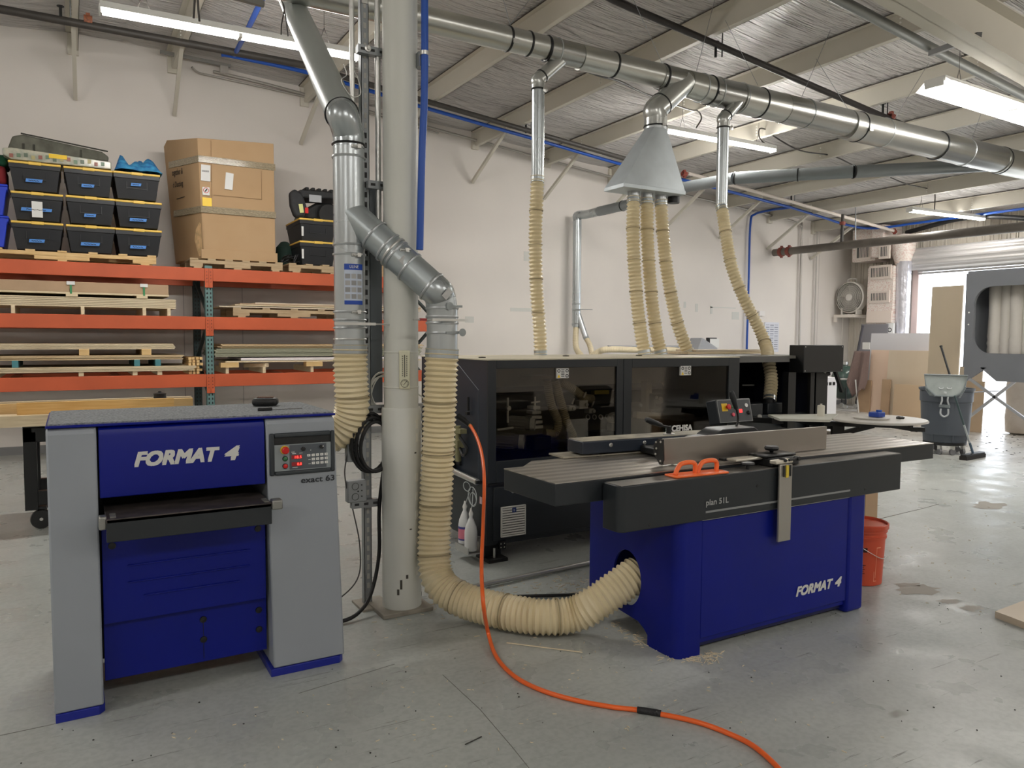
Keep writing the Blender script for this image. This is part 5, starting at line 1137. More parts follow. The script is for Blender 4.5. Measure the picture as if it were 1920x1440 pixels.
# stickers
for x0, x1, z0, z1, pane in ((2.808,2.903,1.183,1.249,w1),(3.912,4.015,1.181,1.251,w2)):
    s = MB().box(x0,x1,EY-0.003,EY+0.013,z0,z1).build('safety_sticker', mat('sticker_white',(220,220,216),0.6), t)
    b = MB(); cx = (x0+x1)/2; cz = (z0+z1)/2
    for sx_ in (-1,1):
        for sz_ in (-1,1):
            if (sx_,sz_) != (-1,-1): b.lathe([(0.007,0),(0.012,0),(0.012,0.001),(0.007,0.001)],(cx+sx_*0.033,EY-0.003,cz+sz_*0.017),(0,-1,0),16,cap=False)
    for k in range(5): b.box(cx-0.014,cx+0.012,EY-0.004,EY-0.003,z0+0.012+0.011*k,z0+0.016+0.011*k)
    b.build('pictogram', INK, s); b = MB().prism([(cx-0.045,z0+0.004),(cx-0.021,z0+0.004),(cx-0.033,z0+0.026)],'y',EY-0.0045,EY-0.003); b.build('warning_triangle', YEL, s)
# maker's lettering on the second window
text('CEHISA', WHITE, t, (3.832,EY-0.003,0.764), (1,0,0), (0,0,1), 0.205, 0.046, name='lettering', bold=0.12)
b = MB()
for k in range(3): b.box(3.776,3.822-0.006*(k==1),EY-0.003,EY-0.001,0.762+0.017*k,0.774+0.017*k)
b.build('logo_bars', mat('logo_green_white',(196,216,206),0.5), t)
# interior
IM = mat('inner_machine_grey',(226,224,216),0.5,var=0.1,vscale=8); IB = mat('inner_beam_tan',(200,188,164),0.55,var=0.08,vscale=3); IMB = mat('inner_motor',(150,148,142),0.5)
def ip(x, y, Y): return ony(x, y, Y)
MB().box(EX0+0.03,EX1-0.02,4.95,5.05,1.08,1.24).build('upper_rail', IB, t); MB().box(EX0+0.03,EX1-0.02,4.75,4.95,0.94,1.04).build('pressure_beam', mat('inner_dark_beam',(70,68,62),0.5), t)
MB().box(EX0+0.03,EX1-0.02,4.55,4.90,0.60,0.66).build('track_bed', BLKM, t)
for (px_, py_, r, L) in (((959),(823),0.048,0.17),((980),(790),0.043,0.15)):
    c = ip(px_+14,py_+5,4.40); d = Vector((-0.75,0.62,0.04)).normalized()
    m_ = MB().cyl(c,c+d*L,r,n=28).build('motor', IMB, t)
    b = MB()
    for k in range(14):
        a = 2*math.pi*k/14; o_ = d.orthogonal().normalized(); e_ = d.cross(o_); b.beam(c+d*0.03+(o_*math.cos(a)+e_*math.sin(a))*(r+0.003),c+d*(L-0.01)+(o_*math.cos(a)+e_*math.sin(a))*(r+0.003),0.003,0.008)
    b.build('cooling_fins', IMB, m_)
    b = MB().lathe([(r*0.85,-0.002),(r*1.02,-0.002),(r*1.02,0.03),(r*0.85,0.03)],c-d*0.004,-d,28,cap=False)
    o_ = d.orthogonal().normalized(); e_ = d.cross(o_)
    for k in range(-3,4): 
        h = math.sqrt(max(0,0.8-(k/4)**2))*r; b.beam(c-d*0.02+o_*(k*r/4)-e_*h,c-d*0.02+o_*(k*r/4)+e_*h,0.002,0.002); b.beam(c-d*0.02+e_*(k*r/4)-o_*h,c-d*0.02+e_*(k*r/4)+o_*h,0.002,0.002)
    b.build('fan_grille', mat('grille_grey',(240,240,234),0.4), m_)
b = MB(); c = ip(952,765,4.42); b.cyl(c+Vector((0,0,-0.10)),c+Vector((0,0,0.07)),0.008,n=12); b.lathe([(0,0),(0.016,0),(0.016,0.02),(0,0.02)],c,(0,-1,0),16); b.build('adjuster', IM, t)
b = MB(); c = ip(1003,760,4.45)
for k in range(5): b.box(c.x-0.05+0.004*k,c.x+0.05-0.006*k,4.42,4.50,c.z-0.16+0.034*k,c.z-0.14+0.034*k)
b.cyl(c+Vector((0,0,-0.05)),c+Vector((0,0,0.06)),0.007,n=10); b.cyl(c+Vector((-0.03,0,0.02)),c+Vector((0.04,0,0.025)),0.006,n=10); b.build('trim_unit', IM, t)
MB().obox(ip(1010,830,4.45),(0.14,0.12,0.10)).build('gearbox', BLKM, t, bevel=0.008); MB().obox(ip(1130,820,4.5),(0.22,0.14,0.10)).build('glue_pot', BLACK, t, bevel=0.01)
b = MB(); b.cyl(ip(932,806,4.4),ip(962,802,4.4),0.008,n=10); b.build('air_cylinder', IM, t)
for P_ in ([(1025,712),(1034,760),(1046,790),(1040,812),(1020,812)],[(1040,712),(1052,755),(1062,790),(1072,812),(1078,830)],[(1050,715),(1072,728),(1095,745),(1112,748)]):
    hm = hose_mesh([ip(x,y,4.50) for x,y in P_],0.030,0.014,0.003,16,dense=10).build('suction_hose', mat('dusty_inner_hose',(190,178,146),0.5), t, smooth=70)
MB().box(2.75,2.95,4.45,4.6,1.165,1.19).build('hose_manifold', IB, t)
b = MB()
for k in range(5): c = ip(1102+12*k,782,4.5); b.lathe([(0.014,0),(0.02,0),(0.02,0.006),(0.014,0.006)],c,(0,-1,0.2),16,cap=False)
b.build('pressure_rollers', IM, t)
for k, (x_, y_, s_) in enumerate(((1090,758,0.05),(1105,770,0.03),(1068,765,0.03),(1150,800,0.05))): 
    c = ip(x_,y_,4.48); b = MB().obox(c,(s_*1.5,0.06,s_*1.2)); b.cyl(c+Vector((0,-0.03,s_)),c+Vector((0.02,-0.03,s_+0.04)),0.006,n=8); b.lathe([(0,0),(0.014,0),(0.014,0.01),(0,0.01)],c+Vector((s_*0.4,-0.035,0)),(0,-1,0),12); b.build('trim_unit', IM, t)
MB().obox(ip(1125,735,4.7),(0.14,0.05,0.03)).build('yellow_tray', mat('inner_yellow',(170,150,40),0.6), t)
MB().cyl(ip(1150,785,4.55),ip(1150,785,4.75),0.05,n=24).build('tape_reel', IM, t)
# second bay
pl_ = ip(1310,765,4.40)
b = MB(); b.add([ip(1285,798,4.42),ip(1325,798,4.42),ip(1355,728,4.42),ip(1318,728,4.42)],[(0,1,2,3)]); b.add([p+Vector((0,0.02,0)) for p in [ip(1285,798,4.42),ip(1325,798,4.42),ip(1355,728,4.42),ip(1318,728,4.42)]],[(3,2,1,0)]); b.build('slanted_plate', mat('dark_plate',(60,60,58),0.5), t)
b = MB()
for x_, y_ in ((1328,729),(1337,729),(1327,746),(1318,744),(1318,764),(1306,760),(1307,782),(1297,778)): b.lathe([(0,0),(0.014,0),(0.014,0.012),(0,0.014)],ip(x_,y_,4.40),(0,-1,0),16)
b.build('plate_bolts', IM, t)
b = MB()
for o_ in (0,6): b.cyl(ip(1283+o_,772,4.36),ip(1302+o_,732,4.36),0.004,n=8)
b.build('guide_rods', STEEL, t)
b = MB()
for x_, y_, r_ in ((1238,748,0.016),(1243,752,0.02),(1252,752,0.010),(1230,745,0.012),(1265,754,0.016),(1278,755,0.014),(1246,760,0.014),(1200,760,0.014)): b.lathe([(0,0),(r_,0),(r_,0.012),(0,0.014)],ip(x_,y_,4.5),(0.2,-1,0.2),12)
b.build('valve_fittings', STEEL, t)
MB().obox(ip(1245,752,4.56),(0.26,0.06,0.13)).build('valve_block', BLKM, t, bevel=0.006)
MB().obox(ip(1212,745,4.7),(0.06,0.06,0.26)).build('inner_post', IB, t); MB().obox(ip(1240,780,4.62),(0.55,0.05,0.05),Matrix.Rotation(0.08,3,'Y')).build('inner_bar', IB, t)
b = hose_mesh([ip(1245,712,4.6),ip(1262,735,4.6),ip(1272,760,4.6),ip(1276,798,4.6)],0.032,0.016,0.002,14,dense=8).build('suction_hose', mat('dusty_inner_hose',(190,178,146),0.5), t)
MB().obox(ip(1325,798,4.38),(0.9,0.08,0.06)).build('lower_beam', IM, t)
# open right end
MB().box(5.45,5.47,EY+0.02,EB_,0.5,1.30).build('end_wall', mat('blue_black_screen',(24,28,44),0.5), t)
CANT = 5.46
MB().box(EX1,CANT,EY+0.03,EB_,ZT-0.018,ZT+0.006).build('canopy', mat('canopy_grey_top',(110,108,102),0.5), t); MB().box(EX1,5.13,EY+0.02,EY+0.03,ZT-0.045,ZT+0.0).build('canopy_edge', mat('canopy_edge',(92,92,90),0.4), t)
MB().box(EX1,CANT,5.22,EB_,0.5,ZT-0.02).build('rear_screen', mat('blue_black_screen',(24,28,44),0.5), t)
b = MB(); b.prism([(EY+0.03,0.87),(EB_,0.87),(EB_,ZT),(EY+0.03,ZT),(EY+0.03,ZT)],'x',5.62,5.64)
ex = ony(1545,700,EY+0.0); MB().box(5.48,5.62,EY+0.06,EB_,0.62,1.14).build('end_cabinet', BLACK, t, bevel=0.006)
MB().prism([(5.40,1.31),(5.47,1.31),(5.62,1.14),(5.62,0.62),(5.40,0.62)],'y',EY+0.02,EY+0.05).build('end_gusset', BLACK, t)
b = MB().beam(ony(1516,668,EY+0.0),ony(1548,699,EY+0.0),0.012,0.012); b.build('gusset_edge', mat('seam_silver',(150,150,146),0.4), t)
for y_ in (715,): MB().cyl(ony(1392,722,4.9),ony(1440,722,4.9),0.007,n=10).build('inner_shelf_rod', IM, t)
MB().box(EX1,5.6,EY+0.08,EB_-0.1,0.10,0.83).build('infeed_cabinet', DARK, t, bevel=0.006)
p0, p1_ = ony(1452,765,EY+0.2), ony(1560,762,EY+0.2); b = MB(); b.box(4.75,5.44,EY+0.30,EY+0.37,0.845,0.865); b.cyl((4.75,EY+0.38,0.875),(5.44,EY+0.38,0.875),0.014,n=14); b.build('feed_rail', STEEL, t)
MB().box(4.62,4.86,EY+0.05,EY+0.3,0.83,0.93).build('end_trim_unit', DARK, t, bevel=0.006)
b = MB(); random.seed(8)
for k in range(16):
    c = Vector((random.uniform(4.50,4.8),random.uniform(EY-0.02,EY+0.15),random.uniform(0.78,0.90))); 
    if k%2: b.obox(c,(random.uniform(0.02,0.08),0.04,random.uniform(0.01,0.03)),Matrix.Rotation(random.uniform(-0.5,0.5),3,'Y'))
    else: b.lathe([(0,0),(0.018,0),(0.02,0.02),(0,0.022)],c,(random.uniform(-0.5,0.5),-1,0.2),12)
b.build('scraper_unit', IMB, t)
b = MB(); b.obox(ony(1490,752,EY+0.3),(0.05,0.05,0.06)); b.lathe([(0,0),(0.035,0),(0.035,0.02),(0,0.02)],ony(1487,718,EY+0.4),(0,-1,0),18); b.build('spindle_knobs', IMB, t)
MB().cyl(ony(1510,700,EY+0.05),ony(1512,775,EY+0.05),0.03,n=14).build('post', BLACK, t) if False else MB().box(5.10,5.19,EY+0.0,EY+0.06,0.72,1.18).build('end_post', BLACK, t)
hp_ = ony(1443,752,4.40)
MB().box(hp_.x-0.10,hp_.x+0.10,4.33,4.50,0.83,hp_.z-0.01).build('end_trim_unit', DARK, t, bevel=0.008); MB().lathe([(0.055,0),(0.06,0.0),(0.06,0.03),(0.055,0.03)],hp_+Vector((0,0.01,-0.012)),n=24).build('hose_collar', BLKM, t)
# roller on the left flank, air unit, bottles
rl = MB().cyl((EX0-0.05,EY+0.05,0.525),(EX0-0.05,4.72,0.545),0.020,n=20).build('side_roller', STEEL, t); MB().box(EX0-0.05,EX0,4.68,4.72,0.50,0.60).build('roller_bracket', BLKM, rl); MB().box(EX0-0.06,EX0,EY+0.035,EY+0.05,0.515,0.535).build('roller_bracket', BLKM, rl)
b = MB(); b.obox((EX0-0.05,4.52,0.83),(0.05,0.10,0.03)); b.obox((EX0-0.05,4.54,0.74),(0.05,0.06,0.05)); b.cyl((EX0-0.05,4.55,0.62),(EX0-0.05,4.55,0.86),0.02,n=14); au = b.build('air_regulator', mat('dull_brass_unit',(150,146,110),0.4,metal=0.3), t)
MB().tube(smooth([(EX0-0.05,4.53,0.72),(EX0-0.08,4.42,0.68),(EX0-0.08,4.36,0.73),(EX0-0.10,4.42,0.80)],6),0.010,10).build('regulator_hose', BLACK, au)
b = MB().box(EX0-0.015,EX0,4.60,4.66,0.58,0.72); b.build('black_mount', BLACK, t)
b = MB(); b.tube([(EX0-0.02,4.46,1.06),(EX0-0.02,4.46,0.97)],0.008,10); b.obox((EX0-0.02,4.47,0.95),(0.02,0.03,0.02)); b.build('door_handle', BLKM, t)
BOT = mat('milky_bottle_plastic',(222,224,224),0.35)
for k, (y, lab) in enumerate(((4.31,'plain white spray bottle hooked to the edgebander flank'),(4.40,'white bottle with pink label behind the plain one on the edgebander'))):
    bx = EX0-0.075; t2 = thing('fluid_bottle', lab, 'bottle', (bx,y,0.065), 'bottles on the edgebander flank')
    h = MB().lathe([(0.036,0.0),(0.042,0.006),(0.042,0.125),(0.036,0.160),(0.018,0.205),(0.012,0.215),(0.012,0.232)],(bx,y,0.07+0.03*k),n=28).build('bottle_body', BOT, t2)
    MB().lathe([(0.014,0.232),(0.015,0.245),(0.008,0.262),(0.004,0.28)],(bx,y,0.07+0.03*k),n=18).build('cap', WHITE, t2)
    if k: 
        MB().lathe([(0.0425,0.03),(0.0428,0.03),(0.0428,0.11),(0.0425,0.11)],(bx,y,0.10),n=28,cap=False).build('pink_label', mat('pink_label',(226,130,150),0.5), t2); MB().lathe([(0.043,0.10),(0.0432,0.10),(0.0432,0.115),(0.043,0.115)],(bx,y,0.10),n=28,cap=False).build('blue_stripe', mat('violet_stripe',(80,80,150),0.5), t2); MB().lathe([(0.043,0.025),(0.0432,0.025),(0.0432,0.035),(0.043,0.035)],(bx,y,0.10),n=28,cap=False).build('blue_stripe', mat('violet_stripe',(80,80,150),0.5), t2)
b = MB()
for k, (cy_, cz_, r_) in enumerate(((4.42,0.47,0.05),(4.34,0.42,0.06),(4.33,0.40,0.045))):
    b.tube([Vector((EX0-0.05,cy_+r_*math.cos(a),cz_+r_*(0.6 if k == 0 else 1.0)*math.sin(a))) for a in [2*math.pi*i/24 for i in range(24)]],0.0028,6,closed=True)
b.tube(smooth([(EX0-0.05,4.33,0.47),(EX0-0.06,4.32,0.38),(EX0-0.075,4.31,0.335)],5),0.0028,6); b.tube(smooth([(EX0-0.05,4.38,0.44),(EX0-0.07,4.40,0.36)],4),0.0028,6)
tag(b.build('clear_tubing', mat('clear_tubing',(190,196,196),0.3)), 'looped clear plastic tubing above the two bottles', 'tubing')
b = MB().box(EX0-0.12,EX0-0.02,4.26,4.45,0.055,0.065); b.box(EX0-0.12,EX0-0.115,4.26,4.45,0.065,0.10); b.box(EX0-0.02,EX0,4.3,4.34,0.055,0.15); b.build('bottle_bracket', STEEL, t)
MB().obox((EX0-0.008,4.30,0.395),(0.003,0.03,0.045)).build('warning_tag', mat('tag_pink_white',(220,190,196),0.5), t)
b = MB()
for k, (x_, y_) in enumerate(((904,671),(1061,668),(1198,667),(1320,664))): c = onz(x_,y_,ZT+0.004); b.lathe([(0,0),(0.024,0),(0.026,0.006),(0.0,0.009)],c,n=16)
b.build('top_cap', mat('dark_cap',(80,76,68),0.6), t)
# control screen at the right end
sc0, sc1 = ony(1508,647,EY-0.05), ony(1581,697,EY-0.05)
t2 = thing('control_cabinet','black box shaped operator console at the right end of the edgebander','console',(sc0.x,4.3,sc1.z))
MB().box(sc0.x,sc1.x,EY-0.05,EY+0.10,sc1.z,sc0.z).build('console_box', BLACK, t2, bevel=0.006)
b = MB()
for x_ in (sc0.x+0.02,sc1.x-0.02):
    for z_ in (sc0.z-0.015,sc1.z+0.015): b.lathe([(0,0),(0.005,0),(0,0.003)],(x_,EY-0.05,z_),(0,-1,0),8)
b.build('screw', STEEL, t2); MB().cyl((sc1.x,EY,sc0.z-0.05),(sc1.x+0.03,EY,sc0.z-0.05),0.012,n=12).build('red_stop_knob', mat('dim_red',(150,40,30),0.4), t2)
MB().beam((5.50,EY+0.05,1.13),(5.66,EY+0.05,1.16),0.05,0.03).build('support_arm', BLACK, t2); MB().beam((sc1.x-0.04,EY,sc1.z),(sc1.x+0.06,EY,sc1.z-0.18),0.03,0.02).build('swivel_handle', BLACK, t2)
# white sheet and coil tray
cc_ = onz(1643,785,0.885); rr_ = 0.335
t2 = thing('round_coil_tray','large pale round coil tray on a black bracket beyond the jointer','tray',(cc_.x,cc_.y,0.87))
MB().lathe([(0,0),(rr_-0.02,0),(rr_,0.004),(rr_,0.012),(rr_-0.006,0.018),(rr_-0.03,0.018),(0,0.018)],(cc_.x,cc_.y,0.870),n=72).build('tray_disc', mat('tray_laminate',(200,196,188),0.35), t2)
L_ = (onz(1560,783,0.885)-cc_); L_.z = 0; L_.normalize(); R_ = -L_
b = MB(); b.beam(cc_+L_*0.36+Vector((0,0,-0.045)),cc_+R_*0.20+Vector((0,0,-0.045)),0.07,0.03); b.beam(cc_+L_*0.30+Vector((0,0,-0.085)),cc_+L_*0.22+Vector((0,0,-0.085)),0.07,0.10); b.beam(cc_+R_*0.10+Vector((0,0,-0.05)),cc_+R_*0.27+Vector((0,0,-0.075)),0.05,0.025)
b.beam(cc_+L_*0.22+Vector((0,0,-0.11)),cc_+L_*0.02+Vector((0,0,-0.05)),0.06,0.03); b.build('support_bracket', BLACK, t2)
MB().beam(cc_+L_*0.30+Vector((0,0,-0.06)),Vector((5.2,EY+0.02,0.80)),0.08,0.05).build('support_arm', BLACK, t2)
for p_ in (cc_+R_*0.16+Vector((0,0,0.004)), cc_+R_*0.22+Vector((0,0,-0.055))): MB().lathe([(0,0),(0.026,0),(0.028,0.012),(0.018,0.018),(0,0.018)],p_,n=18).build('clamp_knob', BLACK, t2)
c = cc_+R_*0.26+Vector((0,0,-0.07)); MB().beam(c-R_*0.03,c+R_*0.06,0.04,0.03).build('guide_finger', BLACK, t2)
c0_ = onz(1634,785,0.889); MB().lathe([(0,0),(0.115,0),(0.12,0.010),(0,0.012)],(c0_.x,c0_.y,0.889),n=40).build('hub_disc', mat('tray_laminate',(200,196,188),0.35), t2)
t3 = thing('blue_spool','small blue spool standing on the round coil tray','spool',(c0_.x,c0_.y,0.902)); MB().box(c0_.x-0.01,c0_.x+0.07,c0_.y-0.06,c0_.y+0.02,0.902,0.938).build('spool_body', mat('blue_plastic',(36,70,160),0.4), t3, bevel=0.006); MB().lathe([(0,0),(0.02,0),(0.02,0.014),(0,0.014)],(c0_.x+0.04,c0_.y-0.03,0.938),n=16).build('spool_cap', BLUEPIPE, t3)
t2 = thing('outfeed_tray','flat pale tray plate between the edgebander and the round coil tray','tray',(4.6,4.0,0.86)); b = MB(); pts_ = [onz(1440,777,0.892),onz(1462,785,0.892),onz(1556,787,0.892),onz(1572,776,0.892)]; b.prism([(p.x,p.y) for p in pts_],'z',0.875,0.892); b.build('plate', mat('pale_plate',(196,196,184),0.4), t2)
MB().beam(Vector((pts_[1].x+0.1,pts_[1].y+0.1,0.86)),Vector((4.75,EY+0.06,0.80)),0.08,0.04).build('plate_arm', BLACK, t2)
c = onz(1539,780,0.892); tag(MB().lathe([(0,0),(0.026,0),(0.026,0.075),(0.022,0.08),(0.008,0.08),(0.008,0.09),(0,0.09)],c,n=20).build('white_roller_post', mat('ivory_plastic',(214,210,196),0.4)), 'short ivory roller post on the pale tray plate', 'roller')
P = [onz(1552,777,0.80),onz(1640,776,0.80),onz(1640,768,0.80),onz(1560,767,0.80)]
# wood offcuts on top of the hood
for k, (x0_, x1_, y0_, y1_, z0_, th_, m_, lab) in enumerate(((1345,1437,668,659,ZT+0.008,0.020,PLY,'lower pale board lying on top of the edgebander'),(1350,1430,660,655,ZT+0.030,0.016,LAM,'upper short board lying on top of the edgebander'))):
    a = onz(x0_,664,ZT); c = onz(x1_,664,ZT); x_a = 4.62+0.10*k; tag(MB().box(x_a,x_a+0.95-0.15*k,4.9,5.16,z0_,z0_+th_).build('loose_board', m_), lab, 'board', 'boards on the edgebander')
# hoses from the hood of the main duct are added with the ducting
# low board-topped stand beyond the jointer
t2 = thing('offcut_stand','low stand with a pale board top and tan board leg behind the orange bucket','stand',(4.7,3.3,0))
P = [Vector((4.97,3.28,0)),Vector((4.945,3.74,0)),Vector((4.45,3.70,0)),Vector((4.47,3.25,0))]; b = MB(); b.prism([(p.x,p.y) for p in P],'z',0.748,0.76); b.build('board_top', LAM, t2)
MB().box(4.80,4.94,3.285,3.33,0.0,0.748).build('board_leg', MDF, t2); MB().box(4.46,4.50,3.30,3.68,0.0,0.748).build('board_leg', MDF, t2)
# ================================================================== overhead main duct
DYc, ZTOP = 5.15, 3.83
t = thing('main_dust_duct','large galvanised spiral dust duct running the length of the hall','duct',(6,DYc,3.5))
GM = mat('main_duct_steel',(184,185,180),0.29,metal=0.93,var=0.03,vscale=2)
GM2 = mat('main_duct_steel_dark',(166,167,164),0.26,metal=0.93,var=0.03,vscale=2)
secs = [(-3.0,3.30,0.18,0.18),(3.30,3.62,0.19,0.19),(3.62,4.46,0.20,0.20),(4.46,4.78,0.21,0.215),(4.78,5.05,0.225,0.25),(5.05,5.42,0.255,0.255),(5.42,6.02,0.27,0.27),(6.02,7.0,0.275,0.275),(7.0,8.6,0.30,0.30),(8.6,9.9,0.31,0.31),(9.9,14.6,0.32,0.32)]
for i, (x0, x1, d0, d1) in enumerate(secs): MB().tube([(x0,DYc,ZTOP-d0/2),(x1,DYc,ZTOP-d1/2)],[d0/2,d1/2],44).build('duct_section', GM if i%2 == 0 else GM2, t)
def dring(x, d, m=BLKM, w_=0.018):
    r = d/2; MB().lathe([(r-0.003,-w_/2),(r+0.004,-w_/2),(r+0.007,0),(r+0.004,w_/2),(r-0.003,w_/2)],(x,DYc,ZTOP-r),(1,0,0),44,cap=False).build('clamp_ring', m, t)
for x, d in ((2.95,0.18),(3.13,0.18),(3.30,0.19),(3.96,0.20),(4.50,0.212),(5.05,0.25),(5.70,0.27),(7.17,0.30),(8.6,0.31),(9.95,0.32)): dring(x,d)
for x, d in ((3.40,0.19),(4.95,0.245),(5.14,0.255),(5.44,0.27),(6.35,0.275),(7.6,0.30),(9.15,0.31)): dring(x,d,GALV,0.008)
for x, y_, dd in ((2.95,0.095,0.13),(5.06,0.13,0.18),(7.17,0.155,0.21)): MB().obox((x+0.02,DYc-y_,ZTOP-dd),(0.05,0.012,0.03)).build('clamp_lever', STEEL, t)
# branches with their drops (each fixed to the main duct)
def branch(xt, zt, r, x_up, yb=DYc, rz=None):
    top = Vector((x_up, yb, ZTOP-0.10)); e = Vector((xt, yb, zt)); k = Vector((xt, yb, zt+r*1.5)); d = (top-k).normalized()
    pts = smooth([e,e+Vector((0,0,r*0.8)),k-d*r*0.1+Vector((-r*0.02,0,0)),k+d*r*0.9],7)
    MB().tube(pts,r+0.001,30).build('branch_elbow', galv('branch_elbow_steel',(190,192,188),0.22), t, smooth=60); MB().tube([k+d*r*0.7,top],r,30).build('branch_pipe', galv('branch_pipe_steel',(184,186,182),0.24), t)
    for q_, a_, m in ((e,Vector((0,0,1)),BLKM),(k+d*r*0.9,d,BLKM)): MB().lathe([(r-0.002,-0.006),(r+0.004,-0.006),(r+0.006,0),(r+0.004,0.006),(r-0.002,0.006)],q_,a_,30,cap=False).build('clamp_ring', m, t)
d1 = ony(1009,190,DYc); branch(d1.x, ony(1009,168,DYc).z, 0.052, d1.x+0.27)
d3 = ony(1356,245,DYc-0.05); branch(d3.x, ony(1358,240,DYc-0.05).z, 0.055, d3.x+0.27, DYc-0.05)
hx = ony(1229,238,DYc-0.02); branch(hx.x, hx.z, 0.098, hx.x+0.34, DYc-0.02)
z1b = ony(1006,338,DYc).z; MB().cyl((d1.x,DYc,z1b),(d1.x,DYc,ony(1009,168,DYc).z+0.01),0.050,n=30).build('drop_pipe', galv('bright_duct',(186,192,194),0.25), t)
z3b = ony(1358,392,DYc-0.05).z; MB().cyl((d3.x,DYc-0.05,z3b),(d3.x,DYc-0.05,ony(1358,240,DYc-0.05).z+0.01),0.053,n=30).build('drop_pipe', galv('bright_duct',(186,192,194),0.25), t)
for c in (ony(1022,168,DYc-0.06),ony(1371,240,DYc-0.1)): MB().lathe([(0,0),(0.02,0),(0.022,0.006),(0,0.01)],c,(0,-1,0),16).build('clamp_lever', STEEL, t)
# tapered collector hood with four collars
HM = mat('hood_sheet',(196,204,208),0.45,metal=0.55,var=0.05,vscale=4); Yh = DYc-0.02
hb0, hb1 = ony(1168,352,Yh-0.12), ony(1283,364,Yh-0.12); zb_ = (hb0.z+hb1.z)/2; zt_ = hx.z-0.02
hw0, hw1 = hb0.x, hb1.x; b = MB(); n = 24
ringt = [Vector((hx.x+0.095*math.cos(2*math.pi*i/n), Yh+0.095*math.sin(2*math.pi*i/n), zt_)) for i in range(n)]
rect = []
for i in range(n):
    a = 2*math.pi*i/n; c, s = math.cos(a), math.sin(a); m_ = max(abs(c),abs(s)); xm, hw = (hw0+hw1)/2, (hw1-hw0)/2; rect.append(Vector((xm+hw*c/m_, Yh+0.13*s/m_, zb_+0.03)))
b.add(ringt+rect, [(i,(i+1)%n,n+(i+1)%n,n+i) for i in range(n)]); hd = b.build('collector_hood', HM, t, smooth=12)
MB().box(hw0-0.004,hw1+0.004,Yh-0.134,Yh+0.134,zb_,zb_+0.032).build('hood_rim', HM, t, bevel=0.002); MB().cyl((hx.x,Yh,zt_-0.01),(hx.x,Yh,hx.z+0.02),0.097,n=30).build('hood_collar', GALV, t)
b = MB(); b.obox(Vector((hx.x+0.01,Yh-0.10,hx.z-0.0)),(0.04,0.012,0.02)); b.build('clamp_lever', STEEL, t)
cxs = [ony(p,368,Yh).x for p in (1188,1213,1239,1263)]
for x in cxs: 
    MB().cyl((x,Yh,zb_-0.055),(x,Yh,zb_+0.01),0.052,n=28).build('spigot', BLKM if x == cxs[-1] else GALV, t)
def EB(x, y): 
    p = onz(x,y,ZT+0.004) ; return Vector((p.x, max(4.5,min(5.15,p.y)), p.z))
def eb2(px_, Y):  # landing point on the edgebander top along a chosen depth line
    z = ZT+0.004; lo = ony(px_, 664, Y); return Vector((lo.x, Y, z))
def drop(label, X0, Y0, Z0, pxs, Yend, zend=None, r=0.053, m=HOSE):
    k = len(pxs); pts = [Vector((X0,Y0,Z0))]; 
    for i, (x, y) in enumerate(pxs): Y = Y0+(Yend-Y0)*(i+1)/k; pts.append(ony(x,y,Y))
    if zend is not None: pts[-1].z = zend
    return flex(label, pts, r, m=m, cuffs=(0,-1), n=18, pitch=0.032, amp=0.0065, group='cream hoses dropping onto the edgebander', marks=True)
ztop_ = ZT+0.006
drop('leftmost cream hose dropping straight onto the edgebander from its own duct',d1.x,DYc,z1b+0.03,[(1004,440),(1006,540),(1012,620),(1014,662)],5.12,ztop_,r=0.050)
drop('left hose of the three below the tapered hood',cxs[0],Yh,zb_-0.045,[(1187,450),(1193,550),(1201,620),(1209,660)],5.0,ztop_)
drop('middle hose of the three below the tapered hood',cxs[1],Yh,zb_-0.045,[(1214,450),(1221,550),(1230,620),(1240,660)],5.0,ztop_)
drop('right hose of the three below the tapered hood, curving outward',cxs[2],Yh,zb_-0.045,[(1244,450),(1254,530),(1270,605),(1291,660)],5.0,ztop_)
drop('rightmost cream hose curving down through the edgebander canopy',d3.x,DYc-0.05,z3b+0.03,[(1361,440),(1372,500),(1395,560),(1425,620),(1437,652),(1440,672),(1446,710),(1443,752)],4.40,None,r=0.050)
# second, thinner duct coming from the wall unit
t = thing('wall_branch_duct','dull grey duct crossing below the ceiling and dropping down the wall behind','duct',(7.5,10.7,1.6))
GD = galv('dull_grey_duct',(140,146,148),0.4); wr = 0.072
wt = ony(1085,400,10.68); wb = ony(1078,612,10.68); wx = (wt.x+wb.x)/2
MB().cyl((wx,10.68,wb.z),(wx,10.68,wt.z-0.12),wr,n=28).build('wall_drop', galv('bright_duct',(186,192,194),0.25), t)
q0 = Vector((wx,10.68,wt.z-0.14)); q1 = ony(1168,386,9.6); q2 = ony(1290,350,8.2); q3 = ony(1378,334,7.3); q4 = ony(1600,322,6.1); q5 = Vector((10.2,5.2,3.66))
pts = smooth([q0,q0+Vector((0,0,0.10)),ony(1100,402,10.5),ony(1125,396,10.2)],6); MB().tube(pts,wr,26).build('duct_elbow', galv('bright_elbow',(150,156,156),0.2), t, smooth=60)
for a, c in ((pts[-1]-(pts[-1]-pts[-2])*0.5,q1),(q1,q2),(q2,q3),(q3,q4),(q4,q5)): MB().tube([a,c],wr+0.006,28).build('duct_pipe', GD, t)
for q_, d in ((q1,(q2-q1)),(q3,(q4-q3)),(q4,(q5-q4)),(q3+(q4-q3)*0.55,(q4-q3))): r = wr+0.006; MB().lathe([(r-0.002,-0.008),(r+0.006,-0.008),(r+0.008,0),(r+0.006,0.008),(r-0.002,0.008)],q_,d.normalized(),28,cap=False).build('clamp_ring', BLKM, t)
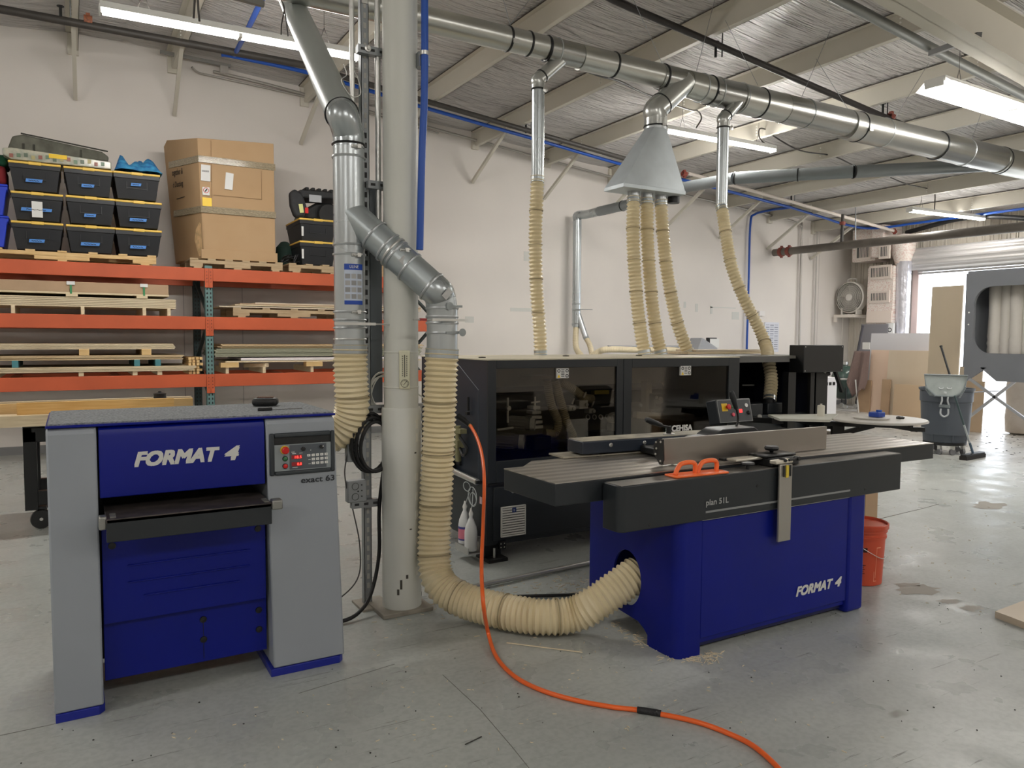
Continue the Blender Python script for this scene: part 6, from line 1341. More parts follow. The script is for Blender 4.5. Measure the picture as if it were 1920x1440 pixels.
for z_ in (ony(1078,582,10.68).z,ony(1078,570,10.68).z,wb.z+0.05): MB().lathe([(wr,-0.008),(wr+0.008,0),(wr,0.008)],(wx,10.68,z_),(0,0,1),28,cap=False).build('clamp_ring', GALV, t)
b = MB().cyl((wx-0.15,10.6,ony(1078,580,10.68).z),(wx+0.28,10.6,ony(1078,580,10.68).z),0.006,n=8).build('gate_rod', STRUT, t)
MB().tube([(wx+0.02,10.68,wb.z+0.25),ony(1098,632,10.5)],0.05,20).build('side_branch', GALV, t)
SMH = mat('smooth_cream_hose',(216,202,170),0.35,var=0.04,vscale=5)
flex('left pale hose below the duct on the far wall',[(wx,10.68,wb.z+0.02),ony(1080,650,10.6),ony(1092,670,10.4),ony(1105,690,10.2)],0.05,m=SMH,cuffs=(0,),pitch=0.03,amp=0.002,n=16,group='pale hoses near the far wall',marks=False)
flex('right pale hose branching below the duct on the far wall',[ony(1098,632,10.5),ony(1106,648,10.4),ony(1112,672,10.3)],0.045,m=SMH,cuffs=(0,),pitch=0.03,amp=0.002,n=16,group='pale hoses near the far wall',marks=False)
flex('horizontal pale hose lying along the top of the machine by the wall',[ony(1105,672,9.8),ony(1122,660,9.7),ony(1142,655,9.6),ony(1200,656,9.6),ony(1262,656,9.6),ony(1275,663,9.6),ony(1280,675,9.6)],0.05,m=SMH,cuffs=(),pitch=0.03,amp=0.002,n=16,group='pale hoses near the far wall',marks=False)
t = thing('sliding_saw','grey machine with a tilted head standing by the wall behind the edgebander','machine',(9.5,9.7,0))
b = MB(); c = ony(1323,655,9.7); b.obox((c.x-0.1,9.7,c.z-0.02),(0.42,0.3,0.30),Matrix.Rotation(0.45,3,'Y')); b.build('grey_head', mat('machine_grey',(150,152,156),0.4), t, bevel=0.02)
MB().box(7.9,10.9,9.45,10.0,0.02,1.10).build('machine_bed', mat('machine_bed_grey',(120,122,124),0.5), t); MB().tube([ony(1140,650,9.6),ony(1272,650,9.6)],0.02,12).build('overhead_arm', mat('machine_grey',(150,152,156),0.4), t)
a, c = ony(1326,633,9.9), ony(1340,654,9.9); s = MB().box(a.x,c.x,9.85,9.93,c.z,a.z).build('switch_box', BLACK, t, bevel=0.004); MB().box(a.x+0.02,c.x+0.05,9.845,9.85,c.z+0.02,a.z-0.02).build('switch_face', PAP, s)
MB().tube([ony(1330,662,9.6),ony(1338,656,9.6),ony(1350,668,9.6)],0.025,10).build('handle_bar', mat('machine_grey',(150,152,156),0.4), t)
# ================================================================== fire sprinkler, air and electric lines
def pipe(nm, label, pts, r, m, cat='pipe', n=14, k=8):
    P = [Vector(p) for p in pts]; P = smooth(P,k) if len(P) > 2 else P
    return tag(MB().tube(P,r,n).build(nm, m), label, cat)
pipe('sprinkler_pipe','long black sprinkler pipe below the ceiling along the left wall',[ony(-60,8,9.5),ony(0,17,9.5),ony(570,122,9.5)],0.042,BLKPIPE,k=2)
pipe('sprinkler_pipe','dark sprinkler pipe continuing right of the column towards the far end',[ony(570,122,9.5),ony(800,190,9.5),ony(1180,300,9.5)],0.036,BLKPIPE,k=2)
pipe('sprinkler_pipe','pale lit end of the sprinkler pipe high at the far left wall',[ony(1290,325,9.5),ony(1440,366,9.5),ony(1680,434,9.5)],0.030,mat('pale_lit_pipe',(206,196,186),0.5),k=2)  # same pipe as the dark run, light on it put into the colour
RUST = mat('rusty_coupling',(140,84,58),0.6,var=0.2,vscale=40); REDC = mat('red_coupling',(136,66,54),0.5)
def coupling(c, d, r, m, label):
    t = thing('pipe_coupling', label, 'coupling', c, 'grooved couplings on the sprinkler pipes'); d = Vector(d).normalized(); MB().lathe([(r,-0.04),(r*1.2,-0.04),(r*1.28,0),(r*1.2,0.04),(r,0.04)],c,d,20,cap=False).build('collar', m, t)
    b = MB(); 
    for s in (-1,1): b.obox(Vector(c)+Vector((0,0,s*r*1.35)),(0.04,0.04,0.03))
    b.build('bolt_pad', m, t)
coupling(ony(165,38,9.5),(1,0,0),0.042,RUST,'rusty coupling on the black sprinkler pipe near the upper left corner')
coupling(ony(1283,326,9.5),(1,0,-0.08),0.036,REDC,'small red coupling on the sprinkler pipe right of the tapered hood')
coupling(ony(1677,434,9.5),(1,0,-0.08),0.03,REDC,'small red end coupling high near the far wall')
pipe('sprinkler_pipe','black sprinkler pipe passing diagonally above the main duct',[ony(1120,-16,5.8),ony(1150,0,5.8),ony(1700,237,5.8),ony(1780,270,5.8)],0.034,mat('black_painted_pipe',(44,38,36),0.5),k=2)
coupling(ony(1671,219,5.8),(1,0,-0.1),0.036,REDC,'red coupling on the black pipe above the main duct')
PCX = ony(1450,474,10.9).x
pa, pb = Vector((PCX,10.88,ony(1450,474,10.9).z)), onx(1920,425,PCX)
pb = pa+(pb-pa)*1.6
pipe('cross_main_pipe','thick dark pipe crossing in front of the roll-up door',[pa,pb],0.075,mat('dark_main_pipe',(104,98,90),0.45,var=0.1,vscale=3),n=22)
for f in (0.025,0.05): coupling(pa+(pb-pa)*f,(pb-pa),0.078,REDC,'left red coupling at the wall end of the thick cross pipe' if f < 0.03 else 'second red coupling from the wall on the thick cross pipe')
a = onx(1580,412,PCX); c = onx(1578,458,PCX); t = thing('riser_pipe','short dark riser with a red joint between sprinkler pipe and cross pipe','pipe',c); MB().cyl(c,a+Vector((0,0,0.1)),0.028,n=14).build('riser', BLKPIPE, t); MB().lathe([(0.03,-0.03),(0.05,-0.03),(0.055,0),(0.05,0.03),(0.03,0.03)],c+(a-c)*0.85,(0,0,1),16,cap=False).build('red_joint', REDC, t)
pipe('hanger_rod','thin hanger rod holding the thick cross pipe',[onx(1604,380,PCX),onx(1604,462,PCX)],0.010,STRUT,'rod')
# hanger clips and sprinkler heads
for k, (x_, y_, Y, lab) in enumerate(((1354,92,5.8,'hanger and sprinkler head on the black pipe above the main duct, upper left'),(1664,205,5.8,'hanger and sprinkler head on the black pipe next to the red coupling'),(996,238,9.5,'small sprinkler head on the dark pipe left of the first drop'),(1490,372,9.5,'hanger and sprinkler head on the pale pipe near the far wall'),(132,25,9.5,'hanger and sprinkler head on the black pipe near the upper left corner'))):
    c = ony(x_,y_,Y); t = thing('fire_sprinkler', lab, 'sprinkler head', c, 'sprinkler heads and hangers'); MB().cyl(c-Vector((0.09,0,0.10)),c+Vector((-0.09,0,0.05)),0.014,n=10).build('nozzle', BLACK, t); MB().lathe([(0,0),(0.035,0),(0.035,0.006),(0,0.008)],c+Vector((-0.09,0,0.05)),n=14).build('deflector', BLACK, t)
    MB().cyl(c-Vector((0,0,0.08)),c+Vector((0.0,0,0.20)),0.007,n=8).build('hanger_rod', BLACK if Y < 9 else STRUT, t); MB().lathe([(0.0,0),(0.04,0),(0.04,0.01),(0,0.012)],c+Vector((0,0,0.19)),n=14).build('top_plate', BLACK if Y < 9 else STRUT, t)
# blue air lines
pipe('blue_air_line','blue air pipe under the ceiling along the left wall',[ony(415,102,9.7),ony(440,106,9.7),ony(600,142,9.7),ony(790,200,9.7),ony(1000,260,9.7),ony(1180,312,9.7),ony(1340,352,9.7),ony(1480,388,9.8)],0.026,BLUEPIPE)
pipe('blue_air_line','blue air pipe running along a roof purlin at the upper left',[ony(439,104,9.7),ony(461,62,8.5),ony(500,-20,6.8)],0.026,BLUEPIPE)
pipe('blue_air_line','blue air pipe curving round the far corner below the ceiling',[ony(1480,388,9.8),ony(1535,405,9.9),ony(1590,422,9.9),onx(1640,428,14.2),onx(1720,418,14.4),onx(1830,403,14.4),onx(1960,386,14.4)],0.024,BLUEPIPE)
pipe('blue_air_drop','blue air pipe dropping down the left wall behind the curved hose',[ony(1484,389,9.8),ony(1445,394,10.4),ony(1415,402,10.85),ony(1407,420,10.88),ony(1404,520,10.88),ony(1400,662,10.88)],0.022,BLUEPIPE)
# conduits on the wall
WC = mat('grey_conduit',(176,172,166),0.4,metal=0.5)
pipe('wall_conduit','grey conduit running high along the left wall behind the boxes',[ony(400,134,10.86),ony(500,158,10.86),ony(620,190,10.86),ony(820,243,10.86),ony(1160,335,10.86),ony(1440,402,10.86)],0.020,WC,'conduit')
pipe('wall_conduit','pair conduit bending off the purlins at the upper left wall',[ony(360,126,10.8),ony(372,136,10.86),ony(400,143,10.88),ony(500,165,10.88),ony(630,196,10.88),ony(822,250,10.88)],0.014,WC,'conduit')
pipe('wall_conduit','vertical conduit down the left wall near the corner, left one',[ony(1440,402,10.86),ony(1490,416,10.86),ony(1502,425,10.88),ony(1503,440,10.88),ony(1498,660,10.88)],0.022,WC,'conduit')
pipe('wall_conduit','vertical conduit down the left wall nearest the corner',[ony(1545,428,10.86),ony(1534,433,10.88),ony(1532,450,10.88),ony(1526,650,10.88)],0.014,WC,'conduit')
pipe('black_cable_bundle','thick black cable bundle draped across the far wall above the door',[onx(1700,436,14.9),onx(1740,425,14.8),onx(1790,412,14.7),onx(1840,406,14.6),onx(1900,408,14.6),onx(1990,415,14.6)],0.045,BLACK,'cable bundle')
# strut with junction box at upper left wall
a, c = ony(300,97,10.6), ony(432,124,10.6); tag(MB().beam(a,c,0.04,0.04).build('ceiling_strut', mat('grey_strut_paint',(128,126,122),0.5)), 'short grey strut below the purlins at the upper left wall', 'strut')
c = ony(420,131,10.6); tag(MB().obox(c,(0.10,0.06,0.09)).build('junction_box', WC, bevel=0.004), 'small grey junction box under the strut at the upper left wall', 'junction box')
a, c = ony(470,3,6.0), ony(350,-30,6.0); tag(MB().beam(ony(495,8,6.0),c,0.04,0.04).build('ceiling_strut', mat('grey_strut_paint',(128,126,122),0.5)), 'grey strut crossing the blue pipe at the top edge of the photo', 'strut')
# conduit bundle under the rafter
YC = 4.42
pipe('large_conduit','thick grey conduit running beside the rafter at the upper right',[ony(1540,-19,YC),ony(1575,0,YC),ony(1760,97,YC),ony(1920,180,YC),ony(2000,222,YC)],0.045,galv('conduit_zinc',(140,142,140),0.42),k=2)
BC = mat('dark_conduit',(86,82,76),0.5)
for k, (dy, dz, lab) in enumerate(((0.22,0.03,'first thin cable above the thick conduit by the rafter'),(0.30,0.03,'second thin cable above the thick conduit by the rafter'),(0.38,0.02,'third thin cable above the thick conduit by the rafter'),(0.46,0.04,'farthest thin cable above the thick conduit by the rafter'))):
    pts = [ony(x,y,YC)+Vector((0,-dy,dz+0.04+0.012*math.sin(x*0.03+k))) for x, y in ((1540,-19),(1600,13),(1660,44),(1720,76),(1780,108),(1850,144),(1920,180),(2000,222))]; pipe('ceiling_cable',lab,pts,0.009,BC,'cable',8,4)
a, c = ony(1745,100,YC-0.02), ony(1836,66,3.7); tag(MB().beam(a,c,0.045,0.05).build('conduit_strut', mat('dark_strut',(92,92,90),0.5)), 'dark strut carrying the conduits under the rafter at the upper right', 'strut')
# hanging wires
WR = mat('dark_wire',(74,70,66),0.5)
pipe('light_cord','black cord hanging between main duct and strip light',[ony(1095,132,5.3),ony(1130,144,5.4),ony(1160,152,5.6),ony(1215,178,6.2),ony(1290,205,7.0),ony(1308,208,7.4),ony(1315,222,7.45),ony(1305,240,7.45)],0.010,WR,'cord')
pipe('light_cord','looping black cord above the right end of the strip light',[ony(1436,272,7.45),ony(1424,258,7.45),ony(1424,242,7.45),ony(1436,243,7.45),ony(1450,255,7.4),ony(1500,282,7.4),ony(1560,292,7.5),ony(1600,310,7.6)],0.010,WR,'cord')
pipe('light_cord','black cord from the roof down to the farther strip light',[ony(1670,333,7.6),ony(1700,345,7.6),ony(1748,356,7.6),ony(1753,365,7.55),ony(1752,393,7.5)],0.009,WR,'cord')
for k, (p0, p1_, Ya, Yb) in enumerate((((1000,-10),(957,46),5.2,5.15),((944,0),(957,48),5.2,5.15),((1188,0),(1243,122),5.2,5.15),((1340,0),(1306,133),5.2,5.15),((1360,38),(1421,160),5.2,5.15),((1575,15),(1503,182),5.2,5.15),((1530,110),(1590,205),5.2,5.15),((1745,112),(1678,222),5.0,5.15),((1862,150),(1822,262),5.0,5.15))):
    wa, wb_ = ony(*p0,Ya), ony(*p1_,Yb)
    if wa.z > ceil_z(wa.x)-0.04: wa = wa+(wb_-wa)*((wa.z-ceil_z(wa.x)+0.04)/(wa.z-wb_.z))
    tag(MB().tube([wa,wb_],0.0025,6).build('suspension_wire', STRUT), 'thin steel wire suspending the main duct from the roof, counted %s from the left' % ['first','second','third','fourth','fifth','sixth','seventh','eighth','ninth'][k], 'wire', 'suspension wires of the main duct')
b = MB(); 
for x_, y_ in ((1091,0),(1098,5)): pass
for k, (pts, Y) in enumerate((([(527,0),(533,15),(528,45),(527,65)],5.0),([(530,5),(536,35),(540,68)],5.0),([(365,0),(364,18),(363,34)],6.0),([(371,0),(372,20),(374,40)],6.0))):
    pipe('hanging_wire','loose black wire dangling near the inclined duct' if k < 2 else 'loose black wire dangling behind the upper left strip light',[ony(x,y,Y) for x,y in pts],0.004 if k < 2 else 0.008,WR,'wire',6,4)['group'] = 'dangling wires by the inclined duct' if k < 2 else 'dangling wires behind the strip light'
pipe('thin_wire','thin grey wire looped around the strut clamp beside the column',[ony(644,120,3.7),ony(650,140,3.7),ony(640,150,3.7),ony(650,170,3.7),ony(662,182,3.7),ony(676,175,3.7),ony(672,150,3.7),ony(664,132,3.7)],0.0025,STEEL,'wire',6)
# ================================================================== strip lights
TUBE = mat('lit_tube',(255,252,246),0.4,emit=14.0)
HOUS = mat('white_fixture',(236,236,232),0.4)
def strip(label, A, B, w_=0.12, power=None, wide=False):
    A, B = Vector(A), Vector(B); d = (B-A).normalized(); t = thing('strip_light', label, 'light', (A+B)/2, 'fluorescent strip lights'); L = (B-A).length
    y = Vector((0,0,1)).cross(d).normalized(); z = d.cross(y); R = Matrix((d,y,z)).transposed(); c = (A+B)/2
    MB().obox(c+z*0.045,(L,w_,0.05),R).build('housing', HOUS, t, bevel=0.004)
    if wide: MB().add([c+R@Vector(v) for v in ((-L/2,-w_*0.9,-0.02),(L/2,-w_*0.9,-0.02),(L/2,-w_*0.5,0.05),(-L/2,-w_*0.5,0.05),(-L/2,w_*0.9,-0.02),(L/2,w_*0.9,-0.02),(L/2,w_*0.5,0.05),(-L/2,w_*0.5,0.05))],[(0,1,2,3),(4,7,6,5)]).build('reflector', HOUS, t)
    for s in (-1,1):
        o = y*(s*w_*(0.45 if wide else 0.22)); 
        for e in (0,1):
            a = A+d*(0.02+e*(L/2)) ; bb = a+d*(L/2-0.04); MB().tube([a+o+z*0.005,bb+o+z*0.005],0.016 if not wide else 0.02,12).build('tube', TUBE, t)
    MB().obox(c-z*0.0,(0.03,w_*0.8,0.03),R).build('centre_bracket', HOUS, t)
    for e in (A,B): MB().obox(e+z*0.015,(0.012,w_*0.9,0.06),R).build('end_cap', HOUS, t)
    for f in (0.15,0.85):
        b = MB(); p = A+(B-A)*f; top = Vector((p.x,p.y,ceil_z(p.x)-0.05))
        b.tube([p+z*0.07-d*0.05,p+z*0.22],0.003,6); b.tube([p+z*0.07+d*0.05,p+z*0.22],0.003,6); b.tube([p+z*0.22,top],0.0025,6); b.build('hanging_chain', WR, t)
    P_ = power or FIX_POWER
    for ang, f, off in ((0,0.42,-0.04),(1.15,0.42,-0.01),(-1.15,0.42,-0.01),(math.pi,0.08,0.085)):
        l = area('strip_lamp', c, L*0.96, w_*0.6, P_*f); side = 0 if ang in (0,math.pi) else (w_*0.6 if ang > 0 else -w_*0.6); l.matrix_world = Matrix.Translation(c+z*off+y*side) @ R.to_4x4() @ Matrix.Rotation(ang,4,'X')
    return t
strip('nearest bright strip light at the upper left above the tote rack',ony(187,22,7.0),ony(672,110,7.0),0.13)
strip('bright strip light behind the tapered hood in the centre',ony(1246,246,7.5),ony(1450,284,7.5),0.13)
strip('farthest small strip light in front of the roll-up door',ony(1705,396,7.8),ony(1842,412,7.8),0.13,power=30)
strip('wide high bay light with reflector at the upper right',ony(1752,160,4.2),ony(2010,243,4.2),0.20,power=34,wide=True)
strip('strip light whose lower end just enters at the top edge of the photo',Vector((3.2,1.9,3.72)),Vector((ony(1478,1,1.9).x,1.9,3.72)),0.13) if False else None
# ================================================================== far right of the hall
FARX = 14.9
# insulated air duct on the far wall
FOIL = None
def foil():
    m = bpy.data.materials.new('printed_foil_insulation'); m.use_nodes = True; nt = m.node_tree; p = nt.nodes['Principled BSDF']; p.inputs['Roughness'].default_value = 0.4
    tc = nt.nodes.new('ShaderNodeTexCoord'); mp = nt.nodes.new('ShaderNodeMapping'); mp.inputs['Scale'].default_value = (1,30,44); nt.links.new(tc.outputs['Object'], mp.inputs[0])
    n = nt.nodes.new('ShaderNodeTexNoise'); n.inputs['Scale'].default_value = 1.6; n.inputs['Detail'].default_value = 2; nt.links.new(mp.outputs[0], n.inputs[0]); r = nt.nodes.new('ShaderNodeValToRGB')
    r.color_ramp.elements[0].position = 0.50; r.color_ramp.elements[1].position = 0.60; r.color_ramp.elements[0].color = L3((232,224,216)); r.color_ramp.elements[1].color = L3((216,190,180)); nt.links.new(n.outputs[0], r.inputs[0]); nt.links.new(r.outputs[0], p.inputs['Base Color']); return m
FOIL = foil(); PLAIN = mat('plain_duct_wrap',(226,212,200),0.5); SILV = mat('silver_wrap',(214,214,222),0.22,metal=0.7,bump=0.5,bscale=9)
t = thing('air_supply_duct','insulated air duct with grilles on the far wall left of the door','air duct',(14.9,10.1,1.6))
def F(x, y, X=14.58): return onx(x, y, X)
a, c = F(1625,500), F(1675,607); y0, y1 = c.y, F(1625,607).y
MB().box(14.55,15.15,y0,y1,c.z,F(1650,500).z).build('vertical_trunk', FOIL, t, bevel=0.02)
MB().box(14.53,14.549,y0+0.02,y1-0.02,F(1650,605).z,F(1650,583).z).build('plain_panel', PLAIN, t)
z0, z1 = F(1620,490).z, F(1600,440).z; MB().box(14.6,15.1,F(1640,455).y,F(1597,455).y,z0,z1+0.1).build('upper_box', FOIL, t, bevel=0.02)
MB().box(14.45,15.1,F(1668,455).y+0.05,F(1640,455).y,z0+0.05,z1+0.12).build('upper_elbow', FOIL, t, bevel=0.03)
cy_ = (F(1676,560).y+F(1694,560).y)/2; MB().lathe([(0.13,0),(0.14,1.25),(0.155,1.5)],(14.72,cy_,1.55),n=26).build('round_riser', SILV, t, smooth=60)
MB().lathe([(0.14,0),(0.22,0.25),(0.24,0.45),(0.15,0.62)],(14.72,cy_+0.02,2.98),n=12).build('riser_elbow', FOIL, t, smooth=50)
GR = mat('grille_dark_slots',(84,86,84),0.6)
def grille(x0, x1, yb, yt, X, nm='supply_grille'):
    p0, p1_ = onx(x0,yt,X), onx(x1,yb,X); g = MB().box(X,X+0.03,p1_.y,p0.y,p1_.z,p0.z).build(nm, mat('ivory_grille_frame',(222,210,200),0.5), t, bevel=0.004)
    MB().box(X-0.008,X+0.0,p1_.y+0.05,p0.y-0.05,p1_.z+0.05,p0.z-0.05).build('dark_opening', GR, g)
    b = MB(); k = int((p0.y-p1_.y-0.1)/0.035)
    for i in range(k): b.box(X-0.014,X-0.008,p1_.y+0.05+0.035*i,p1_.y+0.062+0.035*i,p1_.z+0.05,p0.z-0.05)
    b.build('fins', mat('ivory_grille_frame',(222,210,200),0.5), g)
grille(1630,1670,522,499,14.52); grille(1630,1667,567,546,14.52); grille(1604,1633,486,455,14.57); grille(1648,1668,484,459,14.42,'small_damper')
# fan on its shelf
fc_ = onx(1597,558,14.7); t = thing('round_fan','round grey floor fan sitting on a white wall shelf in the far corner','fan',(14.7,fc_.y,fc_.z-0.36)); fr_ = (onx(1571,558,14.7)-onx(1623,558,14.7)).length/2
WG = mat('fan_grey_plastic',(206,202,194),0.5)
MB().lathe([(fr_*0.93,-0.09),(fr_,-0.07),(fr_,0.07),(fr_*0.93,0.09),(fr_*0.90,0.07),(fr_*0.90,-0.07)],fc_,(1,0,0),48,cap=False).build('housing_ring', WG, t)
b = MB()
for r_ in [fr_*0.12*k for k in range(2,8)]: b.tube([fc_+Vector((-0.09,r_*math.cos(2*math.pi*i/36),r_*math.sin(2*math.pi*i/36))) for i in range(36)],0.004,5,closed=True)
for k in range(44): a_ = 2*math.pi*k/44; b.beam(fc_+Vector((-0.095,fr_*0.2*math.cos(a_),fr_*0.2*math.sin(a_))),fc_+Vector((-0.08,fr_*0.92*math.cos(a_),fr_*0.92*math.sin(a_))),0.004,0.004)
b.build('wire_guard', WG, t); MB().lathe([(0,0),(fr_*0.2,0),(fr_*0.22,0.02),(fr_*0.2,0.03)],fc_+Vector((-0.085,0,0)),(-1,0,0),24).build('centre_badge', mat('fan_badge',(214,210,204),0.4), t)
b = MB()
for k in range(5):
    a_ = 2*math.pi*k/5; pts_ = []
    b.add([fc_+Vector((-0.02,0.04*math.cos(a_),0.04*math.sin(a_))),fc_+Vector((-0.05,fr_*0.8*math.cos(a_+0.1),fr_*0.8*math.sin(a_+0.1))),fc_+Vector((0.03,fr_*0.8*math.cos(a_+0.9),fr_*0.8*math.sin(a_+0.9))),fc_+Vector((0.02,0.05*math.cos(a_+0.9),0.05*math.sin(a_+0.9)))],[(0,1,2,3)])
b.build('blades', mat('fan_blade_grey',(176,172,164),0.5), t); MB().lathe([(0,0),(fr_*0.88,0),(fr_*0.88,0.01),(0,0.01)],fc_+Vector((0.06,0,0)),(1,0,0),36).build('rear_guard', mat('fan_blade_grey',(176,172,164),0.5), t)
b = MB().tube(smooth([fc_+Vector((0,0.10,fr_)),fc_+Vector((0,0.09,fr_+0.06)),fc_+Vector((0,-0.09,fr_+0.06)),fc_+Vector((0,-0.10,fr_))],5),0.014,8); b.build('carry_handle', WG, t)
for s_ in (-0.18,0.18): MB().box(14.62,14.78,fc_.y+s_-0.02,fc_.y+s_+0.02,fc_.z-fr_-0.03,fc_.z-fr_+0.12).build('foot', WG, t)
sz = fc_.z-fr_-0.03; t = thing('wall_shelf','narrow white wooden shelf fixed in the far corner below the fan','shelf',(14.8,fc_.y,sz-0.06)); y_l = onx(1567,585,14.6).y
MB().box(14.55,XF,10.38,y_l,sz-0.06,sz).build('shelf_board', mat('shelf_white',(228,220,210),0.5), t, bevel=0.004); MB().box(14.56,14.60,y_l-0.05,y_l+0.02,sz-0.16,sz-0.0).build('shelf_end', mat('shelf_white',(228,220,210),0.5), t)
pipe('fan_cord','thin white fan cord hanging below the wall shelf',[(14.7,10.75,sz-0.02),(14.75,10.80,sz-0.5),(14.9,10.9,1.2)],0.006,mat('white_cord',(222,216,206),0.5),'cord',6)
# notice sheet on wall, wall box
a, c = ony(1437,604,10.9), ony(1462,660,10.9); t = thing('wall_notice','tall paper notice pinned on the left wall behind the curved hose','poster',(a.x,10.94,c.z)); MB().box(a.x,c.x,10.935,10.948,c.z,a.z).build('paper_sheet', mat('notice_paper',(214,216,224),0.7), t)
b = MB()
for r in range(12):
    z = a.z-0.05-r*(a.z-c.z-0.08)/12
    for cc in range(3): 
        x = a.x+0.03+cc*(c.x-a.x-0.04)/3; b.box(x,x+(c.x-a.x)*0.24,10.932,10.935,z-0.012-0.008*((r+cc)%2),z)
b.build('print_lines', mat('notice_print',(150,154,166),0.7), t)
tag(MB().box(*(lambda p: (p.x,p.x+0.16,10.90,10.948,p.z,p.z+0.10))(ony(1424,592,10.9))).build('wall_plate', mat('wall_plate_white',(224,220,216),0.5)), 'small blank white plate on the left wall above the notice', 'plate')
# ------------------------------------------------ grill on cart
g = onx(1583,757,14.2); gx, gy = 14.2, onx(1583,715,14.2).y
t = thing('kamado_grill','dark green egg shaped grill in a metal stand in the far corner','grill',(gx,gy,0)); GG = mat('green_ceramic',(62,84,76),0.25,var=0.08,vscale=20,coat=0.5)
zc_ = onx(1583,708,14.2).z
MB().lathe([(0.12,0.0),(0.20,0.05),(0.245,0.18),(0.265,0.36),(0.262,0.42)],(gx,gy,zc_-0.45),n=32).build('lower_bowl', mat('dark_green_ceramic',(44,62,56),0.3,coat=0.4), t, smooth=50); MB().lathe([(0.262,0.0),(0.26,0.06),(0.21,0.19),(0.11,0.27),(0.07,0.28)],(gx,gy,zc_-0.02),n=32).build('dome_lid', GG, t, smooth=50)
MB().lathe([(0.06,0),(0.075,0.02),(0.075,0.08),(0,0.10)],(gx,gy,zc_+0.26),n=20).build('chimney_cap', STEEL, t); MB().lathe([(0.268,-0.02),(0.272,0),(0.268,0.02)],(gx,gy,zc_-0.02),n=32,cap=False).build('band', STEEL, t)
for k in range(4):
    a_ = math.pi/4+k*math.pi/2; p = Vector((gx+0.24*math.cos(a_),gy+0.24*math.sin(a_),0)); MB().tube([p+Vector((0,0,0.10)),Vector((gx+0.26*math.cos(a_),gy+0.26*math.sin(a_),zc_-0.2))],0.012,8).build('stand_leg', BLKM, t); MB().lathe([(0.0,-0.015),(0.045,-0.015),(0.045,0.015),(0,0.015)],p+Vector((0,0,0.045)),(1,0,0),18).build('wheel', STEEL, t)
MB().tube([(gx-0.27,gy-0.1,zc_+0.02),(gx-0.34,gy-0.1,zc_-0.02),(gx-0.30,gy-0.1,zc_-0.25)],0.012,8).build('handle', BLACK, t)
# ------------------------------------------------ sheets leaning at the far wall
def lean(nm, label, xa, xb, yt, X, th, m, zb=0.0, tilt=0.12, cat='board', cap=None):
    a_, c_ = onx(xa,yt,X), onx(xb,yt,X); h = a_.z; tl = tilt*h
    b = MB(); y0_, y1_ = min(a_.y,c_.y), max(a_.y,c_.y)
    vs = [(X-tl,y0_,zb),(X-tl,y1_,zb),(X-tl+th,y1_,zb),(X-tl+th,y0_,zb),(X,y0_,h),(X,y1_,h),(X+th,y1_,h),(X+th,y0_,h)]
    b.add(vs, [(0,3,2,1),(4,5,6,7),(0,1,5,4),(1,2,6,5),(2,3,7,6),(3,0,4,7)]); return tag(b.build(nm, m), label, cat, 'sheets leaning near the door')
lean('leaning_sheet','dark grey sheet at the back left of the leaning boards',1615,1665,608,14.5,0.02,mat('grey_laminate',(128,126,130),0.5),tilt=0.06)
lean('leaning_sheet','white laminate sheet showing a white band above the maple sheet',1634,1748,625,14.05,0.02,mat('white_laminate',(214,214,218),0.4),tilt=0.08)
lean('leaning_sheet','wide pinkish maple sheet in front of the white laminate',1634,1748,656,13.9,0.025,mat('pink_maple',(228,200,176),0.5,rgb2=(234,208,186),vscale=2,stretch=(1,1,0.15)),tilt=0.08)
lean('leaning_sheet','tan sheet leaning on the right half of the maple sheet',1667,1747,657,13.72,0.02,LAM,tilt=0.08)
lean('leaning_sheet','smaller tan sheet in front at the lower right of the leaning boards',1677,1742,720,13.5,0.02,mat('tan_panel',(200,176,146),0.6),tilt=0.05)
lean('leaning_sheet','narrow tan strip between maple sheet and front sheets',1654,1670,711,13.6,0.02,MDF,tilt=0.05)
lean('leaning_sheet','tan sheet below the hanging towel at the left of the leaning boards',1611,1634,712,13.8,0.02,MDF,tilt=0.05)
lean('tall_board','tall pale board standing upright against the bright doorway',1748,1806,538,12.9,0.03,mat('tall_pale_board',(206,190,164),0.55,rgb2=(212,197,172),vscale=2,stretch=(1,1,0.2)),tilt=0.03)
lean('leaning_sheet','tan board behind the trash can under the grey collector frame',1812,1846,714,12.4,0.02,mat('tan_panel',(200,176,146),0.6),tilt=0.05)
lean('leaning_sheet','lower tan board right of the trash can at the doorway',1800,1843,687,12.6,0.02,LAM,tilt=0.05)
# towel
b = MB(); n_, m__ = 14, 16; vs = []
ta, tb_ = onx(1605,656,13.75), onx(1633,656,13.75); tb2 = onx(1615,735,13.75)
for i in range(n_):
    u = i/(n_-1)
    for j in range(m__):
        v = j/(m__-1); y = ta.y+(tb_.y-ta.y)*u+0.06*v*(1-u)*1.4; hgt = 0.55+0.35*math.sin(3.0*u)+(0.1 if i%4 == 0 else 0); z = ta.z-0.02-hgt*v; x = 13.70-0.05*math.sin(11*u)*(0.3+v)-0.10*v; vs.append((x,y,z))
b.add(vs, [(i*m__+j,(i+1)*m__+j,(i+1)*m__+j+1,i*m__+j+1) for i in range(n_-1) for j in range(m__-1)]); o = tag(b.build('hanging_towel', mat('mauve_towel',(134,114,108),0.95,bump=0.6,bscale=90), smooth=80), 'mauve towel hanging over the left edge of the leaning boards', 'towel'); o.modifiers.new('s','SOLIDIFY').thickness = 0.015
pipe('white_broomstick','thin white stick leaning between the grill and the leaning boards',[onx(1604,712,13.6),onx(1610,772,13.6)-Vector((0,0,onx(1610,772,13.6).z))],0.014,WHITE,'stick')
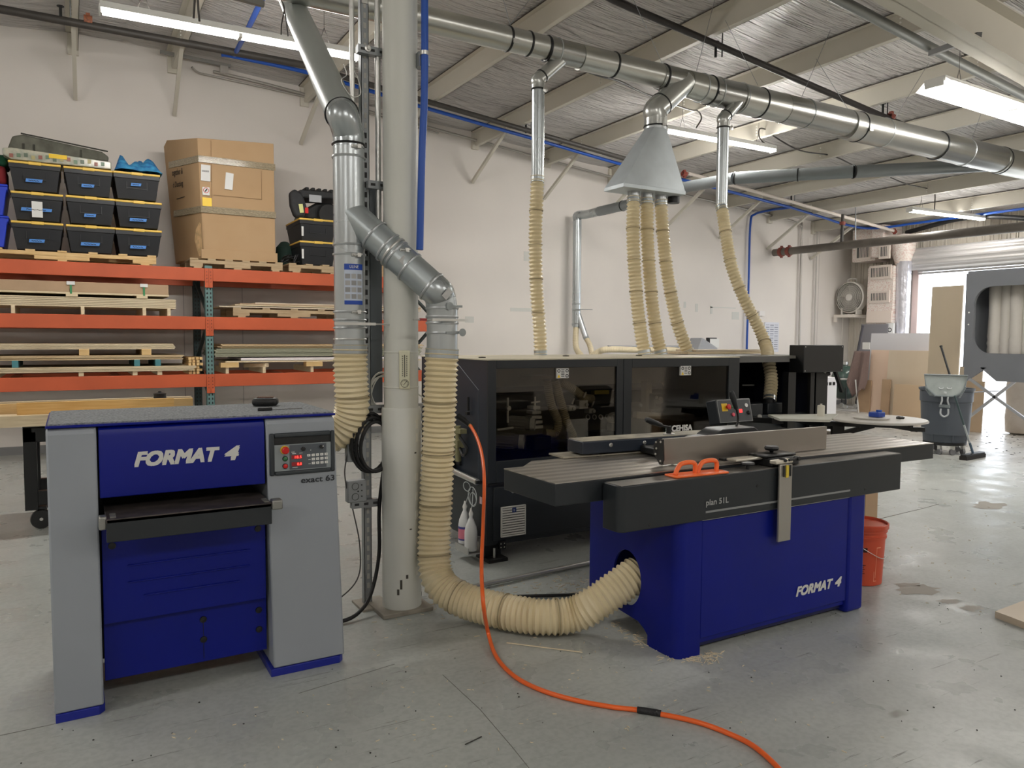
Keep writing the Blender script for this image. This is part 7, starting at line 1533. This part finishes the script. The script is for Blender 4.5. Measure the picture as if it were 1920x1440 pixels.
pipe('grey_pole','dark grey pole leaning at the back left of the leaning boards',[onx(1618,610,14.3),onx(1602,690,14.3)],0.025,mat('dark_pole',(70,68,74),0.5),'pole')
a, c = onx(1617,645,14.0), onx(1634,640,14.0); tag(MB().box(14.0,14.03,onx(1630,648,14).y,onx(1617,648,14).y,onx(1620,655,14).z,onx(1620,642,14).z).build('socket_box', WHITE), 'small white box on the dark grey sheet', 'box')
# poster on the white sheet top: small printed carton
a, c = onx(1662,606,14.54), onx(1676,624,14.54); t = bpy.data.objects['air_supply_duct']; lb = MB().box(14.53,14.56,c.y,a.y,c.z-0.03,a.z).build('data_label', WHITE, t); MB().lathe([(0.03,0),(0.045,0),(0.045,0.004),(0.03,0.004)],(14.53,(a.y+c.y)/2,c.z+0.06),(-1,0,0),14,cap=False).build('round_mark', INK, lb)
# white cabinet beyond the edgebander
a, c = ony(1545,708,6.2), ony(1568,764,6.2); t = thing('white_cabinet','narrow white electrical cabinet beyond the end of the edgebander','cabinet',(a.x,6.3,0)); MB().box(a.x-0.04,c.x,6.2,6.6,0.0,a.z).build('cabinet_body', mat('cabinet_white',(226,226,230),0.4), t, bevel=0.006)
b = MB(); 
for k in range(3): b.box(a.x+0.03+0.07*k,a.x+0.07+0.07*k,6.192,6.2,a.z-0.10,a.z-0.06)
b.build('indicator', INK, t)
# pale low table with paper past the tray
# ------------------------------------------------ trash can with dustpan and broom
TCX, TCY = 9.72, 5.56; ZB = 0.155
t = thing('trash_can','large dark grey round trash can on a wheeled dolly','trash can',(TCX,TCY,0)); GC = mat('grey_can_plastic',(74,80,88),0.5,var=0.03,vscale=3)
MB().lathe([(0.0,0.0),(0.245,0.0),(0.25,0.01),(0.285,0.50),(0.288,0.51),(0.302,0.52),(0.304,0.64),(0.298,0.65),(0.316,0.66),(0.320,0.685),(0.312,0.69),(0.300,0.685),(0.27,0.10),(0.0,0.08)],(TCX,TCY,ZB),n=56,cap=False).build('can_body', GC, t)
cd = Vector((-TCX,-TCY,0)).normalized(); cs = Vector((-cd.y,cd.x,0))
b = MB()
for a_ in (-0.55,0.35,1.2): 
    d = cd*math.cos(a_)+cs*math.sin(a_); b.beam(Vector((TCX,TCY,ZB+0.02))+d*0.252,Vector((TCX,TCY,ZB+0.5))+d*0.288,0.012,0.010)
b.build('moulded_rib', GC, t)
dl = MB().lathe([(0,0),(0.235,0),(0.25,0.01),(0.25,0.035),(0.0,0.035)],(TCX,TCY,0.118),n=40).build('dolly', BLKM, t)
for a_ in (-0.9,-0.25,0.45,1.3,2.4,3.6):
    d = cd*math.cos(a_)+cs*math.sin(a_); c = Vector((TCX,TCY,0.042))+d*0.21; w__ = MB().lathe([(0.012,-0.015),(0.04,-0.015),(0.042,0),(0.04,0.015),(0.012,0.015)],c,cs*math.cos(a_*2)+cd*math.sin(a_*2),20).build('caster_wheel', mat('grey_wheel',(110,110,112),0.5), t); MB().obox(c+Vector((0,0,0.05)),(0.04,0.04,0.05)).build('caster_fork', STEEL, t)
# upright dustpan hooked on rim
dp = Vector((TCX,TCY,0))+cd*0.345+cs*(-0.015)
t = thing('dustpan','clear grey dustpan with toothed edge clipped on the front of the trash can','dustpan',dp+Vector((0,0,0.76))); DPM = mat('clear_grey_plastic',(168,176,174),0.25,coat=0.5,var=0.06,vscale=8); DPE = mat('grey_rim_plastic',(120,128,130),0.4)
def D_(u, z, d=0.0): return dp+cs*(-u)+Vector((0,0,z))+cd*d
out_ = [(-0.235,1.02),(0.235,1.02),(0.205,0.83),(0.165,0.765),(0.08,0.755),(-0.10,0.755),(-0.165,0.79),(-0.205,0.85)]
b = MB(); n = len(out_); b.add([D_(u,z,0.0) for u,z in out_]+[D_(u,z,-0.012) for u,z in out_],[tuple(range(n)),tuple(range(2*n-1,n-1,-1))]+[(i,n+i,n+(i+1)%n,(i+1)%n) for i in range(n)]); b.build('pan', DPM, t)
b = MB(); P_ = [D_(u,z,0.01) for u,z in out_]; b.tube(P_,0.010,8,closed=True); b.build('pan_rim', DPE, t)
b = MB()
for k in range(12):
    f = k/11; u = -0.21+0.10*f if k < 6 else 0.12+0.09*(k-6)/5; z = 0.86-0.10*min(1,k/5) if k < 6 else 0.765+0.09*(k-6)/5; b.obox(D_(u,z,0.02),(0.014,0.014,0.04),Matrix.Rotation(0.6*(1 if k < 6 else -1),3,'X'))
b.build('comb_teeth', DPE, t)
b = MB()
for u in (-0.045,0.045): b.tube(smooth([D_(u-0.025,0.865,0.008),D_(u-0.015,0.85,0.008),D_(u+0.015,0.85,0.008),D_(u+0.025,0.865,0.008)],4),0.006,6)
b.obox(D_(0.0,0.80,0.008),(0.02,0.02,0.02)); b.build('moulded_marks', mat('white_mark',(214,218,218),0.4), t)
b = MB()
for s in (-1,1): b.tube(smooth([D_(s*0.035,0.755,0.01),D_(s*0.03,0.70,0.015),D_(s*0.045,0.65,0.012)],5),0.010,8)
b.tube(smooth([D_(-0.04,0.60,0.015),D_(-0.04,0.53,0.02),D_(0,0.50,0.02),D_(0.04,0.53,0.02),D_(0.04,0.60,0.015)],5),0.011,8); b.build('hook_handle', mat('steel_grey_hook',(170,174,176),0.35), t); b = MB().obox(D_(0,0.63,-0.01),(0.02,0.13,0.035)); b.build('clip_bar', DPE, t)
# broom
t = thing('push_broom','black push broom leaning on the trash can with its head on the floor','broom',onz(1828,858,0))
hA, hB = onz(1803,860,0.0), onz(1857,850,0.0); hc = onz(1824,852,0.05); ax_ = (hB-hA).normalized()
MB().beam(hc-ax_*0.25,hc+ax_*0.25,0.07,0.035).build('broom_block', BLACK, t, bevel=0.006); MB().beam(hc-ax_*0.25-Vector((0,0,0.035)),hc+ax_*0.25-Vector((0,0,0.035)),0.09,0.06).build('bristles', mat('black_bristles',(40,36,34),0.9,bump=0.8,bscale=150), t)
ho = hc+Vector((0,0,0.02)); htop = ony(1790,742,5.15); 
MB().tube([ho,ho+(htop-ho)*0.18],0.014,10).build('blue_socket', mat('dull_blue_socket',(70,90,110),0.5), t); MB().tube([ho+(htop-ho)*0.17,ho+(htop-ho)*0.5],0.012,10).build('handle_lower', mat('painted_grey_handle',(170,176,178),0.3), t); MB().tube([ho+(htop-ho)*0.5,ho+(htop-ho)*1.0],0.012,10).build('handle_upper', mat('green_grey_handle',(60,78,80),0.4), t)
# second broom handle sticking out of can
p = thing('broom_handle','black broom handle sticking up out of the trash can','handle',(TCX,TCY,0.5)); a = ony(1764,648,5.75); c = ony(1780,700,5.62); MB().tube([c+(c-a)*0.6,a],0.013,10).build('stick', mat('black_handle',(40,40,42),0.4), p); MB().tube([a+(c-a)*0.05,a],0.018,10).build('end_cap', BLACK, p)
# ------------------------------------------------ dust collector
CXX = 11.0
t = thing('dust_collector','tall grey steel dust collector with hanging fabric filter bags','dust collector',(11.3,5.2,0))
GF_ = mat('collector_grey',(112,115,120),0.45,var=0.03,vscale=2)
def G_(x, y): p = onx(x,y,CXX); return (p.y, p.z)
tl, tr_ = G_(1815,513), G_(1990,496)
outer = [tl, (tl[0],G_(1812,680)[1]), (tl[0]-0.02,0.70), (tl[0]-0.05,0.70),(tl[0]-0.08,0.92)]
# front plate with rounded window: build as strips
wy0 = G_(1826,580)[0]; zt__ = G_(1853,537)[1]; zb__ = G_(1850,663)[1]; R0 = 0.24; yR = 3.6
zT, zBt = tl[1], G_(1868,690)[1]
b = MB(); b.box(CXX,CXX+0.05,wy0,tl[0],zBt,zT); b.box(CXX,CXX+0.05,yR,wy0,zt__,zT); b.box(CXX,CXX+0.05,yR,wy0,zBt,zb__)
def corner(sy, cz, sgn):
    cy_ = wy0-R0; N_ = 10; vs0 = [(wy0,cz+sgn*R0),(wy0,cz)]; 
    arc = [(cy_+R0*math.cos(k*math.pi/2/N_), cz+sgn*R0*math.sin(k*math.pi/2/N_)) for k in range(N_+1)]
    poly = [(wy0,cz+sgn*R0)]+arc; V = [(CXX,y,z) for y,z in poly]+[(CXX+0.05,y,z) for y,z in poly]; n = len(poly)
    b.add(V, [(0,i,i+1) for i in range(1,n-1)]+[(n,n+i+1,n+i) for i in range(1,n-1)]+[(i,i+1,n+i+1,n+i) for i in range(1,n-1)])
corner(0,zt__-R0,1); corner(0,zb__+R0,-1)
b.build('front_plate', GF_, t); MB().box(CXX,CXX+0.9,tl[0]-0.03,tl[0],0.70,0.71).build('lip', GF_, t); MB().box(CXX,CXX+1.0,tl[0]-0.0,tl[0]+0.02,zBt,zT).build('side_plate', GF_, t)
MB().box(CXX,CXX+1.0,yR,tl[0],zT-0.0,zT+0.03).build('top_plate', GF_, t); MB().box(CXX+0.95,CXX+1.0,yR,tl[0],zBt,zT).build('back_plate', mat('collector_back',(150,150,148),0.6), t)
zH = G_(1868,712)[1]; b = MB(); b.prism([(tl[0],zBt),(tl[0]-0.0,zBt-0.22),(tl[0]-0.30,zBt+0.0)],'x',CXX,CXX+0.05); yh = G_(1850,670)[0]
b.prism([(G_(1838,680)[0],zBt),(G_(1868,713)[0],zH-0.02),(yR,zH-0.02),(yR,zBt)],'x',CXX,CXX+0.9); b.build('hopper', GF_, t)
b = MB()
for z in (zT-0.55,zT-0.72): b.lathe([(0,0),(0.012,0),(0,0.006)],(CXX,tl[0]-0.035,z),(-1,0,0),10)
b.build('white_bolt', WHITE, t)
FB = mat('filter_fabric',(196,192,184),0.85,bump=0.25,bscale=14)
ys_ = [G_(px_,600)[0] for px_ in (1843,1864,1884,1906,1930,1955)]
for k, y in enumerate(ys_):
    b = MB(); prof_ = []; zz = zb__-0.0; 
    for i in range(24): f = i/23; prof_.append((0.088+0.004*math.sin(9*f+k)+(0.006*math.sin(60*f+2*k) if f < 0.25 else 0), f*(zT-zb__-0.03)))
    b.lathe(prof_,(CXX+0.32+0.03*(k%2),y,zz),n=22); o = b.build('filter_bag', FB, t, smooth=60)
# floor bag and cross braces
fb0 = onz(1895,815,0); bcx = Vector((CXX+0.45, onx(1895,760,CXX+0.45).y, 0))
bcx = Vector((12.45,6.05,0)); bcx = Vector((fb0.x+0.25, fb0.y-0.05, 0))
sc_ = 1
MB().lathe([(0.16,0.0),(0.235,0.03),(0.25,0.25),(0.235,0.45),(0.25,0.65),(0.24,0.80),(0.22,0.92)],(bcx.x,bcx.y,0.0),n=26).build('collection_bag', mat('grey_plastic_bag',(190,178,164),0.35,bump=0.8,bscale=6,rgb2=(206,198,188),vscale=3), t, smooth=60)
MB().lathe([(0.24,0),(0.25,0.01),(0.25,0.05),(0.20,0.08)],(bcx.x,bcx.y,0.90),n=26).build('bag_ring', STEEL, t)
LG = mat('light_strut',(176,178,182),0.35,metal=0.5)
Xb = CXX+0.02
for (p0, p1_, nm) in (((1812,706),(1935,795),'cross_brace'),((1812,786),(1935,690),'cross_brace')): MB().beam(onx(*p0,Xb),onx(*p1_,Xb),0.03,0.035).build(nm, LG, t)
MB().box(CXX,CXX+0.05,tl[0]-0.05,tl[0],0.0,0.95).build('leg', LG, t) if False else None
b = MB().box(CXX,CXX+0.05,3.6,3.65,0,1.0).build('leg', LG, t)
b = MB(); random.seed(31)
for k in range(90):
    p = (random.uniform(10,13.5), random.uniform(5.0,7.0)); s = random.uniform(0.01,0.04); b.obox((p[0],p[1],0.003),(s,s*0.5,0.004),Matrix.Rotation(random.random()*3,3,'Z'))
tag(b.build('swept_crumbs', mat('dark_crumb',(60,58,56),0.8)), 'dark swept crumbs on the shiny floor near the broom', 'dirt', kind='stuff')
